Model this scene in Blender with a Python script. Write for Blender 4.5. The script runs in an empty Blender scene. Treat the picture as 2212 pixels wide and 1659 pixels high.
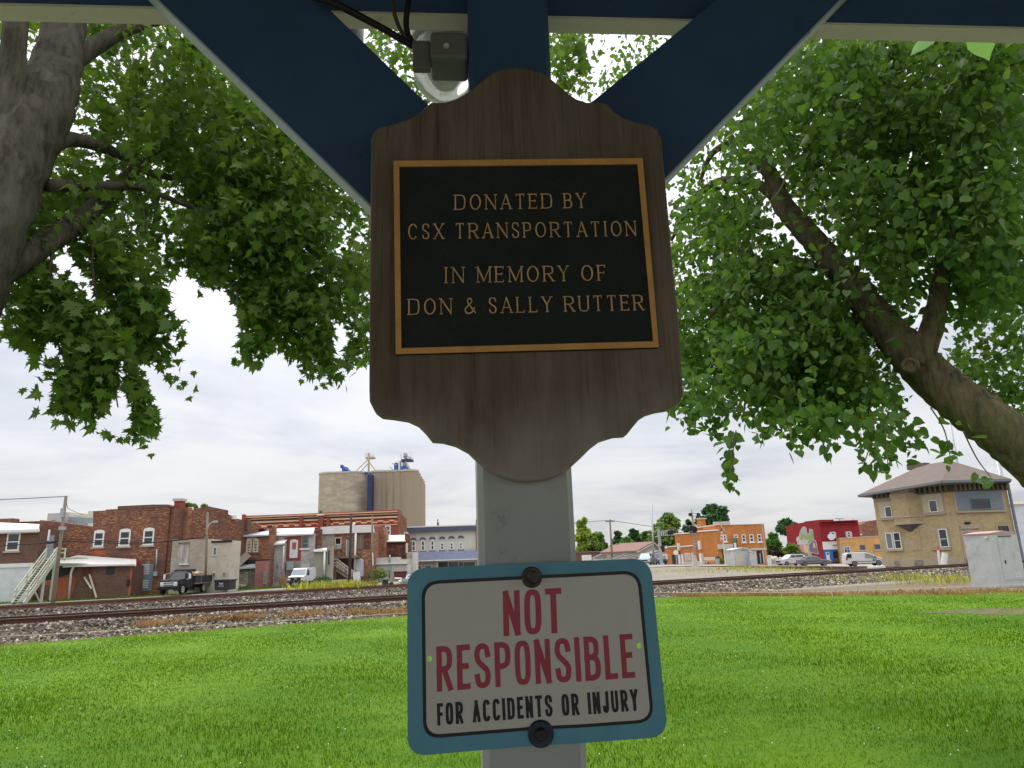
import bpy, bmesh, math, random
import numpy as np
from mathutils import Vector, Matrix
random.seed(7); rng = np.random.default_rng(11)
R = math.radians
scene = bpy.context.scene
COL = scene.collection
# ------------------------------------------------------------------ camera
PITCH, ROLL, FPX = R(14.0), R(1.86), 1533.0
CAM = Vector((0.0, 0.0, 1.6))
_F = Vector((0, math.cos(PITCH), math.sin(PITCH)))
_U0 = Vector((0, -math.sin(PITCH), math.cos(PITCH)))
_X0 = Vector((1, 0, 0))
RC = _X0*math.cos(ROLL) - _U0*math.sin(ROLL)
UC = _U0*math.cos(ROLL) + _X0*math.sin(ROLL)
cd = bpy.data.cameras.new('camera'); cam = bpy.data.objects.new('camera', cd); COL.objects.link(cam)
cam.matrix_world = Matrix(((RC.x, UC.x, -_F.x, CAM.x), (RC.y, UC.y, -_F.y, CAM.y), (RC.z, UC.z, -_F.z, CAM.z), (0, 0, 0, 1)))
cd.sensor_fit = 'HORIZONTAL'; cd.sensor_width = 36; cd.lens = 36*FPX/2212
cd.clip_start = 0.05; cd.clip_end = 3000
scene.camera = cam
# ------------------------------------------------------------------ light
SUN_EL, SUN_AZ = R(56), R(-35)        # azimuth from +Y towards +X
world = bpy.data.worlds.new('World'); scene.world = world; world.use_nodes = True
nt = world.node_tree; nt.nodes.clear()
def wn(t, **k):
    n = nt.nodes.new(t)
    for a, b in k.items(): setattr(n, a, b)
    return n
def wmath(op, a, b=None, clamp=False):
    n = wn('ShaderNodeMath', operation=op, use_clamp=clamp)
    for i, v in enumerate((a, b)):
        if v is None: continue
        if isinstance(v, (int, float)): n.inputs[i].default_value = v
        else: nt.links.new(v, n.inputs[i])
    return n.outputs[0]
sky = wn('ShaderNodeTexSky', sky_type='NISHITA', sun_disc=False, sun_elevation=SUN_EL, sun_rotation=SUN_AZ, air_density=1.0, dust_density=2.0)
tc = wn('ShaderNodeTexCoord'); sep = wn('ShaderNodeSeparateXYZ'); nt.links.new(tc.outputs['Generated'], sep.inputs[0])
zz = wmath('MAXIMUM', sep.outputs[2], 0.0)
den = wmath('ADD', zz, 0.10)
cmb = wn('ShaderNodeCombineXYZ')
nt.links.new(wmath('DIVIDE', sep.outputs[0], den), cmb.inputs[0]); nt.links.new(wmath('DIVIDE', sep.outputs[1], den), cmb.inputs[1])
def wnoise(scale, detail, rough, dist=0.0):
    n = wn('ShaderNodeTexNoise'); n.inputs['Scale'].default_value = scale; n.inputs['Detail'].default_value = detail
    n.inputs['Roughness'].default_value = rough; n.inputs['Distortion'].default_value = dist
    nt.links.new(cmb.outputs[0], n.inputs['Vector']); return n.outputs[0]
def wramp(f, stops):
    n = wn('ShaderNodeValToRGB'); nt.links.new(f, n.inputs[0])
    el = n.color_ramp.elements
    while len(el) < len(stops): el.new(0.5)
    for e, (p, c) in zip(el, stops): e.position = p; e.color = (*c, 1)
    return n.outputs[0]
SK = 6.8     # cloud radiance / background strength
clouds = wramp(wnoise(0.62, 7, 0.56, 0.35), [(0.33, (0.62, 0.645, 0.71)), (0.45, (0.80, 0.81, 0.86)), (0.55, (0.92, 0.92, 0.94)), (0.7, (0.98, 0.98, 0.98))])
gain = wmath('MULTIPLY', wmath('ADD', wmath('MULTIPLY', wmath('POWER', zz, 1.5), 1.9), 0.70), SK)
vs = wn('ShaderNodeVectorMath', operation='SCALE'); nt.links.new(clouds, vs.inputs[0]); nt.links.new(gain, vs.inputs['Scale'])
mixw = wn('ShaderNodeMix', data_type='RGBA', clamp_factor=True)
cover = wmath('ADD', wmath('MULTIPLY', wnoise(0.9, 4, 0.5), 0.25), 0.76)
nt.links.new(cover, mixw.inputs[0]); nt.links.new(sky.outputs[0], mixw.inputs[6]); nt.links.new(vs.outputs[0], mixw.inputs[7])
bg = wn('ShaderNodeBackground'); bg.inputs[1].default_value = 0.13; nt.links.new(mixw.outputs[2], bg.inputs[0])
wo = wn('ShaderNodeOutputWorld'); nt.links.new(bg.outputs[0], wo.inputs[0])
sd = bpy.data.lights.new('sun', 'SUN'); sun = bpy.data.objects.new('sun', sd); COL.objects.link(sun)
sd.energy = 1.5; sd.angle = R(14); sd.color = (1.0, 0.96, 0.9)
sdir = Vector((math.sin(SUN_AZ)*math.cos(SUN_EL), math.cos(SUN_AZ)*math.cos(SUN_EL), math.sin(SUN_EL)))
sun.rotation_euler = sdir.to_track_quat('Z', 'Y').to_euler(); sun.location = (0, 0, 40)
scene.view_settings.view_transform = 'Standard'; scene.view_settings.look = 'None'
scene.view_settings.exposure = 0.42; scene.view_settings.gamma = 1.0
scene.cycles.max_bounces = 6; scene.cycles.transparent_max_bounces = 6
# ------------------------------------------------------------------ projection helpers (pixels of the 2212 x 1659 view -> world)
def ray(u, v): return _F + RC*((u-1106)/FPX) + UC*(-(v-829.5)/FPX)
def at(u, v, d):
    r = ray(u, v); return CAM + r*(d/r.y)
def gp(u, v, z):
    r = ray(u, v); return CAM + r*((z-CAM.z)/r.z)
def reg(x0, y0, k): return lambda x, y: (x0+k*x, y0+k*y)
R1 = reg(0, 1039.7, .2); R2 = reg(387.1, 1039.7, .15); R3 = reg(636, 962.3, .1934); R4 = reg(1216.7, 1050.8, .2125)
R5 = reg(1631.5, 1050.8, .14); R6 = reg(1797.5, 967.9, .1934)
Z1 = reg(1703.1, 1117, .06); Z3 = reg(331.8, 1227.6, .05); Z5 = reg(774.2, 1133.6, .08333); Z6 = reg(1415.6, 1083.8, .0933)
Z7 = reg(1537.3, 1117.1, .06667); ZA = reg(635.9, 1161.2, .07334); ZB = reg(0, 1050.6, .16)
ZP = reg(774.2, 110.6, .5665); ZS = reg(857.3, 1161.5, .3); ZT = reg(663.7, 0, .3)
DD = lambda x, y: (x, y)
class Facade:
    """vertical plane through p with direction angle a (0 = along +X, positive: right end farther)"""
    def __init__(s, p, a=0.0):
        a = R(a); s.p = Vector((p[0], p[1], 0)); s.t = Vector((math.cos(a), math.sin(a), 0)); s.n = Vector((math.sin(a), -math.cos(a), 0))
    def sz(s, u, v, o=0.0):
        r = ray(u, v); q = s.p + s.n*o
        k = (q-CAM).dot(s.n)/r.dot(s.n); w = CAM + r*k
        return ((w-s.p).dot(s.t), w.z)
    def P(s, x, z, o=0.0): return s.p + s.t*x + s.n*o + Vector((0, 0, z))
    def box(s, reg, b, o=0.0):
        x0, y0, x1, y1 = b; xm, ym = (x0+x1)/2, (y0+y1)/2
        return (s.sz(*reg(x0, ym), o)[0], s.sz(*reg(xm, y1), o)[1], s.sz(*reg(x1, ym), o)[0], s.sz(*reg(xm, y0), o)[1])
def front(d, a=0, u=1106): 
    p = at(u, 1210, d); return Facade((p.x, p.y), a)
# ------------------------------------------------------------------ materials
def lin(c):
    c = c/255; return c/12.92 if c <= .04045 else ((c+.055)/1.055)**2.4
def rgb(h): h = h.lstrip('#'); return tuple(lin(int(h[i:i+2], 16)) for i in (0, 2, 4))
class NT:
    def __init__(s, name):
        s.m = bpy.data.materials.new(name); s.m.use_nodes = True; s.t = s.m.node_tree; s.t.nodes.clear()
        s.out = s.n('ShaderNodeOutputMaterial'); s.tc = s.n('ShaderNodeTexCoord')
    def n(s, typ, **k):
        x = s.t.nodes.new(typ)
        for a, b in k.items(): setattr(x, a, b)
        return x
    def l(s, a, b): s.t.links.new(a, b)
    def set(s, n, i, v):
        if hasattr(v, 'node'): s.l(v, n.inputs[i])
        elif isinstance(v, (tuple, list)) and len(v) == 3 and n.inputs[i].type == 'RGBA': n.inputs[i].default_value = (*v, 1)
        else: n.inputs[i].default_value = v
    def math(s, op, a, b=0.5, clamp=False):
        x = s.n('ShaderNodeMath', operation=op, use_clamp=clamp); s.set(x, 0, a); s.set(x, 1, b); return x.outputs[0]
    def mapping(s, scale, coord='Object'):
        x = s.n('ShaderNodeMapping'); s.l(s.tc.outputs[coord], x.inputs[0]); x.inputs['Scale'].default_value = scale if isinstance(scale, tuple) else (scale,)*3; return x.outputs[0]
    def noise(s, vec, scale, detail=4, rough=.55):
        x = s.n('ShaderNodeTexNoise'); s.l(vec, x.inputs['Vector']); x.inputs['Scale'].default_value = scale; x.inputs['Detail'].default_value = detail; x.inputs['Roughness'].default_value = rough; return x.outputs[0]
    def ramp(s, f, a, b, ca=(0, 0, 0), cb=(1, 1, 1)):
        x = s.n('ShaderNodeValToRGB'); s.l(f, x.inputs[0]); e = x.color_ramp.elements; e[0].position = a; e[1].position = b; e[0].color = (*ca, 1); e[1].color = (*cb, 1); return x.outputs[0]
    def mix(s, f, a, b, mode='MIX'):
        x = s.n('ShaderNodeMix', data_type='RGBA', blend_type=mode, clamp_factor=True); s.set(x, 0, f); s.set(x, 6, a); s.set(x, 7, b); return x.outputs[2]
    def bsdf(s, color, rough=.8, metallic=0., spec=.4, bump=None, bstr=.3, bdist=.02, **k):
        x = s.n('ShaderNodeBsdfPrincipled'); s.set(x, 'Base Color', color); s.set(x, 'Roughness', rough); s.set(x, 'Metallic', metallic); s.set(x, 'Specular IOR Level', spec)
        for a, b in k.items(): s.set(x, a, b)
        if bump is not None:
            y = s.n('ShaderNodeBump'); y.inputs['Strength'].default_value = bstr; y.inputs['Distance'].default_value = bdist; s.l(bump, y.inputs['Height']); s.l(y.outputs[0], x.inputs['Normal'])
        s.l(x.outputs[0], s.out.inputs[0]); return x
MATS = {}
def mul(c, k): return tuple(min(1, x*k) for x in c)
def plain(name, c, rough=.7, var=.18, scale=1.5, metallic=0., spec=.4, stretch=(1, 1, 1), bump=0., dirt=None, dscale=.8, damt=.5):
    if isinstance(c, str): c = rgb(c)
    t = NT(name); v = t.mapping(stretch)
    f = t.noise(v, scale, 6, .6); f2 = t.noise(v, scale*9, 3, .6)
    col = t.mix(t.ramp(f, .3, .7), mul(c, 1-var), mul(c, 1+var))
    col = t.mix(t.math('MULTIPLY', t.ramp(f2, .45, .75), var*1.2), col, mul(c, .45))
    if dirt is not None:
        if isinstance(dirt, str): dirt = rgb(dirt)
        g = t.noise(t.mapping(stretch), dscale, 8, .68)
        col = t.mix(t.math('MULTIPLY', t.ramp(g, .47, .62), damt), col, dirt)
    t.bsdf(col, rough, metallic, spec, bump=f2 if bump else None, bstr=bump)
    MATS[name] = t.m; return t.m
def brick(name, c1, c2, mortar, fleck=None, famt=.5, patch=None, pamt=.6, pscale=.35, bw=.21, bh=.072):
    t = NT(name); uv = t.tc.outputs['UV']
    b = t.n('ShaderNodeTexBrick'); t.l(uv, b.inputs[0]); b.inputs['Scale'].default_value = 1.0
    for i, c in ((1, c1), (2, c2), (3, mortar)): t.set(b, i, rgb(c))
    b.inputs['Mortar Size'].default_value = .007; b.inputs['Brick Width'].default_value = bw; b.inputs['Row Height'].default_value = bh; b.inputs['Bias'].default_value = 0.
    mp = t.n('ShaderNodeMapping'); t.l(uv, mp.inputs[0]); mp.inputs['Scale'].default_value = (1.6, 5.5, 1)
    n1 = t.noise(mp.outputs[0], 1.6, 6, .7); n2 = t.noise(uv, pscale, 6, .6); n3 = t.noise(uv, .9, 5, .6)
    col = t.mix(t.math('MULTIPLY', t.ramp(n3, .35, .7), .45), b.outputs[0], mul(rgb(c1), .5))
    if fleck:
        a = t.math('MULTIPLY', t.ramp(n1, .5, .6), t.ramp(n2, .38, .58)); col = t.mix(t.math('MULTIPLY', a, famt), col, rgb(fleck))
    if patch: 
        n4 = t.noise(mp.outputs[0], .55, 8, .75); col = t.mix(t.math('MULTIPLY', t.ramp(n4, .5, .58), pamt), col, rgb(patch))
    t.bsdf(col, .9, 0, .2, bump=b.outputs[1], bstr=.25, bdist=-.01); MATS[name] = t.m; return t.m
def lines(name, c, pitch, axis=1, dark=.6, width=.18, rough=.5, dirt=None, metallic=0.):
    """boards, siding, corrugation: grooves across the UV axis"""
    c = rgb(c) if isinstance(c, str) else c
    t = NT(name); s = t.n('ShaderNodeSeparateXYZ'); t.l(t.tc.outputs['UV'], s.inputs[0])
    f = t.math('FRACT', t.math('DIVIDE', s.outputs[axis], pitch)); g = t.math('LESS_THAN', f, width)
    n = t.noise(t.tc.outputs['UV'], 1.2, 6, .6)
    col = t.mix(t.ramp(n, .3, .7), mul(c, .88), mul(c, 1.1))
    if dirt: col = t.mix(t.math('MULTIPLY', t.ramp(t.noise(t.tc.outputs['UV'], .8, 8, .7), .48, .62), .6), col, rgb(dirt))
    col = t.mix(g, col, mul(c, dark)); t.bsdf(col, rough, metallic, .4, bump=f, bstr=.3, bdist=.02); MATS[name] = t.m; return t.m
def glass(name, c='#1b2226', rough=.08, var=.5):
    c = rgb(c); t = NT(name); n = t.noise(t.mapping(.6), 1.3, 3, .5)
    t.bsdf(t.mix(n, mul(c, 1-var), mul(c, 1+var)), rough, 0, .9); MATS[name] = t.m; return t.m
def leafmat(name, ca, cb, trans=.45, rough=.45, yellow=None):
    t = NT(name); g = t.n('ShaderNodeNewGeometry')
    n = t.noise(t.mapping(.7), 1.0, 3, .5)
    f = t.math('ADD', t.math('MULTIPLY', g.outputs['Random Per Island'], .6), t.math('MULTIPLY', n, .4))
    col = t.mix(f, rgb(ca), rgb(cb))
    if yellow: col = t.mix(t.math('GREATER_THAN', g.outputs['Random Per Island'], .93), col, rgb(yellow))
    x = t.bsdf(col, rough, 0, .35)
    tr = t.n('ShaderNodeBsdfTranslucent'); t.l(t.mix(1.0, col, (1.0, 1.0, .5), 'MULTIPLY'), tr.inputs[0])
    mx = t.n('ShaderNodeMixShader'); mx.inputs[0].default_value = trans; t.l(x.outputs[0], mx.inputs[1]); t.l(tr.outputs[0], mx.inputs[2]); t.l(mx.outputs[0], t.out.inputs[0])
    MATS[name] = t.m; return t.m
# ------------------------------------------------------------------ mesh helpers
WL = {}
def tag(o, label=None, cat=None, group=None, kind=None):
    if label: o['label'] = label
    if cat: o['category'] = cat
    if group: o['group'] = group
    if kind: o['kind'] = kind
    return o
def thing(name, label, cat, loc=(0, 0, 0), group=None):
    o = bpy.data.objects.new(name, None); COL.objects.link(o); o.location = loc; o.empty_display_size = .2
    WL[o] = Vector(loc); return tag(o, label, cat, group)
def link(name, me, mat=None, parent=None, origin=None, smooth=False):
    o = bpy.data.objects.new(name, me); COL.objects.link(o)
    if mat: me.materials.append(mat)
    base = WL[parent] if parent is not None else (Vector(origin) if origin is not None else Vector((0, 0, 0)))
    if base.length: me.transform(Matrix.Translation(-base))
    if parent is not None: o.parent = parent
    else: o.location = base
    WL[o] = base
    if smooth:
        for p in me.polygons: p.use_smooth = True
    return o
def boxuv(me):
    uv = me.uv_layers.new(name='UVMap').data; vs = me.vertices
    for p in me.polygons:
        n = p.normal; h = math.hypot(n.x, n.y)
        if h > .3:
            t = (-n.y/h, n.x/h)
            for li in p.loop_indices:
                c = vs[me.loops[li].vertex_index].co; uv[li].uv = (c.x*t[0]+c.y*t[1], c.z)
        else:
            for li in p.loop_indices:
                c = vs[me.loops[li].vertex_index].co; uv[li].uv = (c.x, c.y)
class MB:
    def __init__(s): s.v = []; s.f = []
    def add(s, vs, fs):
        b = len(s.v); s.v += [tuple(x) for x in vs]; s.f += [tuple(b+i for i in f) for f in fs]; return s
    def hexa(s, a): # 8 points: bottom 4, top 4
        return s.add(a, [(3, 2, 1, 0), (4, 5, 6, 7), (0, 1, 5, 4), (1, 2, 6, 5), (2, 3, 7, 6), (3, 0, 4, 7)])
    def box(s, c, d, rz=0., m=None):
        c = Vector(c); a = math.cos(rz), math.sin(rz); pts = []
        for z in (-1, 1):
            for x, y in ((-1, -1), (1, -1), (1, 1), (-1, 1)):
                px, py = x*d[0]/2, y*d[1]/2; p = Vector((px*a[0]-py*a[1], px*a[1]+py*a[0], z*d[2]/2))
                pts.append(c + (m @ p if m else p))
        return s.hexa(pts)
    def bar(s, a, b, w, h, up=(0, 0, 1)):
        a, b = Vector(a), Vector(b); d = (b-a).normalized(); up = Vector(up)
        x = d.cross(up); x = x.normalized() if x.length > 1e-5 else Vector((1, 0, 0)); y = x.cross(d)
        pts = [p + x*i*w/2 + y*j*h/2 for p in (a, b) for i, j in ((-1, -1), (1, -1), (1, 1), (-1, 1))]
        return s.hexa(pts)
    def fbox(s, F, x0, z0, x1, z1, o0, o1): # box on a facade
        return s.hexa([F.P(x, z, o) for z in (z0, z1) for x, o in ((x0, o1), (x1, o1), (x1, o0), (x0, o0))])
    def prism(s, F, poly, o0, o1): # polygon (x,z) on a facade, from offset o0 (back) to o1 (front)
        n = len(poly); ar = sum(poly[i][0]*poly[(i+1) % n][1]-poly[(i+1) % n][0]*poly[i][1] for i in range(n))
        if ar < 0: poly = poly[::-1]
        vs = [F.P(x, z, o1) for x, z in poly] + [F.P(x, z, o0) for x, z in poly]
        fs = [tuple(range(n)), tuple(range(2*n-1, n-1, -1))] + [(i, n+i, n+(i+1) % n, (i+1) % n) for i in range(n)]
        return s.add(vs, fs)
    def tube(s, pts, rad, n=8, cap=True, closed=False):
        pts = [Vector(p) for p in pts]; rad = rad if isinstance(rad, (list, tuple)) else [rad]*len(pts)
        vs, fs = [], []; prev = None
        for i, p in enumerate(pts):
            d = (pts[min(i+1, len(pts)-1)]-pts[max(i-1, 0)]).normalized()
            if prev is None:
                x = d.cross(Vector((0, 0, 1))); x = x.normalized() if x.length > 1e-3 else Vector((1, 0, 0))
            else:
                x = prev - d*prev.dot(d); x.normalize()
            prev = x; y = d.cross(x)
            vs += [p + (x*math.cos(2*math.pi*k/n)+y*math.sin(2*math.pi*k/n))*rad[i] for k in range(n)]
        for i in range(len(pts)-1):
            for k in range(n): fs.append((i*n+k, i*n+(k+1) % n, (i+1)*n+(k+1) % n, (i+1)*n+k))
        if cap: fs += [tuple(range(n-1, -1, -1)), tuple((len(pts)-1)*n+k for k in range(n))]
        return s.add(vs, fs)
    def cyl(s, a, b, r, n=12): return s.tube([a, b], r, n)
    def lathe(s, c, prof, n=16, ax=(0, 0, 1)): # prof: (radius, height)
        q = Vector((0, 0, 1)).rotation_difference(Vector(ax)); c = Vector(c); vs, fs = [], []
        for r, h in prof: vs += [c + q @ Vector((r*math.cos(2*math.pi*k/n), r*math.sin(2*math.pi*k/n), h)) for k in range(n)]
        for i in range(len(prof)-1):
            for k in range(n): fs.append((i*n+k, i*n+(k+1) % n, (i+1)*n+(k+1) % n, (i+1)*n+k))
        fs += [tuple(range(n-1, -1, -1)), tuple((len(prof)-1)*n+k for k in range(n))]
        return s.add(vs, fs)
    def sheet(s, rows): # grid of points
        m = len(rows[0]); vs = [p for r in rows for p in r]
        return s.add(vs, [(i*m+k, i*m+k+1, (i+1)*m+k+1, (i+1)*m+k) for i in range(len(rows)-1) for k in range(m-1)])
    def mesh(s, name, bevel=0., fix=True):
        me = bpy.data.meshes.new(name); me.from_pydata(s.v, [], s.f); me.update()
        if fix or bevel:
            bm = bmesh.new(); bm.from_mesh(me)
            bmesh.ops.recalc_face_normals(bm, faces=bm.faces)
            if bevel: bmesh.ops.bevel(bm, geom=[e for e in bm.edges if len(e.link_faces) == 2 and e.calc_face_angle(0) > .5], offset=bevel, segments=2, affect='EDGES', profile=.5)
            bm.to_mesh(me); bm.free()
        return me
    def build(s, name, mat, parent=None, origin=None, smooth=False, bevel=0., fix=True, uv=True):
        me = s.mesh(name, bevel, fix); me.update()
        if uv: boxuv(me)
        return link(name, me, mat, parent, origin, smooth)
def nmesh(name, V, Fc, mat, parent=None, origin=None, smooth=False):
    """mesh from numpy: V (n,3), Fc (m,3) triangles"""
    me = bpy.data.meshes.new(name); me.vertices.add(len(V)); me.vertices.foreach_set('co', np.asarray(V, np.float32).ravel())
    m = len(Fc); k = Fc.shape[1]; me.loops.add(m*k); me.loops.foreach_set('vertex_index', np.asarray(Fc, np.int32).ravel())
    me.polygons.add(m); me.polygons.foreach_set('loop_start', np.arange(0, m*k, k, dtype=np.int32)); me.polygons.foreach_set('loop_total', np.full(m, k, np.int32))
    me.update(calc_edges=True); me.validate()
    return link(name, me, mat, parent, origin, smooth)
def scatter(T, Tf, pos, scale, rot):
    """template verts T(k,3), faces Tf(f,3); rot (n,3,3)"""
    n, k = len(pos), len(T)
    V = np.einsum('nij,kj->nki', rot, T)*np.asarray(scale).reshape(n, 1, 1) + pos[:, None, :]
    Fc = Tf[None]+(np.arange(n)*k)[:, None, None]
    return V.reshape(-1, 3), Fc.reshape(-1, Tf.shape[1])
def randrot(n, droop=None):
    q = rng.normal(size=(n, 4)); q /= np.linalg.norm(q, axis=1)[:, None]; w, x, y, z = q.T
    return np.stack([np.stack([1-2*(y*y+z*z), 2*(x*y-z*w), 2*(x*z+y*w)], -1), np.stack([2*(x*y+z*w), 1-2*(x*x+z*z), 2*(y*z-x*w)], -1), np.stack([2*(x*z-y*w), 2*(y*z+x*w), 1-2*(x*x+y*y)], -1)], 1)
def basis(d, up):
    """rows: local y along d (n,3), local z roughly up"""
    d = d/np.linalg.norm(d, axis=1)[:, None]; x = np.cross(d, up); x /= np.maximum(1e-6, np.linalg.norm(x, axis=1))[:, None]; z = np.cross(x, d)
    return np.stack([x, d, z], -1)
def curve_mesh(polys, extrude=0., bevel=0., cuts=0):
    """filled 2D outline(s), holes allowed -> mesh in the XY plane"""
    cu = bpy.data.curves.new('outline', 'CURVE'); cu.dimensions = '2D'; cu.fill_mode = 'BOTH'; cu.extrude = extrude; cu.bevel_depth = bevel; cu.bevel_resolution = 2; cu.offset = -bevel
    for pl in polys:
        sp = cu.splines.new('POLY'); sp.points.add(len(pl)-1); sp.use_cyclic_u = True
        for q, p in zip(pl, sp.points): p.co = (q[0], q[1], 0, 1)
    o = bpy.data.objects.new('outline', cu); COL.objects.link(o); dg = bpy.context.evaluated_depsgraph_get()
    me = bpy.data.meshes.new_from_object(o.evaluated_get(dg)); bpy.data.objects.remove(o); bpy.data.curves.remove(cu)
    return me
def text_mesh(txt, size, spacing=1.0, shear=0.):
    cu = bpy.data.curves.new('lettering', 'FONT'); cu.body = txt; cu.size = size; cu.align_x = 'CENTER'; cu.align_y = 'CENTER'; cu.space_character = spacing; cu.shear = shear; cu.extrude = .004
    o = bpy.data.objects.new('lettering', cu); COL.objects.link(o); dg = bpy.context.evaluated_depsgraph_get()
    me = bpy.data.meshes.new_from_object(o.evaluated_get(dg)); bpy.data.objects.remove(o); bpy.data.curves.remove(cu); return me
def to_facade(me, F, o=0., s=0., z=0.):
    me.transform(Matrix((( F.t.x, 0, F.n.x, F.p.x+F.t.x*s+F.n.x*o), (F.t.y, 0, F.n.y, F.p.y+F.t.y*s+F.n.y*o), (0, 1, 0, z), (0, 0, 0, 1)))); return me
def smooth_path(p, n=6, closed=False):
    p = [Vector(q) for q in p]; out = []; m = len(p)
    for i in range(m if closed else m-1):
        g = lambda j: p[j % m] if closed else p[max(0, min(m-1, j))]
        a, b, c, d = g(i-1), g(i), g(i+1), g(i+2)
        for k in range(n):
            t = k/n; out.append(.5*((2*b)+(c-a)*t+(2*a-5*b+4*c-d)*t*t+(3*b-a-3*c+d)*t**3))
    if not closed: out.append(p[-1])
    return out
# ------------------------------------------------------------------ materials (setting)
def ground_mat(name, a, b, c, scale=1.2, fine=14, bstr=.6, rough=.95):
    t = NT(name); v = t.mapping(1.0); n = t.noise(v, scale*.35, 6, .6); f = t.n('ShaderNodeTexVoronoi'); t.l(v, f.inputs['Vector']); f.inputs['Scale'].default_value = fine
    col = t.mix(t.ramp(n, .35, .65), rgb(a), rgb(b)); g = t.n('ShaderNodeRGBToBW'); t.l(f.outputs['Color'], g.inputs[0])
    col = t.mix(t.math('MULTIPLY', t.ramp(g.outputs[0], .45, .9), .55), col, rgb(c)); col = t.mix(t.math('MULTIPLY', t.ramp(g.outputs[0], .4, .05), .6), col, mul(rgb(a), .35))
    t.bsdf(col, rough, 0, .2, bump=f.outputs['Distance'], bstr=bstr, bdist=.04); MATS[name] = t.m; return t.m
ground_mat('gravel', '#9a8f80', '#8b8478', '#c3bdb3', fine=9)
ground_mat('ballast', '#4d453c', '#625a50', '#948a7d', fine=16, bstr=1.0)
ground_mat('asphalt', '#9b9891', '#8e8a83', '#aaa69f', fine=30, bstr=.15)
ground_mat('street_paving', '#a7a19a', '#b5aea6', '#c2bcb4', fine=20, bstr=.1)
ground_mat('verge', '#4c7327', '#5c8a2c', '#7ba43f', fine=8)
ground_mat('concrete', '#8d8a85', '#7f7c77', '#9d9a95', fine=40, bstr=.1)
def lawn_mat():
    t = NT('lawn'); v = t.mapping(1.0); n = t.noise(v, .22, 5, .6); n2 = t.noise(t.mapping((1, 3.5, 1)), .7, 5, .65); n3 = t.noise(v, 18, 4, .7)
    col = t.mix(t.ramp(n, .35, .65), rgb('#4c7210'), rgb('#668616')); col = t.mix(t.math('MULTIPLY', t.ramp(n2, .45, .65), .5), col, rgb('#3a6a1e'))
    col = t.mix(t.math('MULTIPLY', t.ramp(n3, .55, .75), .6), col, rgb('#2c4a16')); t.bsdf(col, .9, 0, .15, bump=n3, bstr=.6, bdist=.05); MATS['lawn'] = t.m
lawn_mat()
def blade_mat(name, a, b, c, trans=.35):
    t = NT(name); g = t.n('ShaderNodeNewGeometry'); v = t.mapping(1.0); n = t.noise(v, .25, 5, .6); n2 = t.noise(t.mapping((1, 2.8, 1)), .8, 4, .6)
    col = t.mix(t.ramp(n, .36, .64), rgb(a), rgb(b)); col = t.mix(t.math('MULTIPLY', t.ramp(n2, .42, .60), .7), col, mul(rgb(a), .55))
    col = t.mix(t.ramp(g.outputs['Random Per Island'], .6, 1.), col, rgb(c))
    x = t.bsdf(col, .8, 0, .08); tr = t.n('ShaderNodeBsdfTranslucent'); t.l(col, tr.inputs[0]); mx = t.n('ShaderNodeMixShader'); mx.inputs[0].default_value = trans
    t.l(x.outputs[0], mx.inputs[1]); t.l(tr.outputs[0], mx.inputs[2]); t.l(mx.outputs[0], t.out.inputs[0]); MATS[name] = t.m
blade_mat('grass_blade', '#4f7a08', '#6b9012', '#90a628'); blade_mat('straw_blade', '#7f8a1c', '#a09a38', '#c0b060'); plain('soil', '#5f5636', .95, .3, 3, dirt='#4a6420', dscale=2.2, damt=.9); blade_mat('dry_blade', '#a17b50', '#b58f60', '#cdb080'); blade_mat('weed_blade', '#929c3c', '#b8b848', '#d8d068')
def stone_mat():
    t = NT('stones'); g = t.n('ShaderNodeNewGeometry'); x = t.n('ShaderNodeValToRGB'); t.l(g.outputs['Random Per Island'], x.inputs[0]); e = x.color_ramp.elements
    e[0].color = (*rgb('#37302a'), 1); e[1].color = (*rgb('#c2bbae'), 1); e[1].position = 1
    for p, c in ((.35, '#5f564b'), (.65, '#746c60'), (.86, '#8c7d69')): q = e.new(p); q.color = (*rgb(c), 1)
    t.bsdf(x.outputs[0], .9, 0, .2); MATS['stones'] = t.m
stone_mat()
plain('rail_rust', '#543629', .75, .25, 3, spec=.4); plain('rail_top', '#b9b5b0', .25, .1, 2, metallic=.9); plain('sleeper', '#3d332c', .9, .3, 3)
plain('rail_rust2', '#6a4b3c', .85, .25, 3)
# ------------------------------------------------------------------ terrain
pa, pb = gp(0, 1338, .5), gp(1408, 1258, .5)
TD = (pb-pa).to_2d().normalized(); TN = Vector((-TD.y, TD.x)); T0 = pa.to_2d() + TN*.75     # centre line of the near track
def cs(x, y): d = Vector((x, y))-T0; return d.dot(TD), d.dot(TN)
def tw(w, c): p = T0 + TD*w + TN*c; return p.x, p.y
FX = [-400, -60, -36, -27, -15, 5, 20, 32, 42, 60, 400]; FZ = [-.9, -.75, -.54, -.38, -.28, 0, .3, .05, -.5, -.65, -.65]
def zg(x, y):
    w, c = cs(x, y); f = max(0, min(1, (c-3)/28)); return float(np.interp(x, FX, FZ))*f*f*(3-2*f) if c > 3 else 0.
def sheet_wc(name, ws, cvals, mat, off=0., zf=None, kind='structure'):
    rows = []
    for c in cvals:
        r = []
        for w in ws:
            x, y = tw(w, c); r.append(Vector((x, y, (zf(w, c) if zf else zg(x, y))+off)))
        rows.append(r)
    return tag(MB().sheet(rows).build(name, MATS[mat], fix=False, uv=False, smooth=True), kind=kind)
ws = sorted(set([-600, -400, -250, -150, -100, -70] + list(range(-50, 120, 4)) + [140, 180, 240, 320, 450, 700]))
sheet_wc('ground', ws, [-300, -150, -60, -20, -8, -3, 3, 5, 8, 12, 16, 20, 24, 28, 32, 38, 50, 70, 100, 150, 250, 400, 700], 'gravel')
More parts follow.
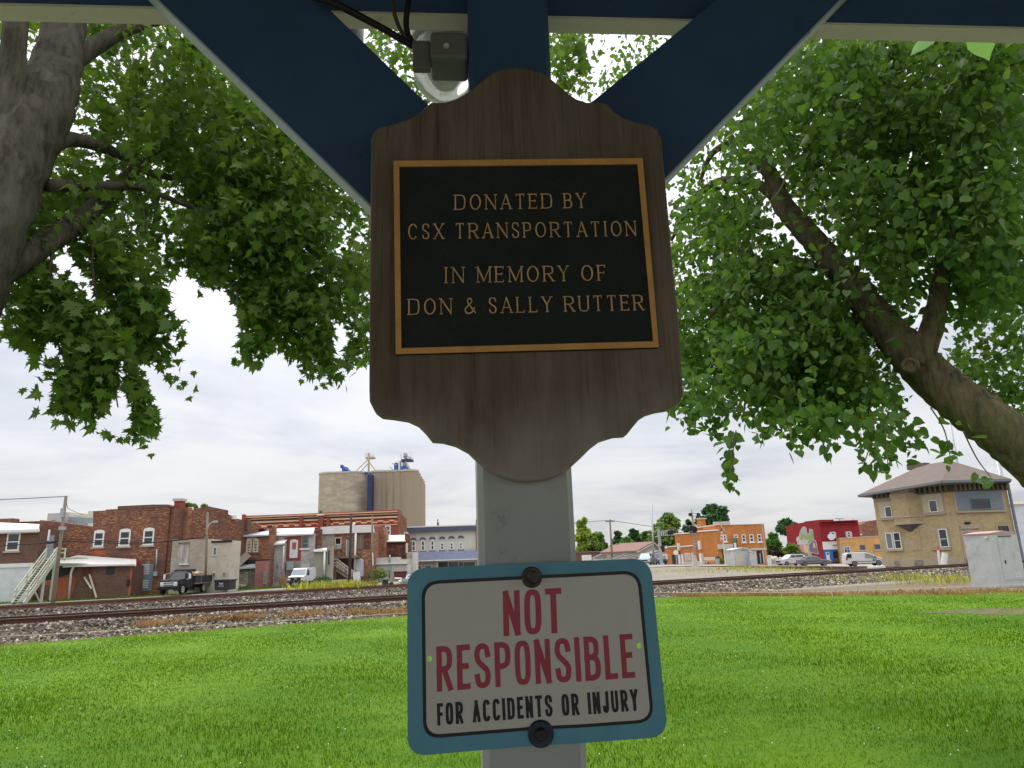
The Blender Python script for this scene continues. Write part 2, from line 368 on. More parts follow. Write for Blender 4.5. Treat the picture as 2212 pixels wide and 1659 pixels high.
def drape(name, rows, mat, off, n=14, kind='structure'):
    """sheet between two polylines (lists of (x,y)), following the ground"""
    A, B = rows; out = []
    def dense(P):
        q = []
        for i in range(len(P)-1): q += [Vector(P[i]).lerp(Vector(P[i+1]), k/8) for k in range(8)]
        return q+[Vector(P[-1])]
    a, b = dense(A), dense(B)
    for k in range(n+1):
        out.append([Vector((p.x, p.y, zg(p.x, p.y)+off)) for p in (x.lerp(y, k/n) for x, y in zip(a, b))])
    return tag(MB().sheet(out).build(name, MATS[mat], fix=False, uv=False, smooth=True), kind=kind)
# lawn: outer edge read from the picture, on z = 0
LE = [(0, 1391), (220, 1373), (442, 1356), (700, 1339), (880, 1329), (1150, 1308), (1408, 1291), (1600, 1287), (1797, 1286), (2000, 1284), (2212, 1277)]
edge = [gp(u, v, 0).to_2d() for u, v in LE]; d0 = (edge[0]-edge[1]).normalized(); d1 = (edge[-1]-edge[-2]).normalized()
edge = [edge[0]+d0*60] + edge + [edge[-1]+d1*6, edge[-1]+Vector((60, -6))]
lawn_in = [(-60, -60)] + [(e.x*.9, -60) for e in edge[1:-1]] + [(80, -60)]
rows = []
for k in range(13): rows.append([Vector((*(Vector(a).lerp(e, k/12)), .012)) for a, e in zip(lawn_in, edge)])
tag(MB().sheet(rows).build('lawn', MATS['lawn'], fix=False, uv=False), kind='structure')
toe = [Vector(tw(cs(e.x, e.y)[0], -2.95)) for e in edge]
plain('dirt', '#6a5e49', .95, .25, 2.5, dirt='#8b8170', dscale=4, damt=.5)
tag(MB().sheet([[Vector((*e.lerp(t_, k/4), .008-.02*(k == 4))) for e, t_ in zip(edge, toe)] for k in range(5)]).build('dirt_strip', MATS['dirt'], fix=False, uv=False), kind='structure')
def lawn_limit(x): return float(np.interp(x, [e.x for e in edge], [e.y for e in edge]))
sheet_ = [Vector((x, y, .02)) for x, y in ((-70, -60), (80, -60), (80, -4.6), (-70, -4.6))]
tag(MB().add(sheet_, [(0, 1, 2, 3)]).build('bounce_paving', MATS['asphalt'], fix=False, uv=False), kind='structure')  # added unseen paving that bounces neutral light onto the signs
# beds
def bed(name, p0, d, w0, w1, top, half, toe, low, mat='ballast'):
    n = Vector((-d.y, d.x)); ws = np.arange(w0, w1+.1, 2.0); prof = [(-toe, low), (-half-.35, top*.6+low*.4), (-half, top), (half, top), (half+.4, top*.55+low*.45), (toe, low-.06)]
    rows = []
    for c, z in prof:
        r = []
        for w in ws:
            q = p0+d*w+n*c; zz_ = zg(q.x, q.y) if abs(c) >= toe else 0
            r.append(Vector((q.x, q.y, (min(z, zz_-.03) if abs(c) >= toe else z) + .03*math.sin(w*1.7+c*5)*(abs(c) > half+.1))))
        rows.append(r)
    return tag(MB().sheet(rows).build(name, MATS[mat], fix=False, uv=False), kind='structure')
bed('ballast_bed', T0, TD, -60, 130, .33, 1.75, 3.2, -.02)
RAILP = [(-.07, 0), (.07, 0), (.07, .012), (.012, .03), (.012, .125), (.036, .135), (.036, .17), (-.036, .17), (-.036, .135), (-.012, .125), (-.012, .03), (-.07, .012)]
def track(name, label, p0, d, w0, w1, ztop, near=None, rust='rail_rust', group=None, shiny=True):
    n = Vector((-d.y, d.x)); root = thing(name, label, 'railway track', (p0.x, p0.y, ztop-.17), group)
    up = Vector((0, 0, 1)); d3 = Vector((d.x, d.y, 0)); n3 = Vector((n.x, n.y, 0))
    for sgn in (-1, 1):
        m = MB(); k = len(RAILP); base = Vector((p0.x, p0.y, ztop-.17)) + n3*sgn*.755
        vs = [base+d3*w+n3*a+up*z for w in (w0, w1) for a, z in RAILP]
        m.add(vs, [(i, (i+1) % k, k+(i+1) % k, k+i) for i in range(k)]+[tuple(range(k)), tuple(range(2*k-1, k-1, -1))])
        r = m.build('rail', MATS[rust], root, uv=False)
        if shiny:
            m = MB(); a, b = base+d3*w0+up*.172, base+d3*w1+up*.172; m.bar(a, b, .052, .003); m.build('running_surface', MATS['rail_top'], r, uv=False)
    def slp(w):
        c = Vector((p0.x, p0.y, ztop-.17-.07))+d3*w; return MB().box(c, (.23, 2.6, .15), math.atan2(d.y, d.x))
    wl = list(np.arange(w0+.3, w1-.3, .56)); near = near if near is not None else 0
    first = sorted(wl, key=lambda w: abs(w-near))[:90]; fs = set(first); proto = None
    for w in first:
        if proto is None: proto = slp(w).build('sleeper', MATS['sleeper'], root, uv=False); pw = w
        else:
            o = proto.copy(); COL.objects.link(o); o.parent = root; o.location = d3*(w-pw); WL[o] = WL[root]
    m = MB()
    for w in wl:
        if w not in fs: m.hexa(slp(w).v)
    if m.v: tag(m.build('far_sleepers', MATS['sleeper'], root, uv=False), kind='stuff')
track('railway_track', 'near main railway track with polished rails running along the lawn', T0, TD, -58, 128, .5, near=12)
q0, q1 = gp(0, 1310, .3).to_2d(), gp(868, 1263, .3).to_2d(); T2D = (q1-q0).normalized()
T2N = Vector((-T2D.y, T2D.x)); T20 = q0 + T2N*.755
L2 = (q1-q0).length
bed('siding_bed', T20, T2D, -40, L2+7, .1, 1.6, 2.9, -.2)
track('railway_track', 'rusty siding track behind the near track, beside the alley and the brick backs', T20, T2D, -38, L2+6, .3, near=8, rust='rail_rust2', shiny=False)
q0, q1 = gp(1425, 1222.5, .3).to_2d(), gp(2097, 1225.5, .3).to_2d(); T3D = (q1-q0).normalized(); L3 = (q1-q0).length
bed('crossing_bed', q0, T3D, -60, L3-3, .1, 1.6, 2.9, -.1)
track('railway_track', 'distant crossing track running from the town hall towards the cream tower', q0, T3D, -60, L3+4, .3, near=L3-20, rust='rail_rust2')
# alley behind the siding, grass verge at the brick backs
al_far = [gp(u, v, zg_).to_2d() for u, v, zg_ in ((-160, 1317, -.78), (120, 1304, -.72), (387, 1289.5, -.58), (560, 1276, -.45), (719, 1265, -.4), (829, 1252.5, -.35), (1000, 1238, -.2))]
al_near = [Vector(p) - (T2N*5.5) for p in al_far]
drape('alley', (al_near, al_far), 'asphalt', .03)
drape('grass_verge', (al_far, [Vector(p)+T2N*7+Vector((-1, 4)) for p in al_far]), 'verge', .025)
drape('street', ([(12, 98), (22, 92), (33, 86), (46, 82), (70, 78), (120, 74)], [(15, 240), (26, 200), (33, 121), (46, 124), (75, 124), (125, 122)]), 'street_paving', .03)
# ------------------------------------------------------------------ stones on the near bed
oct_ = np.array([[1, 0, 0], [-1, 0, 0], [0, 1, 0], [0, -1, 0], [0, 0, .8], [0, 0, -.8]], float); octf = np.array([[0, 2, 4], [2, 1, 4], [1, 3, 4], [3, 0, 4], [2, 0, 5], [1, 2, 5], [3, 1, 5], [0, 3, 5]])
def stones(n, p0, d, w0, w1, c0, c1, zfun, size):
    w = rng.uniform(w0, w1, n); c = rng.uniform(c0, c1, n); nx, ny = -d.y, d.x
    x = p0.x+d.x*w+nx*c; y = p0.y+d.y*w+ny*c; z = zfun(c); pos = np.stack([x, y, z], 1)
    return scatter(oct_, octf, pos, rng.uniform(.6, 1.5, n)*size, randrot(n))
f1 = lambda c: np.interp(c, [-3.2, -2.1, -1.75, 1.75, 3.2], [-.02, .19, .33, .33, -.02])
a = stones(15000, T0, TD, -14, 26, -3.3, -1.0, f1, .056); b = stones(9000, T0, TD, 26, 60, -3.3, -1.0, f1, .066); c = stones(5000, T0, TD, -14, 40, -1.0, 3.2, f1, .05)
e = stones(7000, T20, T2D, -14, 34, -7., -1.2, lambda c: np.interp(c, [-7, -2.9, -1.6, 0], [-.03, -.1, .1, .1]), .06)
V = []; Fc = []; k = 0
for v, f in (a, b, c, e): V.append(v); Fc.append(f+k); k += len(v)
tag(nmesh('ballast_stones', np.concatenate(V), np.concatenate(Fc), MATS['stones']), 'loose grey and brown track ballast stones', 'ballast', kind='stuff')
# ------------------------------------------------------------------ grass
blade = np.array([[-.5, 0, 0], [.5, 0, 0], [.32, .12, .62], [0, .42, 1.0]]); bladef = np.array([[0, 1, 2], [0, 2, 3]])
def blades(pos, h, wd, lean=.35):
    n = len(pos); th = rng.uniform(0, 2*np.pi, n); c, s_ = np.cos(th), np.sin(th); hh = h*rng.uniform(.55, 1.25, n); ww = wd*rng.uniform(.7, 1.4, n); ln = lean*rng.uniform(.2, 2.0, n)
    M = np.zeros((n, 3, 3)); M[:, 0, 0] = c*ww; M[:, 1, 0] = s_*ww; M[:, 0, 1] = -s_*hh*ln*2.2; M[:, 1, 1] = c*hh*ln*2.2; M[:, 2, 2] = hh
    return scatter(blade, bladef, pos, np.ones(n), M)
def in_view(n, d0, d1, pw=1.6):
    d = d0*(d1/d0)**(rng.uniform(0, 1, n)**pw if pw != 1 else rng.uniform(0, 1, n)); u = rng.uniform(-.86, .90, n); return d*u, d
N = 300000
x, y = in_view(N, 5.0, 30, .72); lim = np.interp(x, [q.x for q in edge], [q.y for q in edge]); k = y < lim - rng.uniform(-.25, .5, N); x, y = x[k], y[k]
BARE = gp(2160, 1322, 0); eb = ((x-BARE.x)/1.9)**2+((y-BARE.y)/1.2)**2; k = eb+.5*np.sin(x*5)*np.sin(y*6)+rng.normal(0, .5, len(x)) > .5; x, y = x[k], y[k]
k = np.sin(x*.83+1)*np.sin(y*1.1)+np.sin(x*2.3+y*1.7)+rng.normal(0, .5, len(x)) > -2.0; x, y = x[k], y[k]
d = np.hypot(x, y); h = .034+.013*np.sin(x*1.3+y*.7)*np.sin(y*.9-x*.4)
wdt = np.clip(.005*(d/6)**.85, .0046, .018); gapE = np.interp(x, [q.x for q in edge], [q.y for q in edge])-y+.5*np.sin(x*1.1)+rng.normal(0, .55, len(x)); st = gapE < 2.3
for nm, mt_, lab, k in (('lawn_grass', 'grass_blade', 'short bright green mown grass', ~st), ('straw_grass', 'straw_blade', 'yellowed grass along the far edge of the lawn', st)):
    v, f = blades(np.stack([x, y, np.full(len(x), .008)], 1)[k], h[k], wdt[k]); tag(nmesh(nm, v, f, MATS[mt_]), lab, 'grass', kind='stuff')
bs = [Vector((BARE.x+1.7*math.cos(a_)*(1+.3*math.sin(3*a_)), BARE.y+.95*math.sin(a_)*(1+.2*math.cos(4*a_)), .018)) for a_ in np.linspace(0, 6.283, 28)[:-1]]
tag(MB().add(bs, [tuple(range(27))]).build('bare_soil', MATS['soil'], fix=False, uv=False), kind='structure')
n = 34000; u = rng.uniform(-30, 2240, n); vv = np.interp(u, [p[0] for p in LE], [p[1] for p in LE]); 
ex = np.array([gp(a_, b_, 0).to_2d() for a_, b_ in zip(u[::1], vv)]) if n < 1000 else None
t_ = rng.uniform(0, 1, n); E = np.array([[p.x, p.y] for p in edge]); seg = np.cumsum(np.r_[0, np.linalg.norm(np.diff(E, axis=0), axis=1)])
sv = rng.uniform(seg[1]-4, seg[-2]+3, n); ex = np.stack([np.interp(sv, seg, E[:, 0]), np.interp(sv, seg, E[:, 1])], 1)
wv = np.array([cs(*p) for p in ex]); gap = np.clip(-2.1-wv[:, 1], .6, np.where(ex[:, 0] > 3, 3.0, .95)); off = (rng.beta(1.2, 2.2, n)*1.15-.42)*gap
clump = np.sin(sv*.9)+np.sin(sv*.37+1)+.7*np.sin(sv*2.9)+rng.normal(0, .6, n); k = clump > .1
pos = np.stack([ex[:, 0]+TN.x*off, ex[:, 1]+TN.y*off, np.zeros(n)], 1)[k]; cc = wv[:, 1][k]+off[k]; pos[:, 2] = np.interp(cc, [-2.95, -2.1], [0, .17])
v, f = blades(pos, .14*rng.uniform(.35, 1.4, len(pos)), .013, .5)
tag(nmesh('dry_grass', v, f, MATS['dry_blade']), 'dry brown grass along the foot of the ballast', 'dry grass', kind='stuff')
def weeds(name, label, cen, n, rx, ry, h, mat, wd=.03, zf=None):
    P = np.array([[cx, cy] for cx, cy in cen]); i = rng.integers(0, len(P), n); g = rng.normal(0, 1, (n, 2))*np.array([rx, ry]); q = P[i]+g
    z = np.array([zg(a_, b_) for a_, b_ in q]) if zf is None else np.full(n, zf)
    v, f = blades(np.stack([q[:, 0], q[:, 1], z], 1), h, wd, .28); return tag(nmesh(name, v, f, MATS[mat]), label, 'weeds', kind='stuff')
vg = np.array([[p.x, p.y] for p in al_far]); sg_ = rng.uniform(0, len(vg)-1.001, 9000); i_ = sg_.astype(int); q_ = vg[i_]+(vg[i_+1]-vg[i_])*(sg_-i_)[:, None]+np.array([T2N.x, T2N.y])*(rng.uniform(.1, 5, 9000)[:, None]); z_ = np.array([zg(*q) for q in q_])+.02
v, f = blades(np.column_stack([q_, z_]), .16, .05, .3); tag(nmesh('verge_grass', v, f, MATS['grass_blade']), 'rough green grass strip along the foot of the brick backs', 'grass', kind='stuff')
c1 = [gp(u, 1279-.02*(u-650), -.02).to_2d() for u in range(655, 790, 12)]
weeds('yellow_weeds', 'tall yellow green weeds growing between the near track and the siding', c1, 1000, .55, 1.0, .66, 'weed_blade', .035, -.02)
c1 = [gp(u, v, .05).to_2d() for u, v in ((1950, 1252), (2040, 1256), (1880, 1250), (2090, 1258), (2000, 1262), (1800, 1258), (1700, 1262))]
weeds('green_weeds', 'scrubby green and straw weeds on the ballast shoulder near the grey cabinet', c1, 1100, .9, .5, .34, 'weed_blade', .016, .04)
c1 = [gp(u, v, .0).to_2d() for u, v in ((1625, 1234), (1665, 1233), (1560, 1236), (1645, 1238), (1480, 1238), (1720, 1236))]
weeds('gravel_weeds', 'yellowing weeds on the gravel between the tracks', c1, 1000, 2.4, 1.2, .3, 'weed_blade', .03)
# clover heads and a few fallen leaves
n = 260; x, y = in_view(n, 5.2, 26, .9); k = y < np.interp(x, E[:, 0], E[:, 1])-.8; pos = np.stack([x, y, np.full(n, .052)], 1)[k]
plain('clover_white', '#e8e8dc', .8, .05); v, f = scatter(oct_, octf, pos, 0.006+.003*np.minimum(2.2, np.hypot(pos[:, 0], pos[:, 1])/9), randrot(len(pos)))
tag(nmesh('clover_flowers', v, f, MATS['clover_white']), 'scattered white clover flowers in the lawn', 'clover', kind='stuff')
# ------------------------------------------------------------------ string line along the lawn edge
plain('string_white', '#d8d2bb', .8, .08); rp = [gp(u, v, .2) for u, v in ((-60, 1377), (86, 1371), (442, 1351), (880, 1324), (1150, 1301), (1411, 1279.5), (1687, 1280), (1797, 1277.5), (2000, 1270.5), (2212, 1261.5), (2320, 1257))]
root = thing('string_fence', 'thin white string strung on low stakes along the edge of the lawn', 'string fence', rp[0])
MB().tube(rp, .0055, 5).build('string', MATS['string_white'], root)
for i, p in enumerate(rp[1:-1]):
    if i in (0, 2, 4, 5, 6, 8): MB().tube([Vector((p.x, p.y, -.05)), p+Vector((0, 0, .02))], .009, 5).build('stake', MATS['string_white'], root)
# ------------------------------------------------------------------ pavilion with plaque and sign
def paint(name, c, rough=.55, var=.12):
    t = NT(name); v = t.mapping(1.0); n = t.noise(v, 5, 6, .65); n2 = t.noise(t.mapping((1, 1, .15)), 60, 4, .6); n3 = t.noise(v, 90, 3, .6); n4 = t.noise(v, 14, 8, .75); c = rgb(c)
    col = t.mix(t.ramp(n, .3, .7), mul(c, 1-var), mul(c, 1+var)); col = t.mix(t.math('MULTIPLY', t.ramp(n4, .58, .68), .5), col, mul(c, .4)); col = t.mix(t.math('MULTIPLY', t.ramp(n2, .6, .8), .25), col, mul(c, 1.5))
    t.bsdf(col, rough, 0, .35, bump=n3, bstr=.12, bdist=.002); MATS[name] = t.m
paint('blue_paint', '#34506f', .6); paint('brace_edge_light', '#a9b0b8', .55, .06); paint('grey_post', '#a2a39f', .5, .05); paint('cream_trim', '#cfc7b4', .7, .06); paint('roof_board', '#463a2e', .9)
def wood(name, a, b, c):
    t = NT(name); v = t.mapping((1, 1, .05)); n = t.noise(v, 38, 6, .65); n2 = t.noise(t.mapping((1, 1, .35)), 5, 6, .6); n3 = t.noise(t.mapping((1, 1, .03)), 240, 3, .6)
    w = t.n('ShaderNodeTexWave', wave_type='BANDS', bands_direction='X'); t.l(t.mapping((1, 1, .16)), w.inputs[0]); w.inputs['Scale'].default_value = 9; w.inputs['Distortion'].default_value = 9; w.inputs['Detail'].default_value = 3; w.inputs['Detail Scale'].default_value = .9
    col = t.mix(t.ramp(n, .3, .7), rgb(a), rgb(b)); col = t.mix(t.math('MULTIPLY', w.outputs[1], .35), col, mul(rgb(a), .6)); col = t.mix(t.math('MULTIPLY', t.ramp(n2, .42, .62), .55), col, rgb(c))
    col = t.mix(t.math('MULTIPLY', t.ramp(n3, .5, .75), .5), col, mul(rgb(a), .35)); 
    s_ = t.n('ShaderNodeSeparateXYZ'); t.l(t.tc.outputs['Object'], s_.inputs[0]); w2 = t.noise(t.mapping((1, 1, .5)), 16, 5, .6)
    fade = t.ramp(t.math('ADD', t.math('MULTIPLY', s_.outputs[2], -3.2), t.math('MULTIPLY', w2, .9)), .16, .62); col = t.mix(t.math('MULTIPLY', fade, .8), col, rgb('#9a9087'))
    cr = t.noise(t.mapping((1, 1, .02)), 70, 2, .5); col = t.mix(t.math('MULTIPLY', t.ramp(cr, .72, .74), .5), col, mul(rgb(a), .35))
    t.bsdf(col, .7, 0, .25, bump=n3, bstr=.6, bdist=.003); MATS[name] = t.m
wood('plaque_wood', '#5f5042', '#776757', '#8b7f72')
plain('bronze_dark', '#272b29', .75, .25, 14, spec=.25, bump=.15); plain('gold_bronze', '#d39a55', .5, .16, 30, spec=.5); plain('letter_gold', '#d8b07a', .5, .25, 60, spec=.5)
plain('sign_blue', '#5592a4', .4, .07, 6, spec=.45, dirt='#3c7388', dscale=4, damt=.3); plain('sign_white', '#bebab0', .32, .04, 4, spec=.5, dirt='#a9a393', dscale=2.2, damt=.25, stretch=(1, 1, .25)); plain('sign_black', '#16181b', .4, .1); plain('sign_red', '#a33642', .4, .06, 5)
plain('bolt_steel', '#4a443c', .4, .3, 40, metallic=.8, dirt='#2c241d', dscale=60, damt=.7); plain('washer_blue', '#2a3546', .35, .3, 30, metallic=.4); plain('rust_stain', '#7c7160', .5, .3, 30)
plain('box_grey', '#6c6e66', .55, .08, 12); plain('cable_black', '#191715', .6, .2); plain('cable_brown', '#4c3f31', .7, .2); plain('pvc_white', '#c6c5bb', .5, .1, 6, dirt='#837d6d', dscale=6, damt=.7)
YAW = 4.3
p0 = at(1141, 1212, 1.04); PF = Facade((p0.x, p0.y), YAW)     # front face of the post
HW = .07
pav = thing('pavilion', 'blue and grey painted timber pavilion post with two diagonal braces and a roof beam', 'pavilion', (p0.x, p0.y, 0))
zsplit = PF.sz(1140, 400, 0)[1]
a_ = .009
def postm(z0, z1):
    x, o = HW, -.14; pl = [(-x, -a_), (-x+a_, 0), (x-a_, 0), (x, -a_), (x, o+a_), (x-a_, o), (-x+a_, o), (-x, o+a_)]
    m = MB(); vs = [PF.P(q[0], z, q[1]) for z in (z0, z1) for q in pl]; return m.add(vs, [(i, (i+1) % 8, 8+(i+1) % 8, 8+i) for i in range(8)]+[tuple(range(7, -1, -1)), tuple(range(8, 16))])
zr = PF.sz(1100, -160, 0)[1]
postm(-.1, zsplit).build('post', MATS['grey_post'], pav)
tag(postm(zsplit, zr+.3).build('post', MATS['blue_paint'], pav), 'blue painted upper post')
def brace(px, edge_px):
    o1, o0 = -.022, -.064; pts = [PF.sz(u, v, o1) for u, v in px]
    b = MB().prism(PF, pts, o0, o1).build('brace', MATS['blue_paint'], pav)
    (x0, z0), (x1, z1) = [PF.sz(u, v, o1) for u, v in edge_px]; d = Vector((x1-x0, z1-z0)).normalized(); nn = Vector((d.y, -d.x)); nn = nn if nn.y < 0 else -nn
    q = [(x0+nn.x*.0005, z0+nn.y*.0005), (x1+nn.x*.0005, z1+nn.y*.0005), (x1+nn.x*.004, z1+nn.y*.004), (x0+nn.x*.004, z0+nn.y*.004)]
    MB().prism(PF, q, o0, o1-.001).build('brace_edge_light', MATS['brace_edge_light'], b)  # pale strip paints the light reflected onto the brace underside
def ext(a, b, k): return (a[0]+(b[0]-a[0])*k, a[1]+(b[1]-a[1])*k)
lo, hi = ((797, 437), (345, 0)), ((920, 222), (690, 0))
brace([ext(*lo, -.72), ext(*lo, 1.5), ext(*hi, 2.2), ext(*hi, -.5)], (ext(*lo, -.72), ext(*lo, 1.5)))
lo, hi = ((1440, 380), (1812, 0)), ((1285, 215), (1492, 46))
brace([ext(*lo, -.55), ext(*lo, 1.5), ext(*hi, 2.2), ext(*hi, -.3)], (ext(*lo, -.55), ext(*lo, 1.5)))
zb = PF.sz(1014, 28.5, -.068)[1]
MB().fbox(PF, -2.6, zb, 2.6, zb+.24, -.108, -.068).build('beam', MATS['blue_paint'], pav)
MB().fbox(PF, -2.6, zb-.006, 2.6, zb-.0005, -.107, -.069).build('beam_trim', MATS['cream_trim'], pav)
MB().fbox(PF, -2.9, zb+.245, 2.9, zb+.27, -.115, 5.2).build('roof', MATS['roof_board'], pav)
for k in range(7): MB().fbox(PF, -2.7+k*.9-.02, zb+.10, -2.7+k*.9+.02, zb+.243, -.06, 4.49).build('rafter', MATS['roof_board'], pav)
MB().fbox(PF, -2.6, zb, 2.6, zb+.24, 4.5, 4.54).build('beam', MATS['blue_paint'], pav)
for sx, so in ((-2.5, -.14), (2.5, -.14), (-2.5, 4.4), (0, 4.4), (2.5, 4.4)): MB().fbox(PF, sx-.07, -.1, sx+.07, zb, so-.0, so+.13).build('post', MATS['grey_post'], pav)
tag(MB().fbox(PF, -3.2, -.2, 3.2, .05, -3.0, 5.4).build('floor_bounce_apron', MATS['concrete']), kind='structure')  # floor slab plus an added outer apron for neutral bounce light
# ---- wooden plaque board
OUT = [(595, 58), (660, 65), (705, 80), (745, 110), (790, 150), (830, 178), (870, 192), (935, 191), (952, 200), (975, 225), (1010, 250), (1060, 267), (1105, 275), (1140, 292), (1156, 325), (1163, 400), (1175, 520), (1200, 800), (1222, 1000), (1240, 1270), (1240, 1312), (1225, 1342), (1190, 1360), (1150, 1366), (1110, 1378), (1075, 1400), (1050, 1430), (1025, 1461), (985, 1463), (930, 1480), (890, 1510), (850, 1550), (810, 1587), (770, 1612), (720, 1630), (650, 1638), (600, 1635), (550, 1620), (500, 1595), (455, 1560), (420, 1525), (370, 1498), (320, 1485), (280, 1482), (255, 1450), (225, 1420), (185, 1402), (130, 1393), (85, 1388), (60, 1370), (42, 1335), (40, 1290), (41, 1000), (45, 600), (48, 330), (58, 300), (85, 285), (130, 275), (190, 255), (230, 235), (262, 205), (277, 192), (330, 192), (365, 182), (400, 165), (440, 135), (475, 105), (510, 78), (550, 62)]
PT = .034
pts = [PF.sz(*ZP(x, y), PT) for x, y in OUT]
me = curve_mesh([pts], PT/2-.0045, .0045); to_facade(me, PF, PT/2); boxuv(me)
pc = PF.P(0, pts[30][1], PT/2)
pl = thing('memorial_plaque', 'shield shaped brown wooden board carrying a dark bronze memorial plate on the post', 'plaque', pc)
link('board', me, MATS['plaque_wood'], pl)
cor = [PF.sz(u, v, PT+.008) for u, v in ((850, 348), (1388, 342), (1423, 750), (855, 765))]
plate = MB().prism(PF, cor, PT, PT+.0065).build('bronze_plate', MATS['bronze_dark'], pl)
inn = [PF.sz(u, v, PT+.008) for u, v in ((862.5, 360), (1377, 354.5), (1411, 737.5), (867, 752.5))]
m = MB(); vs = [PF.P(x, z, PT+.009) for x, z in cor+inn]+[PF.P(x, z, PT+.0064) for x, z in cor+inn]
m.add(vs, [(i, (i+1) % 4, 4+(i+1) % 4, 4+i) for i in range(4)]+[(8+i, 8+(i+1) % 4, (i+1) % 4, i) for i in range(4)]+[(4+i, 4+(i+1) % 4, 12+(i+1) % 4, 12+i) for i in range(4)])
m.build('border', MATS['gold_bronze'], plate)
# ---- stroke alphabet (x, y in 0..1)
def cat(p, n=5): return [(q.x, q.y) for q in smooth_path([Vector((a, b, 0)) for a, b in p], n)]
def sup(p, a0=0, a1=360, n=28):
    o = []
    for i in range(n+1):
        t = R(a0+(a1-a0)*i/n); c, s_ = math.cos(t), math.sin(t); o.append((.5+.5*math.copysign(abs(c)**(2/p), c), .5+.5*math.copysign(abs(s_)**(2/p), s_)))
    return o
S_ = cat([(1, .78), (.88, .95), (.5, 1), (.13, .95), (0, .78), (.1, .63), (.5, .5), (.9, .37), (1, .22), (.87, .05), (.5, 0), (.12, .05), (0, .22)])
def bowl(y0, y1, x=1.): return [(0, y1), (x*.5, y1)]+cat([(x*.5, y1), (x*.86, y1-.05), (x, (y0+y1)/2+.1), (x, (y0+y1)/2-.1), (x*.86, y0+.05), (x*.5, y0)])+[(0, y0)]
def glyph(ch, p):
    L = (0, 0), (0, 1)
    G = {'A': [[(0, 0), (.5, 1)], [(.5, 1), (1, 0)], [(.2, .34), (.8, .34)]], 'B': [[*L], bowl(.53, 1, .9), bowl(0, .53)], 'C': [sup(p, 42, 318)], 'D': [[*L], [(0, 1), (.4, 1)]+cat([(.4, 1), (.85, .94), (1, .7), (1, .3), (.85, .06), (.4, 0)])+[(0, 0)]],
         'E': [[*L], [(0, 1), (1, 1)], [(0, .52), (.8, .52)], [(0, 0), (1, 0)]], 'F': [[*L], [(0, 1), (1, 1)], [(0, .5), (.8, .5)]], 'I': [[(.5, 0), (.5, 1)]], 'J': [[(1, 1), (1, .25)]+cat([(1, .25), (.86, .05), (.5, 0), (.14, .05), (0, .22)])],
         'L': [[*L], [(0, 0), (1, 0)]], 'M': [[*L], [(0, 1), (.5, .08)], [(.5, .08), (1, 1)], [(1, 1), (1, 0)]], 'N': [[*L], [(0, 1), (1, 0)], [(1, 0), (1, 1)]], 'O': [sup(p, 90, 450)], 'P': [[*L], bowl(.45, 1)],
         'R': [[*L], bowl(.48, 1, .95), [(.45, .48), (1, 0)]], 'S': [S_], 'T': [[(.5, 0), (.5, 1)], [(0, 1), (1, 1)]], 'U': [[(0, 1), (0, .25)]+cat([(0, .25), (.15, .04), (.5, 0), (.85, .04), (1, .25)])+[(1, 1)]],
         'X': [[(0, 1), (1, 0)], [(0, 0), (1, 1)]], 'Y': [[(0, 1), (.5, .48)], [(1, 1), (.5, .48)], [(.5, .48), (.5, 0)]], '&': [cat([(1, .02), (.62, .35), (.27, .72), (.27, .9), (.45, 1), (.63, .9), (.6, .74), (.3, .52), (.05, .33), (.0, .18), (.15, .02), (.42, 0), (.7, .12), (.9, .4)], 4)]}
    return G[ch]
SER = {'A': [(0, 0), (1, 0)], 'B': [(-.05, 0), (-.05, 1)], 'D': [(-.05, 0), (-.05, 1)], 'E': [(-.05, 0), (-.05, 1)], 'F': [(0, 0), (-.05, 1)], 'I': [(.5, 0), (.5, 1)], 'L': [(0, 1), (-.05, 0)], 'M': [(0, 0), (-.05, 1), (1, 0), (1.05, 1)], 'N': [(0, 0), (-.05, 1), (1, 1)], 'P': [(0, 0), (-.05, 1)], 'R': [(0, 0), (-.05, 1), (1.02, 0)], 'T': [(.5, 0)], 'U': [(0, 1), (1, 1)], 'X': [(0, 0), (0, 1), (1, 0), (1, 1)], 'Y': [(.5, 0), (0, 1), (1, 1)]}
VSER = {'E': [(1, 1, -1), (1, 0, 1), (.8, .52, 0)], 'F': [(1, 1, -1), (.8, .5, 0)], 'T': [(0, 1, -1), (1, 1, -1)], 'L': [(1, 0, 1)], 'C': [(.93, .86, -1)], 'S': [(.98, .82, 0), (.02, .18, 0)]}
THIN = {('N', 0), ('N', 2), ('M', 0), ('M', 2), ('A', 0), ('X', 1), ('Y', 1)}
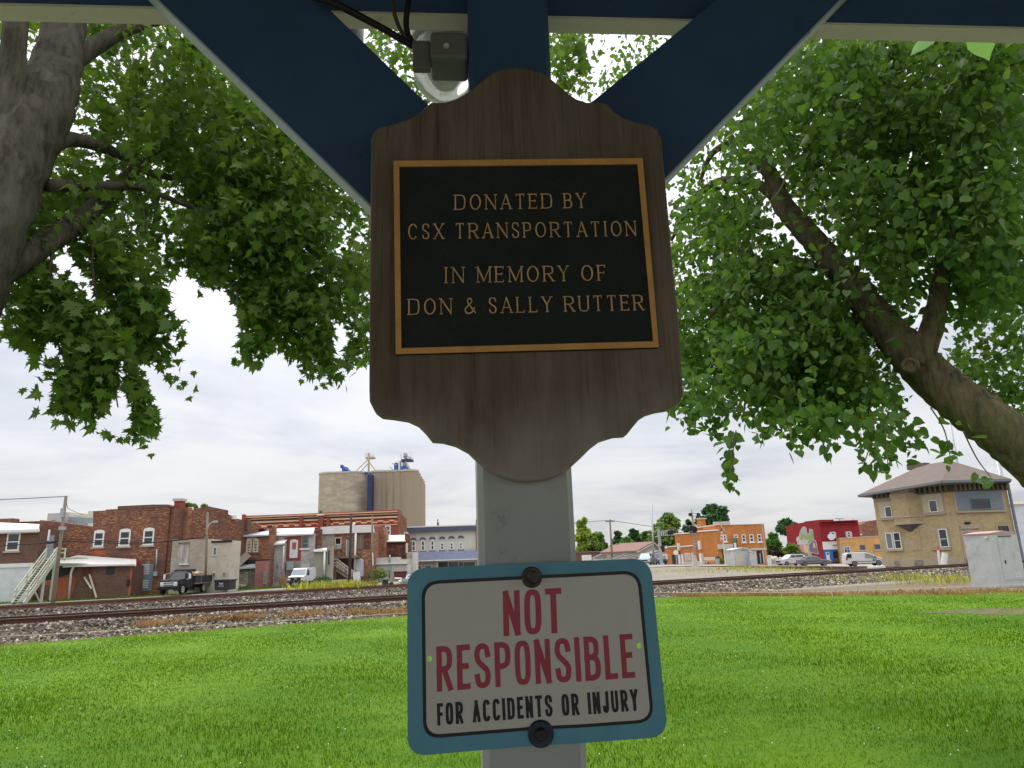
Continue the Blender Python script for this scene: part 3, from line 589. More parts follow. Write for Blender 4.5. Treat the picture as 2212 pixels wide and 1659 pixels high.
def lay(txt, F, BL, BR, TL, o, wid, thick, thin, h, serif, space, gap):
    """lettering between baseline ends, as raised ribbons on facade F at offset o; returns MB"""
    bl, br, tl = [Vector(F.sz(*q, o)) for q in (BL, BR, TL)]; H = (tl-bl).length; ex = (br-bl); Lh = ex.length/H
    adv = []; x = 0.
    for ch in txt:
        if ch == ' ': x += space; continue
        w = wid.get(ch, wid['*']); adv.append((ch, x, w)); x += w+gap
    tot = x-gap; k = Lh/tot; m = MB(); ux = ex/ex.length; uy = (tl-bl)/H; cnt = 0
    def W(px, py, z): q = bl+ux*(px*k*H)+uy*(py*H); return F.P(q.x, q.y, z)
    def ribbon(pts, ws):
        nonlocal cnt; cnt += 1; z = o+h+(cnt % 7)*.00006; n = len(pts); Lp, Rp = [], []
        closed = math.dist(pts[0], pts[-1]) < 1e-4
        for i in range(n):
            if closed: a, b = Vector(pts[(i-1) % (n-1)]), Vector(pts[(i+1) % (n-1)])
            else: a, b = Vector(pts[max(0, i-1)]), Vector(pts[min(n-1, i+1)])
            d = (b-a); d = d.normalized() if d.length > 0 else Vector((1, 0)); q = Vector((-d.y, d.x))*ws[i]/2; p = Vector(pts[i]); Lp.append(p+q); Rp.append(p-q)
        vs = [W(p.x, p.y, z) for p in Lp]+[W(p.x, p.y, z) for p in Rp]+[W(p.x, p.y, o-.0004) for p in Lp]+[W(p.x, p.y, o-.0004) for p in Rp]; fs = []
        for i in range(n-1): fs += [(i, n+i, n+i+1, i+1), (i, i+1, 2*n+i+1, 2*n+i), (n+i+1, n+i, 3*n+i, 3*n+i+1)]
        if not closed: fs += [(n, 0, 2*n, 3*n), (n-1, 2*n-1, 4*n-1, 3*n-1)]
        m.add(vs, fs)
    for ch, x0, w in adv:
        e = thick/2/1.; sx = lambda q: x0+e/k*0+ (thick/2+(w*k-thick)*q)/k; sy = lambda q: (thin if serif else thick)/2+(1-(thin if serif else thick))*q
        for si, st in enumerate(glyph(ch, 2.0 if serif else 3.4)):
            P = [(sx(a), sy(b)) for a, b in st]; P = [P[0]]+[P[i] for i in range(1, len(P)) if math.dist(P[i], P[i-1]) > 1e-4]
            if math.dist(P[0], P[-1]) > 1e-4 and ch not in 'CS&' or not serif and ch in 'CS':
                ee = (thin if serif else thick)/2
                for i0, i1 in ((0, 1), (-1, -2)):
                    dx, dy = (P[i0][0]-P[i1][0])*k, P[i0][1]-P[i1][1]; dl = math.hypot(dx, dy)
                    if dl > .12 or abs(dx) < .02 or abs(dy) < .02: P[i0] = (P[i0][0]+dx/dl*ee/k, P[i0][1]+dy/dl*ee)
            # points are laid out in (advance, height) units; widths likewise
            if serif:
                ws = []
                for i in range(len(P)):
                    a, b = Vector(P[max(0, i-1)]), Vector(P[min(len(P)-1, i+1)]); d = b-a; g = abs(d.y)/max(1e-6, d.length); ws.append(thin+(thick-thin)*g**1.5 if (ch, si) not in THIN else thin*1.1)
                if ch == '&': ws = [thick*.8]*len(P)
            else: ws = [thick]*len(P)
            ribbon(P, ws)
        if serif:
            for a, b in SER.get(ch, []): ribbon([(sx(a)-.11, sy(b)), (sx(a)+.11, sy(b))], [thin*.9]*2)
            for a, b, s_ in VSER.get(ch, []):
                y = sy(b); ribbon([(sx(a), y+(-.14 if s_ < 0 else -.02 if s_ > 0 else -.08)), (sx(a), y+(.02 if s_ < 0 else .14 if s_ > 0 else .08))], [thin]*2)
    return m
wser = {'*': .66, 'I': .2, 'D': .72, 'O': .76, 'N': .74, 'A': .72, 'M': .86, 'S': .5, 'C': .66, 'X': .68, 'B': .56, 'P': .54, 'L': .54, 'E': .56, 'F': .54, 'R': .66, 'T': .62, 'U': .68, 'Y': .66, '&': .78}
for txt, BL, BR, TL in (('DONATED BY', (367, 606), (868, 598), (367, 549)), ('CSX TRANSPORTATION', (190, 718), (1060, 705), (190, 660)), ('IN MEMORY OF', (328, 885), (945, 875), (328, 825)), ('DON & SALLY RUTTER', (190, 1006), (1088, 988), (190, 946))):
    m = lay(txt, PF, ZP(*BL), ZP(*BR), ZP(*TL), PT+.0065, wser, .092, .045, .0014, True, .52, .3)
    m.build('lettering', MATS['letter_gold'], plate, fix=False, uv=False)
# ---- aluminium sign
SO = .006
def sbend(me):
    cz = PF.sz(*ZS(1000, 800), SO)
    for vtx in me.vertices:
        q = vtx.co-PF.p; x = q.dot(PF.t); o = q.dot(PF.n); dx = (x-cz[0])/.17
        k = .006*dx*dx + .0035*math.exp(-((x-cz[0]-.065)/.05)**2) - .002*math.exp(-((x-cz[0])/.03)**2)
        vtx.co += PF.n*k
def slayer(px_polys, o, th):
    me = curve_mesh([[PF.sz(*ZS(x, y), SO) for x, y in pp] for pp in px_polys], th/2)
    bm = bmesh.new(); bm.from_mesh(me); xs = [v.co.x for v in bm.verts]; a, b = min(xs), max(xs)
    for i in range(1, 28):
        bmesh.ops.bisect_plane(bm, geom=bm.verts[:]+bm.edges[:]+bm.faces[:], plane_co=(a+(b-a)*i/28, 0, 0), plane_no=(1, 0, 0), dist=1e-6)
    bm.to_mesh(me); bm.free(); to_facade(me, PF, o+th/2); sbend(me); boxuv(me); return me
def rounded(c, r, n=7): # corners in order, per-corner radius
    o = []
    for i in range(4):
        a, b, d = Vector(c[i-1]), Vector(c[i]), Vector(c[(i+1) % 4]); u1, u2 = (a-b).normalized(), (d-b).normalized(); p, q = b+u1*r, b+u2*r
        for k in range(n+1): t = k/n; o.append(tuple(p*(1-t)**2+b*2*t*(1-t)*.92+p*2*t*(1-t)*.04+q*2*t*(1-t)*.04+q*t*t))
    return o
def edgewave(pts): return pts
outer = rounded([(76, 222), (1818, 146), (1944, 1428), (80, 1568)], 135)
hole = lambda cx, cy, r: [(cx+r*math.cos(2*math.pi*k/14), cy+r*1.12*math.sin(2*math.pi*k/14)) for k in range(14)]
H1, H2 = hole(236, 866, 19), hole(1739, 774, 19)
bl_o = rounded([(178, 312), (1744, 234), (1846, 1324), (192, 1444)], 120); wh = rounded([(203, 336), (1722, 259), (1822, 1302), (216, 1416)], 98)
sg = thing('warning_sign', 'tilted blue bordered white metal sign bolted to the post, red and black lettering', 'sign', PF.P(0, PF.sz(*ZS(1000, 1500), SO)[1], 0))
pn = link('panel', slayer([outer, H1, H2], SO-.0016, .0016), MATS['sign_blue'], sg)
link('border', slayer([bl_o, wh], SO, .0005), MATS['sign_black'], pn)
link('face', slayer([wh, H1, H2], SO, .0004), MATS['sign_white'], pn)
wsan = {'*': .40, 'I': .13, 'M': .5, 'A': .42, 'T': .38, 'E': .33, 'F': .32, 'L': .32, 'J': .34, 'Y': .42}
def stext(txt, BL, BR, TL, thick, mat, space=.3, gap=.13, wid=wsan):
    m = lay(txt, PF, ZS(*BL), ZS(*BR), ZS(*TL), SO+.0004, wid, thick, thick, .0002, False, space, gap)
    me = m.mesh('lettering', fix=False); sbend(me); boxuv(me); link('lettering', me, MATS[mat], pn)
stext('NOT', (768, 710), (1192, 684), (762, 384), .134, 'sign_red', gap=.1)
stext('RESPONSIBLE', (288, 1106), (1712, 1004), (284, 782), .130, 'sign_red', gap=.105)
stext('FOR ACCIDENTS OR INJURY', (292, 1349), (1738, 1240), (288, 1190), .158, 'sign_black', space=.36, gap=.12)
def sp(x, y, o): a, b = PF.sz(*ZS(x, y), o); return PF.P(a, b, o)
c1 = sp(972, 285, SO)
MB().lathe(c1-PF.n*.004, [(.0145, 0), (.0145, .0045), (.013, .006)], 20, PF.n).build('washer', MATS['bolt_steel'], sg); 
MB().lathe(c1+PF.n*.002, [(.0095, 0), (.0095, .016), (.0075, .019)], 6, PF.n).build('bolt', MATS['bolt_steel'], sg)
c2 = sp(1037, 1412, SO)
MB().lathe(c2-PF.n*.003, [(.0175, 0), (.0175, .004), (.0155, .006)], 24, PF.n).build('washer', MATS['washer_blue'], sg)
sc = MB().lathe(c2+PF.n*.0035, [(.0085, 0), (.0085, .004), (.006, .0075)], 20, PF.n).build('screw', MATS['bolt_steel'], sg)
m = MB()
for an in (.6, .6+math.pi/2): 
    d = PF.t*math.cos(an)+Vector((0, 0, math.sin(an))); m.bar(c2+PF.n*.0112-d*.005, c2+PF.n*.0112+d*.005, .0016, .0012, PF.n)
m.build('cross_slot', MATS['sign_black'], sc)
# ---- electrical box, lamp, cables
def zt(x, y, o): a, b = PF.sz(*ZT(x, y), o); return PF.P(a, b, o)
def ztr(x0, y0, x1, y1, o): a = PF.sz(*ZT(x0, y0), o); b = PF.sz(*ZT(x1, y1), o); return a[0], b[1], b[0], a[1]
bx = thing('junction_box', 'grey electrical junction box fixed to the left side of the blue post', 'junction box', zt(1030, 600, -.05))
x0, z0, x1, z1 = ztr(884, 222, 1172, 418, -.012)
MB().fbox(PF, x0, z0, -HW-.001, z1, -.078, -.012).build('box', MATS['box_grey'], bx, bevel=.006)
x0b, z0b, x1b, z1b = ztr(757, 285, 900, 492, -.03)
MB().fbox(PF, x0b, z0b, x0-.0005, z1b, -.045, -.03).build('conduit_hub', MATS['box_grey'], bx, bevel=.003)
MB().lathe(PF.P(x0+.028, z1-.03, -.0125), [(.0055, 0), (.0045, .003)], 12, PF.n).build('screw', MATS['pvc_white'], bx)
lc = zt(995, 480, -.19); lamp = thing('outdoor_lamp', 'round white outdoor lamp with a clear glass jar hanging behind the grey box', 'lamp', lc)
t = NT('lamp_glass'); x = t.bsdf((.88, .89, .83), .12, 0, .6); x.inputs['Transmission Weight'].default_value = .45; x.inputs['IOR'].default_value = 1.2; MATS['lamp_glass'] = t.m
ax = Vector((0, 0, -1)); MB().lathe(lc+Vector((0, 0, .055)), [(.058, 0), (.064, .02), (.064, .07), (.058, .095), (.045, .112), (.022, .12)], 24, ax).build('glass_jar', MATS['lamp_glass'], lamp, smooth=True)
MB().lathe(lc+Vector((0, 0, .10)), [(.045, 0), (.07, .02), (.07, .05), (.066, .052)], 24, ax).build('lamp_collar', MATS['pvc_white'], lamp)
MB().lathe(lc+Vector((0, 0, .04)), [(.012, 0), (.03, .03), (.032, .05), (.02, .075)], 16, ax).build('bulb', MATS['pvc_white'], lamp, smooth=True)
MB().fbox(PF, (lc-PF.p).dot(PF.t)-.035, lc.z+.10, (lc-PF.p).dot(PF.t)+.035, zb+.1, -.21, -.17).build('lamp_arm', MATS['pvc_white'], lamp)
dsx = PF.sz(*ZT(290, 200), -.2); dp = thing('downspout', 'short white stained pipe hanging behind the left brace under the beam', 'pipe', PF.P(dsx[0], dsx[1]-.05, -.2))
MB().cyl(PF.P(dsx[0], dsx[1]-.09, -.2), PF.P(dsx[0], zb+.15, -.2), .033, 16).build('pipe', MATS['pvc_white'], dp, smooth=True)
def cable(label, px, os_, r, mat): 
    pth = smooth_path([zt(x, y, o) for (x, y), o in zip(px, os_)], 8); tag(MB().tube(pth, r, 8).build('cable', MATS[mat], origin=pth[-1], smooth=True), label, 'cable')
cable('thick black cable sagging from the left brace down to the grey box', [(40, -25), (180, 20), (330, 92), (560, 215), (765, 335)], [.0, .0, -.01, -.03, -.05], .0062, 'cable_black')
cable('thin brown cable curving from the beam down to the grey box', [(612, -40), (622, 70), (655, 180), (700, 262), (765, 322)], [-.03, -.03, -.035, -.04, -.055], .0036, 'cable_brown')
cable('dark grey cable looping straight down from the beam into the grey box', [(738, -40), (722, 60), (712, 160), (722, 240), (766, 318)], [-.035, -.035, -.04, -.045, -.06], .0052, 'cable_black')
# ------------------------------------------------------------------ the two near trees
leafmat('maple_leaf', '#46672a', '#7a9644', .56); leafmat('linden_leaf', '#40652c', '#74964a', .54, yellow='#7f9a4a')
def bark(name, a, b, c):
    t = NT(name); v = t.mapping((1, 1, .22)); n = t.noise(v, 14, 8, .7); n2 = t.noise(t.mapping(1.0), 2.2, 5, .6)
    col = t.mix(t.ramp(n, .35, .65), rgb(a), rgb(b)); col = t.mix(t.math('MULTIPLY', t.ramp(n2, .5, .68), .6), col, rgb(c)); t.bsdf(col, .95, 0, .15, bump=n, bstr=1.0, bdist=.03); MATS[name] = t.m
bark('maple_bark', '#3b362f', '#655e53', '#66635a'); bark('linden_bark', '#3f3a2c', '#75694f', '#66683e')
def limb(name, px, rad, mat, parent, n=12, wob=.02):
    """limb through (u, v, depth) pixels or Vectors"""
    P = [at(*p) if not isinstance(p, Vector) else p for p in px]; Q = smooth_path(P, 8); rr = np.interp(np.linspace(0, 1, len(Q)), np.linspace(0, 1, len(rad)), rad)
    m = MB(); m.tube(Q, list(rr), n)
    for i, v in enumerate(m.v):
        k = 1+wob*2.5*math.sin(v[2]*7+v[0]*5)*math.sin(v[1]*9+v[2]*3+i); c = Q[min(i//n, len(Q)-1)]; m.v[i] = tuple(c+(Vector(v)-c)*k)
    m.build(name, MATS[mat], parent, smooth=True, uv=False); return Q
ml = [(0, -.16), (.10, -.02), (.42, -.1), (.30, .1), (.62, .32), (.33, .3), (.40, .52), (.2, .46), (0, 1.0)]
ml = ml + [(-x, y) for x, y in ml[-2:0:-1]]
MT = np.array([[0, .12, 0]]+[[x, y, .10*abs(x)-.12*y*y] for x, y in ml]); MTF = np.array([[0, 1+i, 1+(i+1) % len(ml)] for i in range(len(ml))])
ll = [(0, -.02), (.24, -.1), (.44, .08), (.47, .34), (.34, .62), (.13, .86), (0, 1.05)]; ll = ll+[(-x, y) for x, y in ll[-2:0:-1]]
LT = np.array([[0, .3, -.03]]+[[x, y, .16*abs(x)-.10*y*y] for x, y in ll]); LTF = np.array([[0, 1+i, 1+(i+1) % len(ll)] for i in range(len(ll))])
def leaves(name, pos, size, T, Tf, mat, parent, hang=.75):
    n = len(pos); d = rng.normal(0, .85, (n, 3)); d[:, 2] -= hang; up = rng.normal(0, .6, (n, 3)); up[:, 2] += .9
    v, f = scatter(T, Tf, pos, size*rng.uniform(.5, 1.35, n), basis(d, up)); return nmesh(name, v, f, MATS[mat], parent)
HOLE = []
def field(p, s=1.0):
    return np.sin(p[:, 0]*2.1*s+1)*np.sin(p[:, 1]*1.7*s+2)+np.sin(p[:, 2]*2.6*s)*np.sin(p[:, 0]*3.1*s+p[:, 1]*2.3*s)+.6*np.sin(p[:, 0]*6.3*s+p[:, 2]*5.1*s)*np.sin(p[:, 1]*5.7*s)
def clumpy(u, v, d, spread, per):
    """turn seed points into little sprays of leaves"""
    P = np.array([at(a, b, c) for a, b, c in zip(u, v, d)]); P = np.repeat(P, per, 0); return P+rng.normal(0, spread, P.shape)*np.array([1, 1, .8])
def blobs(tab, per=7, spread=.11, thr=-.95):
    out = []
    for cu, cv, ru, rv, d0, d1, n in tab:
        k = max(1, n//per); r = np.sqrt(rng.uniform(0, 1, k))*rng.choice([.85, 1.0, 1.22], k); t = rng.uniform(0, 2*np.pi, k); cv = cv-(16 if cv > 480 else 0); u, v = cu+ru*r*np.cos(t), cv+rv*r*np.sin(t); d = rng.uniform(d0, d1, k); out.append(clumpy(u, v, d, spread, per))
    P = np.concatenate(out); return P[field(P)+.35*field(P*2.3+5) > thr] if thr is not None else P
def project(P):
    q = P-np.array(CAM); z = q @ np.array(_F); return 1106+FPX*(q @ np.array(RC))/z, 829.5-FPX*(q @ np.array(UC))/z
def clear(P, path, keep):
    """thin the leaves hanging in front of a limb: path of (u, v, depth, half width in px)"""
    u, v = project(P); bad = np.zeros(len(P), bool)
    for a, b in zip(path[:-1], path[1:]):
        a, b = np.array(a, float), np.array(b, float); d = b[:2]-a[:2]; t = np.clip(((u-a[0])*d[0]+(v-a[1])*d[1])/(d @ d), 0, 1); dist = np.hypot(u-a[0]-t*d[0], v-a[1]-t*d[1]); w = a[3]+(b[3]-a[3])*t; dp = a[2]+(b[2]-a[2])*t
        bad |= (dist < w) & (P[:, 1] < dp+.15) & (P[:, 1] > .5)
    return P[~bad | (rng.uniform(0, 1, len(P)) < keep)]
# --- maple on the left
tb = Vector((-5.6, 4.7, 0)); mt = thing('maple_tree', 'big maple at the left with a thick forked grey trunk and hanging leafy sprays', 'tree', tb)
Q = limb('trunk', [Vector((-5.6, 4.7, -.1)), Vector((-5.45, 4.75, 1.6)), at(-190, 760, 5.0), at(-75, 540, 5.1), at(15, 350, 5.3), at(92, 230, 5.5), at(128, 120, 5.8), at(160, -60, 6.2), at(210, -300, 6.8)], [.50, .42, .38, .35, .31, .25, .2, .17, .13], 'maple_bark', mt, 16, .03)
limb('limb', [at(30, 330, 5.3), at(20, 240, 5.2), at(28, 120, 5.2), at(40, -20, 5.2), at(60, -260, 5.4)], [.14, .115, .1, .09, .07], 'maple_bark', mt)
limb('limb', [at(-130, 690, 5.0), at(-20, 605, 5.3), at(70, 545, 5.6), at(160, 485, 6.0), at(240, 415, 6.5), at(330, 330, 7.0), at(430, 250, 7.6)], [.14, .115, .105, .095, .075, .05, .025], 'maple_bark', mt)
limb('limb', [at(90, 330, 5.4), at(150, 300, 5.8), at(250, 330, 6.4), at(330, 375, 6.8), at(450, 400, 7.2), at(560, 470, 7.6)], [.09, .07, .05, .04, .03, .015], 'maple_bark', mt)
limb('limb', [at(130, 150, 5.8), at(280, 60, 6.4), at(420, 45, 7.0), at(560, 130, 7.6), at(700, 200, 8.2)], [.1, .07, .05, .04, .02], 'maple_bark', mt)
limb('limb', [at(100, 400, 5.5), at(200, 402, 6.0), at(300, 405, 6.4), at(420, 450, 6.8), at(520, 480, 7.2)], [.06, .045, .035, .025, .012], 'maple_bark', mt)
limb('limb', [at(250, 330, 7.4), at(380, 260, 7.8), at(480, 215, 8.2), at(540, 200, 8.5), at(640, 190, 8.8)], [.03, .045, .045, .04, .02], 'maple_bark', mt)
def twig(pts, r, par, mat): limb('twig', pts, r, mat, par, 6, 0)
for pts in ([(300, 420, 6.3), (318, 500, 6.2), (322, 560, 6.2), (318, 600, 6.2)], [(215, 470, 6), (200, 560, 5.9), (215, 680, 5.9), (240, 800, 5.9), (255, 880, 5.9)], [(120, 520, 5.7), (105, 610, 5.7), (118, 720, 5.7), (160, 820, 5.7)],
            [(345, 420, 6.6), (330, 500, 6.5), (345, 570, 6.5), (392, 598, 6.5)], [(520, 460, 7.1), (560, 560, 7.1), (600, 640, 7.1), (680, 760, 7.1)], [(640, 420, 7.6), (720, 560, 7.6), (770, 650, 7.5)]):
    twig([at(*p) for p in pts], [.014, .012, .01, .005], mt, 'maple_bark')
tab = [ # u, v, ru, rv, depth range, leaves
 (330, 60, 180, 60, 6, 8.5, 900), (300, 170, 190, 120, 6, 8.5, 2000), (430, 260, 190, 130, 6.3, 8.8, 2200), (250, 330, 160, 110, 6, 8, 1500), (560, 330, 150, 120, 6.8, 9, 1800), (640, 420, 160, 110, 6.8, 9, 2000), (480, 440, 170, 90, 6.5, 8.6, 1800),
 (340, 450, 170, 75, 6.2, 8, 1300), (560, 540, 150, 70, 6.8, 8.4, 1500), (720, 540, 110, 110, 6.8, 8.6, 1500), (600, 640, 90, 75, 6.8, 8, 900), (640, 720, 70, 55, 6.9, 7.8, 520), (690, 790, 38, 45, 7, 7.6, 260), (770, 660, 55, 85, 7, 8, 560), (780, 770, 30, 55, 7, 7.6, 190), (545, 690, 45, 60, 6.9, 7.6, 380), (405, 570, 42, 22, 6.6, 7, 110), (560, 760, 30, 28, 6.9, 7.4, 110), (470, 590, 60, 50, 6.8, 7.6, 300),
 (120, 470, 140, 80, 5.6, 6.8, 800), (60, 420, 90, 60, 5.8, 7, 380), (180, 560, 110, 80, 5.6, 6.6, 900), (80, 610, 75, 60, 5.5, 6.3, 420), (60, 690, 42, 60, 5.5, 6.1, 260), (130, 700, 45, 55, 5.5, 6.2, 300), (235, 660, 92, 88, 5.6, 6.6, 1100), (185, 790, 70, 60, 5.6, 6.4, 560), (175, 870, 32, 50, 5.6, 6.2, 260), (245, 790, 72, 76, 5.6, 6.5, 760), (290, 870, 60, 50, 5.7, 6.4, 420), (322, 730, 28, 90, 5.8, 6.4, 400), (325, 900, 26, 30, 5.8, 6.2, 150), (330, 820, 18, 60, 5.8, 6.3, 190), (310, 920, 26, 24, 5.8, 6.2, 90),
 (60, 60, 60, 40, 6, 8, 260), (900, 130, 130, 90, 8, 10.5, 420), (800, 80, 90, 70, 7.5, 10, 420), (960, 60, 90, 70, 8, 11, 380), (870, 200, 70, 40, 8, 10, 200), (1220, 130, 42, 75, 7.6, 9, 420), (1150, 60, 100, 60, 8.5, 10.5, 260)]
mp = [blobs([(*q[:6], int(q[6]*1.25)) for q in tab], 9, .11, -.55)]
up_ = rng.uniform(0, 1, (11000, 3)); cen = np.array([-3.4, 6.5, 9.5]); q = rng.normal(0, 1, (700, 3)); q /= np.linalg.norm(q, axis=1)[:, None]; q = q*rng.uniform(.3, 1, (700, 1))**.5*np.array([5.0, 4.0, 3.4])+cen
q = np.repeat(q, 10, 0)+rng.normal(0, .34, (7000, 3)); q = q[(q[:, 2] > 5.2+.62*q[:, 1].clip(0, 20)*0+.0)]  # overhead leaves out of view, thickened to shade the near lawn
rel = (q[:, 2]-1.6)/np.maximum(q[:, 1], .5); q = q[(rel > 1.0) | (q[:, 1] < 0)]
mp = np.concatenate(mp+[q]); mp = clear(mp, [(-60, 560, 5.2, 150), (15, 350, 5.4, 120), (92, 230, 5.6, 95), (128, 120, 5.9, 80), (160, -60, 6.3, 70)], .04); mp = clear(mp, [(-130, 690, 5.1, 60), (70, 545, 5.7, 55), (160, 485, 6.1, 48), (250, 405, 6.6, 38)], .3)
uu, vv = project(mp); far_ = mp[:, 1] > .5
for cu, cv, ru, rv in ((258, 885, 32, 55), (112, 752, 24, 26), (262, 800, 16, 34), (395, 640, 26, 60), (470, 700, 50, 80), (600, 800, 26, 46), (735, 740, 18, 44)): k = far_ & (((uu-cu)/ru)**2+((vv-cv)/rv)**2 < 1); mp, uu, vv, far_ = mp[~k], uu[~k], vv[~k], far_[~k]
leaves('crown', mp, .098, MT, MTF, 'maple_leaf', mt)
# --- round-leaved tree on the right
tb = Vector((7.85, 6.0, 0)); lt = thing('linden_tree', 'leaning tree at the right with a furrowed brown trunk and drooping round leaves', 'tree', tb)
limb('trunk', [Vector((7.9, 6.0, -.1)), Vector((7.5, 6.0, .8)), at(2420, 1180, 6.1), at(2310, 1065, 6.2), at(2212, 972, 6.3), at(2120, 900, 6.4), at(2030, 830, 6.6), at(1965, 765, 6.7), at(1900, 690, 6.9), at(1820, 590, 7.2), at(1745, 505, 7.5), at(1690, 440, 7.8), at(1660, 370, 8.1), at(1600, 330, 8.4)], [.31, .28, .25, .235, .225, .215, .205, .195, .16, .14, .13, .12, .09, .07], 'linden_bark', lt, 16, .03)
limb('limb', [at(1980, 790, 6.6), at(2003, 735, 6.55), at(2018, 690, 6.5), at(2035, 600, 6.6), at(2070, 450, 6.8), at(2150, 280, 7.0), at(2200, 120, 7.2)], [.13, .115, .095, .08, .07, .06, .04], 'linden_bark', lt)
limb('limb', [at(1690, 440, 7.8), at(1640, 400, 8.0), at(1560, 390, 8.4), at(1500, 430, 8.8), at(1450, 520, 9)], [.09, .06, .05, .04, .02], 'linden_bark', lt)
limb('limb', [at(1665, 400, 8.0), at(1655, 330, 8.0), at(1610, 300, 8.2), at(1540, 330, 8.5), at(1510, 400, 8.7)], [.08, .06, .05, .04, .02], 'linden_bark', lt)
limb('limb', [at(1820, 600, 7.2), at(1700, 560, 7.0), at(1600, 600, 7.0), at(1530, 690, 7.0)], [.05, .04, .03, .012], 'linden_bark', lt)
sc = at(1966, 790, 6.42); MB().lathe(sc, [(.075, -.03), (.085, .0), (.07, .03), (.045, .035), (.04, .01)], 12, (-.5, -.85, .1)).build('knot', MATS['linden_bark'], lt, smooth=True, uv=False)
for pts in ([(1700, 330, 6), (1690, 400, 5.9), (1655, 450, 5.9), (1640, 520, 5.9)], [(1590, 930, 6), (1580, 1000, 5.9), (1575, 1040, 5.9)], [(1690, 880, 5.2), (1705, 930, 5.2), (1722, 975, 5.1)], [(1890, 900, 5.6), (1880, 960, 5.6), (1860, 1020, 5.6)], [(1905, 900, 5.5), (1915, 960, 5.5), (1918, 1010, 5.4)], [(2010, 880, 5.6), (2040, 930, 5.6), (2055, 1000, 5.6)], [(2080, 930, 5.5), (2110, 990, 5.5), (2140, 1030, 5.4)]):
    twig([at(*p) for p in pts], [.006, .005, .003], lt, 'linden_bark')
tab = [
 (1560, 420, 130, 110, 7, 10, 1000), (1520, 560, 120, 130, 7, 10, 1500), (1520, 720, 110, 110, 6.8, 9, 1500), (1500, 830, 70, 60, 6.8, 8.4, 480), (1640, 520, 130, 120, 6.6, 9.4, 1300), (1680, 680, 150, 120, 6.4, 8.6, 2300), (1690, 800, 160, 90, 6.2, 8.2, 2300), (1800, 760, 130, 110, 6.2, 8.2, 1900), (1640, 880, 170, 45, 6.2, 7.6, 900), (1820, 870, 120, 55, 6.2, 7.6, 900), (1870, 620, 110, 120, 6, 8.2, 1500),
 (1700, 260, 150, 110, 6, 9.6, 2000), (1850, 200, 150, 110, 5.6, 9, 2400), (2000, 160, 160, 110, 5.4, 9, 2800), (2140, 200, 120, 140, 5.4, 9, 2600), (1800, 370, 140, 90, 5.8, 9, 1600), (1950, 330, 140, 120, 5.6, 9, 2600), (2100, 400, 130, 150, 5.4, 8.6, 2900), (1990, 480, 130, 110, 5.8, 8.6, 2000), (2150, 580, 90, 100, 5.6, 8.6, 1600), (2080, 640, 70, 70, 6.2, 8.2, 700), (2150, 740, 80, 90, 7.2, 9, 650), (1650, 160, 80, 70, 7, 10, 500), (1800, 110, 160, 40, 5.6, 9, 900), (2080, 90, 160, 30, 5.2, 8, 700),
 (1380, 120, 110, 90, 9, 12, 420), (1320, 190, 80, 50, 9, 12, 200), (1460, 90, 80, 60, 9, 12, 220),
 (2120, 830, 80, 50, 7.2, 8.6, 300), (2190, 870, 40, 60, 7, 8, 170), (1900, 930, 50, 50, 5.6, 6.4, 130), (1740, 920, 60, 30, 5.6, 6.6, 130), (2030, 910, 30, 40, 5.5, 6, 60)]
lp = [blobs([(*q[:6], int(q[6]*1.45)) for q in tab], 7, .12, -.7)]
hang = []
for u, v0, v1, d, n, w in ((1582, 930, 1060, 6, 26, 9), (1570, 940, 1040, 6, 16, 8), (1710, 900, 985, 5, 9, 16), (1722, 955, 980, 4.9, 2, 6), (1895, 900, 1020, 5.5, 26, 16), (1862, 930, 1015, 5.6, 14, 9), (1917, 960, 1030, 5.3, 8, 8), (2045, 900, 1010, 5.6, 18, 11), (2075, 900, 990, 5.5, 12, 12), (2120, 960, 1050, 5.4, 16, 10), (2145, 990, 1045, 5.3, 8, 8), (1540, 900, 950, 6.4, 14, 14), (1640, 900, 950, 6, 14, 20), (1800, 920, 960, 5.8, 12, 20), (2190, 900, 1010, 6.8, 14, 14), (1490, 880, 935, 6.6, 12, 16), (1975, 900, 960, 5.6, 12, 14)):
    for k in range(n): t_ = (k+.5)/n; hang.append(at(u+rng.normal(0, w)*(1-.5*t_), v0+(v1-v0)*t_, d+rng.normal(0, .08)))
cen = np.array([4.2, 6.8, 9.0]); q = rng.normal(0, 1, (700, 3)); q /= np.linalg.norm(q, axis=1)[:, None]; q = q*rng.uniform(.3, 1, (700, 1))**.5*np.array([5.0, 4.4, 3.6])+cen
q = np.repeat(q, 14, 0)+rng.normal(0, .36, (9800, 3)); rel = (q[:, 2]-1.6)/np.maximum(q[:, 1], .5); q = q[(rel > .98) | (q[:, 1] < 0)]  # unseen upper crown, leaves added to cast shade on the lawn
P = np.concatenate(lp+[np.array([tuple(p) for p in hang]), q]); P = clear(P, [(2310, 1065, 6.4, 110), (2120, 900, 6.6, 88), (2030, 835, 6.8, 90), (1965, 765, 6.9, 85), (1900, 690, 7.1, 62), (1820, 590, 7.4, 52), (1745, 505, 7.7, 46), (1690, 440, 8.0, 40), (1660, 370, 8.3, 30)], .10); P = clear(P, [(1980, 790, 6.8, 60), (2018, 690, 6.7, 42), (2035, 600, 6.7, 32)], .15)
leaves('crown', P, .075, LT, LTF, 'linden_leaf', lt, .9)
# two pale leaves hanging just outside the beam
MATS['pale_leaf'] = leafmat('pale_leaf', '#7fae62', '#8cba70', .6)
leaves('crown', np.array([tuple(at(2008, 76, 2.6)), tuple(at(2112, 76, 2.6))]), .085, LT, LTF, 'pale_leaf', lt, 1.2)
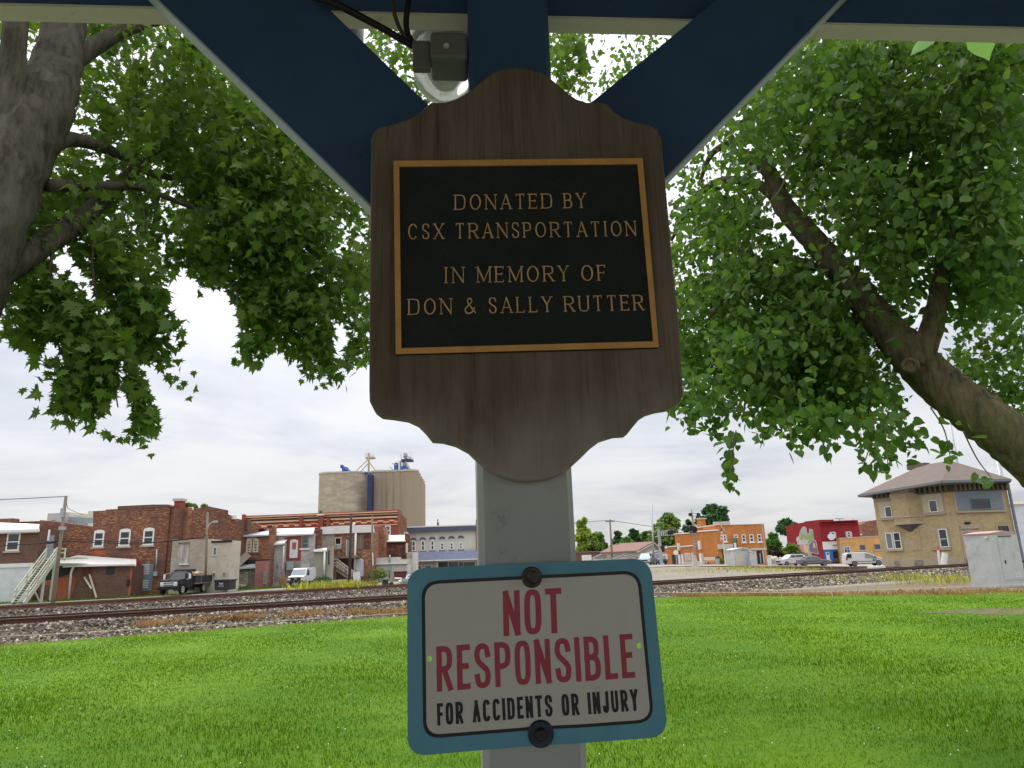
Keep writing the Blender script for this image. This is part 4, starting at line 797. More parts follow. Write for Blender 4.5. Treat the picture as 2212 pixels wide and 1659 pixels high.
# ------------------------------------------------------------------ town materials
brick('brick_brown', '#664c43', '#755a4e', '#6a5d55', fleck='#a5694a', famt=.35)
brick('brick_orange_fleck', '#6b4c42', '#7f5a4c', '#6c5a51', fleck='#c98a58', famt=.85, patch='#5a332c', pamt=.45)
brick('brick_dark', '#5b3831', '#70453a', '#66524a', fleck='#8d5a45', famt=.3, patch='#b09a88', pamt=.25)
brick('brick_red', '#93483b', '#a05245', '#8b5b4f', fleck='#b8644f', famt=.3)
brick('brick_rough', '#845340', '#9a654f', '#8a7a6b', fleck='#caa283', famt=.7, patch='#5e3c31', pamt=.6)
brick('brick_peeling', '#b9b6b5', '#c4c2c1', '#a9a5a3', fleck='#9c5a48', famt=.55, patch='#8f8b88', pamt=.6)
brick('brick_town', '#c0773f', '#cc8449', '#b08358', fleck='#a9612f', famt=.4)
brick('brick_tan', '#d09a5c', '#d6a466', '#c4a67c', fleck='#c08a4c', famt=.3)
brick('brick_cream', '#b3a07a', '#bfae88', '#9c8d70', fleck='#8d7a55', famt=.6, bw=.3, bh=.1)
brick('brick_paint_red', '#8f2d33', '#983238', '#872a30', fleck='#a23d42', famt=.3)
brick('block_tan', '#aaa293', '#b3ab9b', '#978f81', patch='#8d8576', pamt=.5, bw=.4, bh=.2)
brick('block_light', '#bfb8a6', '#c6bfae', '#aca593', patch='#a79f8d', pamt=.4, bw=.4, bh=.2)
brick('stone_stained', '#8d877c', '#9b958a', '#7f796f', patch='#5a564e', pamt=.7, bw=.5, bh=.25)
plain('stucco_stained', '#a59e90', .9, .15, 1.2, dirt='#5f5b53', dscale=.6, damt=.7, stretch=(1, 1, .5)); plain('stucco_white', '#c4c1b9', .9, .08, 1, dirt='#9c988e', dscale=.5, damt=.45, stretch=(1, 1, .6))
plain('shed_moss_eave_shade', '#6d6a5c', .95, .3, .8, dirt='#40412f', dscale=.5, damt=.7); plain('render_orange', '#a65c42', .9, .2, 1, dirt='#7a4b3a', dscale=.9, damt=.6); plain('render_pink', '#9a6a64', .9, .2, 1.5)
plain('roof_white', '#d9d7d2', .6, .05, .6, dirt='#b4b1aa', dscale=.5, damt=.3); plain('roof_metal', '#b9bec2', .4, .07, .8, metallic=.2, dirt='#8f9497', dscale=.7, damt=.35); plain('roof_dark', '#2b2a2b', .9, .2); plain('roof_cream', '#ece4d2', .6, .05, .6)
plain('white_trim', '#d8d8d4', .6, .05); plain('cream_frame', '#c8c1ac', .6, .06); plain('tan_stone', '#a89a88', .85, .1, 2); plain('grey_trim', '#6d7880', .6, .08); plain('dark_trim', '#2a2d33', .6, .1)
plain('door_dark', '#1c1d20', .5, .15); plain('door_white', '#cfd3d6', .5, .05); plain('door_grey', '#7e868b', .6, .1); plain('old_wood', '#77695a', .9, .25, 4, stretch=(1, 1, .3)); plain('pale_wood', '#b9b1a2', .9, .15, 4); plain('shutter_wood', '#b5b0a8', .9, .15, 3, dirt='#6f6a62', dscale=2, damt=.6, stretch=(1, 1, .2))
plain('stair_green', '#b6b9a6', .7, .06, 4); plain('galvanised', '#a6adb0', .45, .1, 3, metallic=.5); plain('meter_grey', '#9aa3a6', .5, .1); plain('pole_wood', '#7d7263', .95, .2, 6, stretch=(1, 1, .08)); plain('pole_dark', '#453d38', .95, .2, 6, stretch=(1, 1, .08))
plain('concrete_silo', '#a3947e', .95, .07, .12, dirt='#8a7f73', dscale=.05, damt=.5, stretch=(1, 1, .12)); plain('silo_patch', '#a69984', .95, .1, .15, dirt='#bdb6aa', dscale=.25, damt=.75, stretch=(1, 1, 3)); plain('steel_blue', '#2f5ca8', .5, .1, .6); plain('steel_tan', '#b8a58c', .6, .1); plain('steel_white', '#c9c9c0', .6, .05); plain('steel_teal', '#5b8f92', .6, .1); plain('steel_darkblue', '#24345c', .5, .12, .3)
plain('stripe_cream', '#d0a98a', .85, .1, 1); plain('stripe_dark', '#3b3436', .9, .1); plain('cornice_navy', '#4c5568', .6, .08); plain('wall_cool_white', '#c2c1b8', .85, .04, .6); plain('storefront_tan', '#b5aaa1', .85, .06); plain('concrete_cap', '#b9b3a8', .85, .08)
plain('blue_shop', '#2e66ae', .5, .05); plain('tank_white', '#cfccc3', .6, .08); plain('shingle', '#6e625a', .9, .14, 1.4, dirt='#6a5d55', dscale=3, damt=.4); plain('shingle_grey', '#7d7876', .9, .1, 2); plain('shingle_red', '#86685f', .9, .1, 2); plain('soffit', '#5a554e', .8, .1)
plain('orange_plastic', '#d9562c', .5, .06); plain('spool_red', '#8d2230', .5, .1); plain('spool_dark', '#3a4146', .6, .1); plain('dumpster', '#2f2a2a', .5, .12, 3); plain('rust_brown', '#5f332b', .8, .2, 2); plain('lettering_white', '#dcdcdc', .6, .03); plain('black_metal', '#1d1f22', .5, .1); plain('signal_white', '#dadad6', .5, .05)
plain('cabinet_grey', '#bcbec0', .45, .035, 1.2, metallic=.15, dirt='#8a8c8c', dscale=1.6, damt=.4); plain('cabinet_roof', '#b58f8d', .6, .12, 3); plain('cabinet_beige', '#bdb8a6', .6, .05)
lines('garage_panel', '#c9ccce', .55, 1, .82, .05); lines('siding_white', '#c9ccd2', .22, 1, .88, .12); lines('siding_grey', '#77828c', .2, 1, .82, .12); lines('siding_cream', '#b7ae96', .2, 1, .86, .12); lines('corrugated', '#9aa4aa', .35, 0, .8, .25); lines('awning', '#757a93', .45, 0, .82, .14); lines('siding_house', '#d2d2cd', .2, 1, .9, .12); lines('siding_taupe', '#a8a294', .2, 1, .9, .12); lines('louver', '#bfc4c4', .16, 1, .25, .4); lines('bay_dark', '#2a3138', .5, 0, .7, .06); lines('stone_base', '#a79a83', .9, 1, .85, .03)
glass('glass_dark', '#1d2528'); glass('glass_sky', '#6d7a80', .15, .25); glass('glass_mid', '#3a444a', .1, .4)
t = NT('checker_band'); ck = t.n('ShaderNodeTexChecker'); mp_ = t.n('ShaderNodeMapping'); t.l(t.tc.outputs['UV'], mp_.inputs[0]); mp_.inputs['Scale'].default_value = (1.25, 2.2, 1); t.l(mp_.outputs[0], ck.inputs[0]); ck.inputs['Scale'].default_value = 1.0; t.set(ck, 1, rgb('#a44c3a')); t.set(ck, 2, rgb('#d8b592')); t.bsdf(ck.outputs[0], .9, 0, .2); MATS['checker_band'] = t.m
# ------------------------------------------------------------------ town helpers
def bld(name, label, cat, F, u=None, group=None):
    return thing(name, label, cat, (F.p.x, F.p.y, zg(F.p.x, F.p.y)), group)
def wall(par, F, reg, top, mat, depth=6., name='wall', zb=-1.4, o=0., bottom=None):
    P = [F.sz(*reg(*q), o) for q in top]
    if bottom: P += [F.sz(*reg(*q), o) for q in bottom]
    else: P += [(P[-1][0], zb), (P[0][0], zb)]
    return MB().prism(F, P, o-depth, o).build(name, MATS[mat], par)
def panel(par, F, reg, b, mat, name, o0=-.02, o1=.05, bevel=0.):
    x0, z0, x1, z1 = F.box(reg, b, o1); return MB().fbox(F, x0, z0, x1, z1, o0, o1).build(name, MATS[mat], par, bevel=bevel)
def shape(par, F, reg, px, mat, name, o0=-.02, o1=.05):
    return MB().prism(F, [F.sz(*reg(*q), o1) for q in px], o0, o1).build(name, MATS[mat], par)
def win(par, F, reg, b, fr='white_trim', gl='glass_dark', o=0., arch=0., rail=(.5,), vb=(), sill=None, fw=.1, name='window', hood=None):
    x0, z0, x1, z1 = F.box(reg, b, o); m = MB(); o1 = o+.07; zt_ = z1-(z1-z0)*arch
    if arch:
        A = [(x0, zt_), (x1, zt_)]+[((x0+x1)/2+(x1-x0)/2*math.cos(t_), zt_+(z1-zt_)*math.sin(t_)) for t_ in np.linspace(0, math.pi, 9)[1:-1]]
        m.prism(F, [A[0], A[1]]+A[2:], o-.03, o1)
        if hood: 
            k = MB(); H = [((x0+x1)/2+(x1-x0)*.62*math.cos(t_), zt_+.08+(z1-zt_+.12)*math.sin(t_)) for t_ in np.linspace(0, math.pi, 9)]; k.tube([F.P(a, b_, o+.1) for a, b_ in H], .09, 6); k.build('window_hood', MATS[hood], par)
    m.fbox(F, x0, z0, x0+fw, zt_-.001, o-.03, o1); m.fbox(F, x1-fw, z0, x1, zt_-.001, o-.03, o1); m.fbox(F, x0+fw, z0, x1-fw, z0+fw, o-.03, o1); m.fbox(F, x0+fw, zt_-fw, x1-fw, zt_-.001, o-.03, o1)
    for r in rail: zc = z0+(zt_-z0)*r; m.fbox(F, x0+fw, zc-fw*.35, x1-fw, zc+fw*.35, o-.03, o+.055)
    for r in vb: xc = x0+(x1-x0)*r; m.fbox(F, xc-.025, z0+fw, xc+.025, zt_-fw, o-.028, o+.05)
    w = m.build(name, MATS[fr], par); MB().fbox(F, x0+fw*.8, z0+fw*.8, x1-fw*.8, zt_-fw*.8, o-.02, o+.03).build('pane', MATS[gl], w)
    if sill: MB().fbox(F, x0-.15, z0-.16, x1+.15, z0-.001, o-.03, o+.14).build('sill', MATS[sill], w)
    return w
def roof(par, F, reg, fl, fr_, br, bl, mat, dback, o=.35, th=.16, name='roof'):
    T = []
    for q, oo in ((fl, o), (fr_, o), (br, -dback), (bl, -dback)):
        a, b = F.sz(*reg(*q), oo); T.append(F.P(a, b, oo))
    return MB().hexa([p-Vector((0, 0, th)) for p in T]+T).build(name, MATS[mat], par)
def pipe(par, F, reg, px, r, mat, name='downspout', o=.12):
    return MB().tube([F.P(*F.sz(*reg(*q), o), o) for q in px], r, 8).build(name, MATS[mat], par, smooth=True)
# ------------------------------------------------------------------ A: garage building and two-storey brick building (far left)
FB = front(66); b = bld('garage_building', 'brown brick building at the far left with a white roof edge and white garage door', 'building', Facade(FB.P(*FB.sz(*R1(0, 1300))).to_2d()))
wall(b, FB, R1, [(-420, 560), (440, 534)], 'brick_brown', 9); roof(b, FB, R1, (-420, 562), (418, 534), (432, 462), (-420, 428), 'roof_white', 7)
panel(b, FB, R1, (-420, 528, 418, 556), 'white_trim', 'gutter', .3, .45); win(b, FB, R1, (74, 556, 217, 752), sill='tan_stone', rail=(.5,), fw=.13); win(b, FB, R1, (-260, 566, -120, 760), sill='tan_stone', fw=.13)
g = panel(b, FB, R1, (-330, 936, 302, 1330), 'garage_panel', 'garage_door', -.02, .04); x0, z0, x1, z1 = FB.box(R1, (-330, 936, 302, 1330))
m = MB(); m.fbox(FB, x0-.3, z1, x1+.3, z1+.35, -.02, .12); m.fbox(FB, x1, z0-.2, x1+.28, z1-.001, -.02, .1); m.build('door_frame', MATS['white_trim'], g)
FA = front(69); b = bld('brick_building', 'two storey rough red brick building with three arched white windows and a stepped parapet', 'building', Facade(FA.P(*FA.sz(*R1(1500, 1250))).to_2d()))
wall(b, FA, R1, [(432, 418), (588, 432), (700, 448), (1006, 492), (1006, 322), (1138, 315), (1140, 305), (1270, 298), (1270, 268), (1480, 258), (1652, 250), (1815, 250), (1838, 262)], 'brick_orange_fleck', 1.2)
panel(b, FA, R1, (1275, 262, 1835, 292), 'brick_brown', 'parapet_band', -.02, .03)
sx = FA.sz(*R1(1838, 900))[0]; c_ = FA.P(sx, 0); FS = Facade((c_.x, c_.y), 68)
ww = [FS.sz(*R1(1838, 255)), FS.sz(*R1(1880, 272)), FS.sz(*R2(20, 384)), FS.sz(*R2(195, 372)), FS.sz(*R2(393, 402)), FS.sz(*R2(395, 354)), FS.sz(*R2(706, 418)), FS.sz(*R2(708, 478)), FS.sz(*R2(790, 505)), FS.sz(*R2(826, 536)), FS.sz(*R2(1150, 606))]
ww[0] = (0.002, ww[0][1])
MB().prism(FS, ww+[(ww[-1][0], -1.4), (ww[0][0], -1.4)], -.6, 0).build('side_wall', MATS['brick_orange_fleck'], b)
MB().add([FA.P(FA.sz(*R1(1006, 400))[0], 5.9, -1.2), FA.P(sx-.3, 5.9, -1.2), FA.P(sx+6, 5.9, -14), FA.P(FA.sz(*R1(1006, 400))[0], 5.9, -14)], [(0, 1, 2, 3)]).build('roof', MATS['roof_dark'], b)
for bx_ in ((1015, 524, 1126, 708), (1290, 511, 1410, 700), (1549, 500, 1666, 690)): win(b, FA, R1, bx_, arch=.12, sill='tan_stone', fw=.14)
ch = FA.box(R1, (1880, 213, 1955, 285), -1.5); m = MB().fbox(FA, ch[0], ch[1]-.8, ch[2], ch[3], -2.4, -1.5); c_ = m.build('chimney', MATS['brick_red'], b); MB().fbox(FA, ch[0]-.12, ch[3], ch[2]+.12, ch[3]+.25, -2.5, -1.4).build('chimney_cap', MATS['concrete_cap'], c_)
for px, mt_ in (((2018, 282, 2066, 620), 'brick_rough'),): panel(b, FS, R1, px, mt_, 'flue', -.02, .45)
panel(b, FS, R2, (985, 546, 1030, 700), 'brick_brown', 'flue', -.02, .4); panel(b, FS, R2, (188, 368, 208, 412), 'white_trim', 'scupper', -.02, .5); panel(b, FS, R2, (785, 492, 826, 545), 'white_trim', 'scupper', -.02, .3)
panel(b, FA, R1, (990, 745, 1140, 806), 'render_orange', 'brick_patch', -.02, .02); panel(b, FA, R1, (1518, 895, 1648, 1185), 'grey_trim', 'louver_frame', -.02, .05)
panel(b, FA, R1, (1530, 892, 1612, 1012), 'louver', 'louver', .0, .08); panel(b, FA, R1, (1520, 1058, 1600, 1158), 'louver', 'louver', .0, .08)
pipe(b, FA, R1, [(1694, 735), (1690, 860), (1680, 985)], .07, 'galvanised', 'conduit'); panel(b, FA, R1, (1656, 975, 1692, 1022), 'meter_grey', 'meter_box', -.02, .2); panel(b, FA, R1, (1420, 850, 1530, 1200), 'brick_red', 'brick_pier', -.02, .06)
panel(b, FA, R1, (1406, 1142, 1470, 1156), 'galvanised', 'gas_pipe', .05, .15); panel(b, FA, R1, (1460, 1156, 1472, 1200), 'galvanised', 'gas_pipe', .05, .15)
FL = front(66.5); b = bld('brick_leanto', 'low brick annex with a white sloping roof in front of the two storey brick building', 'building', Facade(FL.P(*FL.sz(*R1(900, 1280))).to_2d()))
wall(b, FL, R1, [(440, 915), (1418, 906)], 'brick_brown', 2.3); roof(b, FL, R1, (645, 892), (1472, 894), (1470, 838), (645, 836), 'roof_white', 2.2); shape(b, FL, R1, [(640, 848), (840, 798), (1290, 832), (1465, 842)], 'roof_white', 'roof_gable', -2.1, -1.9)
panel(b, FL, R1, (680, 900, 1440, 918), 'white_trim', 'gutter', .3, .48); pipe(b, FL, R1, [(800, 918), (785, 945), (770, 980), (742, 1275)], .1, 'white_trim', o=.3)
panel(b, FL, R1, (890, 932, 986, 1018), 'rust_brown', 'boarded_window', -.02, .04); panel(b, FL, R1, (1146, 930, 1232, 1006), 'dark_trim', 'boarded_window', -.02, .04); panel(b, FL, R1, (1366, 1060, 1396, 1128), 'black_metal', 'meter_box', -.02, .15)
shape(b, FL, R1, [(470, 1078), (640, 1050), (800, 1025), (822, 1060), (800, 1150), (760, 1280), (620, 1288), (600, 1130), (470, 1120)], 'render_orange', 'orange_patch', -.02, .02); panel(b, FL, R1, (1398, 910, 1418, 1235), 'render_orange', 'brick_edge', -.02, .03)
shape(b, FL, R1, [(520, 920), (760, 915), (755, 1000), (660, 1030), (480, 1075)], 'roof_dark', 'painted_recess_shade', -.02, .012)  # flat dark patch on the wall, painting the shade below the stairs
for i, (a_, c_) in enumerate((((910, 1036), (988, 1158)), ((966, 1004), (1042, 1256)))):
    p1, p2 = FL.P(*FL.sz(*R1(*a_), .08), .08), FL.P(*FL.sz(*R1(*c_), .5), .5); tag(MB().bar(p1, p2, .14, .05, FL.n).build('plank', MATS['cream_frame'], origin=p2), ('shorter pale plank leaning against the annex wall', 'longer pale plank leaning from the grass against the annex wall')[i], 'plank')
FM = front(84); b = bld('metal_clad_building', 'grey metal clad and cream building rising behind the brick parapet at the left', 'building', Facade(FM.P(*FM.sz(*R1(800, 460))).to_2d()))
wall(b, FM, R1, [(600, 378), (1025, 398)], 'corrugated', 5); shape(b, FM, R1, [(700, 330), (950, 352), (952, 322), (1005, 320), (1005, 400), (700, 385)], 'cream_frame', 'sloped_wall', -6, -4); panel(b, FM, R1, (512, 345, 612, 420), 'stucco_white', 'penthouse', -5, .3); panel(b, FM, R1, (598, 342, 672, 440), 'roof_metal', 'hvac_unit', .3, 1.5)
panel(b, FM, R1, (950, 452, 1020, 490), 'white_trim', 'fascia', 0, .3)
FM2 = front(80); b = bld('brick_parapet_building', 'dark red brick parapet with a short pier behind the white roof at the far left', 'building', Facade(FM2.P(*FM2.sz(*R1(200, 460))).to_2d()))
wall(b, FM2, R1, [(-420, 452), (128, 438), (420, 430)], 'brick_dark', 6); panel(b, FM2, R1, (-10, 402, 130, 445), 'brick_rough', 'parapet_pier', -1, .2)
# stair
def stair():
    B0, B1, T0_, T1_ = at(*R1(130, 1333), 60.6), at(*R1(258, 1328), 60.6), at(*R1(492, 848), 64.6), at(*R1(604, 842), 64.6)
    r = thing('outdoor_staircase', 'pale green painted timber staircase climbing from the tracks to a grey upper door', 'staircase', B0)
    for a_, c_ in ((B0, T0_), (B1, T1_)): MB().bar(a_, c_, .08, .42).build('stringer', MATS['stair_green'], r)
    for k in range(19):
        f = (k+.5)/19; p, q = B0.lerp(T0_, f), B1.lerp(T1_, f); MB().bar(p+(q-p)*.02+Vector((0, 0, .12)), p+(q-p)*.98+Vector((0, 0, .12)), .30, .05, (0, 0, 1)).build('tread', MATS['stair_green'], r)
    for a_, c_ in ((B0, T0_), (B1, T1_)):
        for h in (1.0, .6): MB().bar(a_.lerp(c_, .02)+Vector((0, 0, h)), c_+Vector((0, 0, h)), .07, .1).build('handrail', MATS['stair_green'], r)
        for f in (.08, .4, .72, .98): p = a_.lerp(c_, f); MB().bar(p, p+Vector((0, 0, 1.05)), .1, .1).build('baluster', MATS['stair_green'], r)
    for f, z in ((.62, -1.0), (.97, -1.0)): p = B1.lerp(T1_, f); MB().bar(Vector((p.x, p.y, z)), p, .16, .16).build('support_post', MATS['stair_green'], r)
    p = B1.lerp(T1_, .62); MB().bar(Vector((p.x+.1, p.y, -.9)), B1.lerp(T1_, .3), .1, .1).build('support_post', MATS['stair_green'], r)
    l0 = T1_; m = MB(); m.box(l0+Vector((.4, 1.0, .05)), (2.6, 2.0, .12)); m.build('landing', MATS['stair_green'], r)
    for a_, c_ in (((600, 730), (715, 728)), ((640, 770), (705, 770))): MB().bar(at(*R1(*a_), 65.6), at(*R1(*c_), 65.6), .07, .1).build('handrail', MATS['stair_green'], r)
    for x in (585, 710): MB().bar(at(*R1(x, 730), 65.6), at(*R1(x-18, 855), 65.6), .09, .09).build('baluster', MATS['stair_green'], r)
stair(); FD = front(65.9); dr = thing('upper_door', 'weathered grey door at the head of the pale green staircase', 'door', FD.P(*FD.sz(*R1(525, 845))))
panel(dr, FD, R1, (497, 586, 568, 845), 'door_grey', 'door_leaf', -.04, .05); panel(dr, FD, R1, (516, 522, 534, 640), 'white_trim', 'conduit', .05, .12)
# ------------------------------------------------------------------ block building, brick B with sheds
FK = front(68.6); b = bld('block_building', 'tan concrete block building with a dark bay opening and a shuttered window', 'building', Facade(FK.P(*FK.sz(*R2(100, 1550))).to_2d()))
wall(b, FK, R2, [(-95, 838), (385, 832)], 'block_tan', 1.6); wall(b, FK, R2, [(385.5, 832), (458, 832), (458, 868), (742, 848)], 'block_light', 2.6, o=.004)
panel(b, FK, R2, (-80, 1268, 228, 1572), 'bay_dark', 'bay_door', -.02, .02); panel(b, FK, R2, (-14, 890, 132, 1190), 'shutter_wood', 'shuttered_window', -.02, .1); panel(b, FK, R2, (-10, 1186, 134, 1203), 'white_trim', 'sill', .02, .2); panel(b, FK, R2, (-15, 878, 140, 898), 'old_wood', 'lintel', .02, .2)
win(b, FK, R2, (484, 944, 552, 1074), 'cream_frame', 'glass_sky', rail=()); win(b, FK, R2, (480, 1318, 520, 1374), 'tan_stone', 'glass_mid', rail=(), fw=.06); win(b, FK, R2, (633, 1308, 665, 1362), 'tan_stone', 'glass_mid', rail=(), fw=.06); panel(b, FK, R2, (462, 852, 742, 882), 'roof_dark', 'coping', -.3, .08)
FBb = front(78); b = bld('brick_back_building', 'rough red brick back wall with three arched multi pane windows and a grey metal roof', 'building', Facade(FBb.P(*FBb.sz(*R2(1000, 1500))).to_2d()))
wall(b, FBb, R2, [(405, 800), (1292, 768)], 'brick_rough', 3); roof(b, FBb, R2, (405, 795), (1292, 766), (1290, 688), (410, 742), 'roof_metal', 4); panel(b, FBb, R2, (405, 782, 1292, 812), 'roof_dark', 'painted_eave_shadow', .0, .2)  # roof_dark strip stands in for the shadow below the eave
for bx_, v_ in (((828, 848, 896, 1032), (.35, .68)), ((972, 834, 1044, 1018), (.35, .68)), ((1066, 832, 1142, 1018), (.35, .68))): win(b, FBb, R2, bx_, 'cream_frame', rail=(.25, .5, .75), vb=v_, arch=.08, fw=.1)
shape(b, FBb, R2, [(960, 835), (990, 815), (1050, 808), (1110, 812), (1144, 832)], 'cream_frame', 'window_arch', -.02, .04); panel(b, FBb, R2, (800, 1030, 900, 1052), 'old_wood', 'sill', 0, .2); panel(b, FBb, R2, (950, 1020, 1150, 1040), 'old_wood', 'sill', 0, .2)
pipe(b, FBb, R2, [(858, 812), (868, 832), (912, 845), (908, 900), (896, 1112)], .1, 'white_trim', o=.25); panel(b, FBb, R2, (740, 1130, 1290, 1180), 'roof_dark', 'ledge', -.02, .3)
FSd = front(76.6); b = bld('mossy_shed', 'low grey mossy lean-to shed with a rusty chute and red painted brick end', 'shed', Facade(FSd.P(*FSd.sz(*R2(900, 1500))).to_2d()))
wall(b, FSd, R2, [(700, 1262), (1098, 1236)], 'shed_moss_eave_shade', 1.3); roof(b, FSd, R2, (715, 1255), (1100, 1228), (1105, 1185), (740, 1210), 'roof_metal', 1.2, .2); wall(b, FSd, R2, [(1098.5, 1150), (1246, 1142)], 'render_pink', 1.2, o=.15)
panel(b, FSd, R2, (815, 1305, 990, 1500), 'stone_stained', 'blocked_doorway', -.02, .03); p1, p2 = FSd.P(*FSd.sz(*R2(1000, 1048), -1.1), -1.1), FSd.P(*FSd.sz(*R2(815, 1212), .1), .1); MB().bar(p1, p2, .75, .12, FSd.n).build('rusty_chute', MATS['rust_stain'], b); panel(b, FSd, R2, (1208, 1300, 1250, 1480), 'stone_stained', 'buttress', .1, .5)
# ------------------------------------------------------------------ C peeling white brick, stucco annex, D brick with deck
FC = front(81); b = bld('peeling_brick_building', 'peeling white painted brick building with a red brick door surround behind the white van', 'building', Facade(FC.P(*FC.sz(*R2(1600, 1480))).to_2d()))
wall(b, FC, R2, [(1288, 760), (1952, 745)], 'brick_peeling', 3); roof(b, FC, R2, (1376, 768), (1930, 748), (1952, 668), (1376, 682), 'roof_white', 5); shape(b, FC, R2, [(1518, 805), (1758, 790), (1748, 1140), (1512, 1146)], 'brick_red', 'brick_surround', -.02, .03)
dd = win(b, FC, R2, (1594, 836, 1708, 1104), 'white_trim', 'door_white', .03, arch=.1, rail=(), name='door'); panel(dd, FC, R2, (1628, 884, 1682, 976), 'render_orange', 'door_panel', .05, .09); win(b, FC, R2, (1762, 788, 1866, 966), 'door_grey', 'glass_mid', sill='white_trim', rail=(.4, .75)); panel(b, FC, R2, (1756, 1190, 1882, 1248), 'stucco_white', 'vent_panel', -.02, .06)
shape(b, FC, R2, [(1298, 872), (1300, 645), (1374, 640), (1376, 860)], 'brick_rough', 'flue', -.02, .7); panel(b, FC, R2, (1285, 640, 1335, 660), 'dark_trim', 'flue_cap', .0, .75); panel(b, FC, R2, (1545, 1160, 1640, 1280), 'meter_grey', 'air_conditioner', .02, .6); panel(b, FC, R2, (1510, 1150, 1740, 1240), 'stucco_stained', 'stucco_patch', -.02, .02)
panel(b, FC, R2, (1870, 1250, 1930, 1480), 'brick_red', 'brick_patch', -.02, .03); panel(b, FC, R2, (1955, 690, 2040, 960), 'brick_dark', 'brick_pier', -1, -.4)
FC2 = front(80); b = bld('whitewashed_annex', 'whitewashed narrow brick annex with electric meters and white drain pipes', 'building', Facade(FC2.P(*FC2.sz(*R2(1400, 1480))).to_2d()))
wall(b, FC2, R2, [(1284, 905), (1512, 890)], 'brick_peeling', .9); roof(b, FC2, R2, (1278, 912), (1515, 885), (1555, 835), (1300, 865), 'roof_white', .9, .3); pipe(b, FC2, R2, [(1304, 920), (1290, 1440)], .09, 'white_trim', o=.2); pipe(b, FC2, R2, [(1506, 930), (1500, 1110), (1470, 1360)], .07, 'white_trim', o=.2)
for y in (1275, 1315, 1355): panel(b, FC2, R2, (1392, y, 1424, y+32), 'meter_grey', 'meter_box', -.02, .2)
pipe(b, FC2, R2, [(1420, 1100), (1415, 1270)], .05, 'galvanised', 'conduit'); pipe(b, FC2, R2, [(1392, 1395), (1400, 1415), (1430, 1420)], .06, 'galvanised', 'conduit')
FE = front(80.2); b = bld('stucco_annex', 'stained grey stucco annex with a small white flat roof and white downspout', 'building', Facade(FE.P(*FE.sz(*R3(290, 1530))).to_2d()))
wall(b, FE, R3, [(218, 1180), (378, 1172)], 'stucco_stained', 2.5); roof(b, FE, R3, (214, 1172), (362, 1164), (362, 1142), (216, 1150), 'roof_white', 2.5, .3); panel(b, FE, R3, (216, 1170, 360, 1186), 'white_trim', 'fascia', .2, .4); pipe(b, FE, R3, [(338, 1185), (328, 1465)], .12, 'white_trim', o=.3)
panel(b, FE, R3, (362, 1120, 410, 1500), 'stucco_stained', 'chimney_stack', -1, .1); panel(b, FE, R3, (376, 1170, 392, 1330), 'dark_trim', 'vent_slot', .05, .13)
FG = front(86); b = bld('deck_building', 'brick building with a white parapet, blue grey door, air conditioner and white arched door', 'building', Facade(FG.P(*FG.sz(*R3(600, 1500))).to_2d()))
wall(b, FG, R3, [(296, 985), (882, 955)], 'brick_rough', 5); shape(b, FG, R3, [(292, 912), (420, 900), (870, 885), (882, 968), (292, 992)], 'roof_white', 'parapet', -.5, .3); panel(b, FG, R3, (298, 985, 445, 1200), 'stucco_stained', 'stucco_panel', -.02, .03)
win(b, FG, R3, (452, 1026, 526, 1160), 'cream_frame', rail=(.42,)); panel(b, FG, R3, (468, 1108, 518, 1152), 'meter_grey', 'air_conditioner', .05, .7); dd = panel(b, FG, R3, (584, 1058, 618, 1252), 'door_grey', 'door', -.02, .05); panel(dd, FG, R3, (576, 1048, 584, 1252), 'cream_frame', 'door_frame', -.02, .08)
panel(b, FG, R3, (696, 1000, 772, 1158), 'old_wood', 'boarded_window', -.02, .04); panel(b, FG, R3, (690, 985, 870, 1160), 'brick_dark', 'dark_brick', -.02, .012); win(b, FG, R3, (686, 1262, 772, 1462), 'door_white', 'door_white', arch=.1, rail=(), name='door'); pipe(b, FG, R3, [(686, 980), (678, 1200), (668, 1420)], .13, 'white_trim', o=.3)
panel(b, FG, R3, (385, 1260, 660, 1500), 'brick_dark', 'lower_wall', -.02, .02)
for x, y in ((450, 930), (600, 915)): pipe(b, FG, R3, [(x, y-12), (x, y+18)], .06, 'dark_trim', 'vent_pipe', -.6)
pipe(b, FG, R3, [(680, 872), (668, 870), (660, 880), (661, 912)], .12, 'white_trim', 'vent_pipe', -.6)
# timber deck
dk = thing('timber_deck', 'weathered timber deck with railings and a stair down to the alley beside the dark pole', 'deck', FG.P(*FG.sz(*R3(440, 1500), 2.4), 2.4))
FK2 = Facade(FG.P(0, 0, 2.4).to_2d())
def db(a_, c_, w=.12, h=.12, mat='old_wood', name='railing', o=0., o2=None):
    o2 = o if o2 is None else o2; MB().bar(FK2.P(*FK2.sz(*R3(*a_), o), o), FK2.P(*FK2.sz(*R3(*c_), o2), o2), w, h, FK2.n).build(name, MATS[mat], dk)
MB().hexa([FK2.P(*FK2.sz(*R3(x, y), o), o)+Vector((0, 0, dz)) for dz in (-.25, 0) for x, y, o in ((350, 1362, .1), (470, 1362, .1), (470, 1362, -2.2), (350, 1362, -2.2))]).build('deck_floor', MATS['old_wood'], dk)
MB().fbox(FK2, FK2.sz(*R3(440, 1250))[0], FK2.sz(*R3(440, 1262))[1], FK2.sz(*R3(690, 1250))[0], FK2.sz(*R3(440, 1236))[1], -2.3, -.6).build('upper_landing', MATS['old_wood'], dk)
for a_, c_ in (((382, 1266), (470, 1270)), ((382, 1310), (470, 1312)), ((382, 1340), (470, 1342)), ((468, 1264), (612, 1372)), ((468, 1300), (612, 1408)), ((612, 1372), (690, 1424))): db(a_, c_, .1, .16, 'pale_wood')
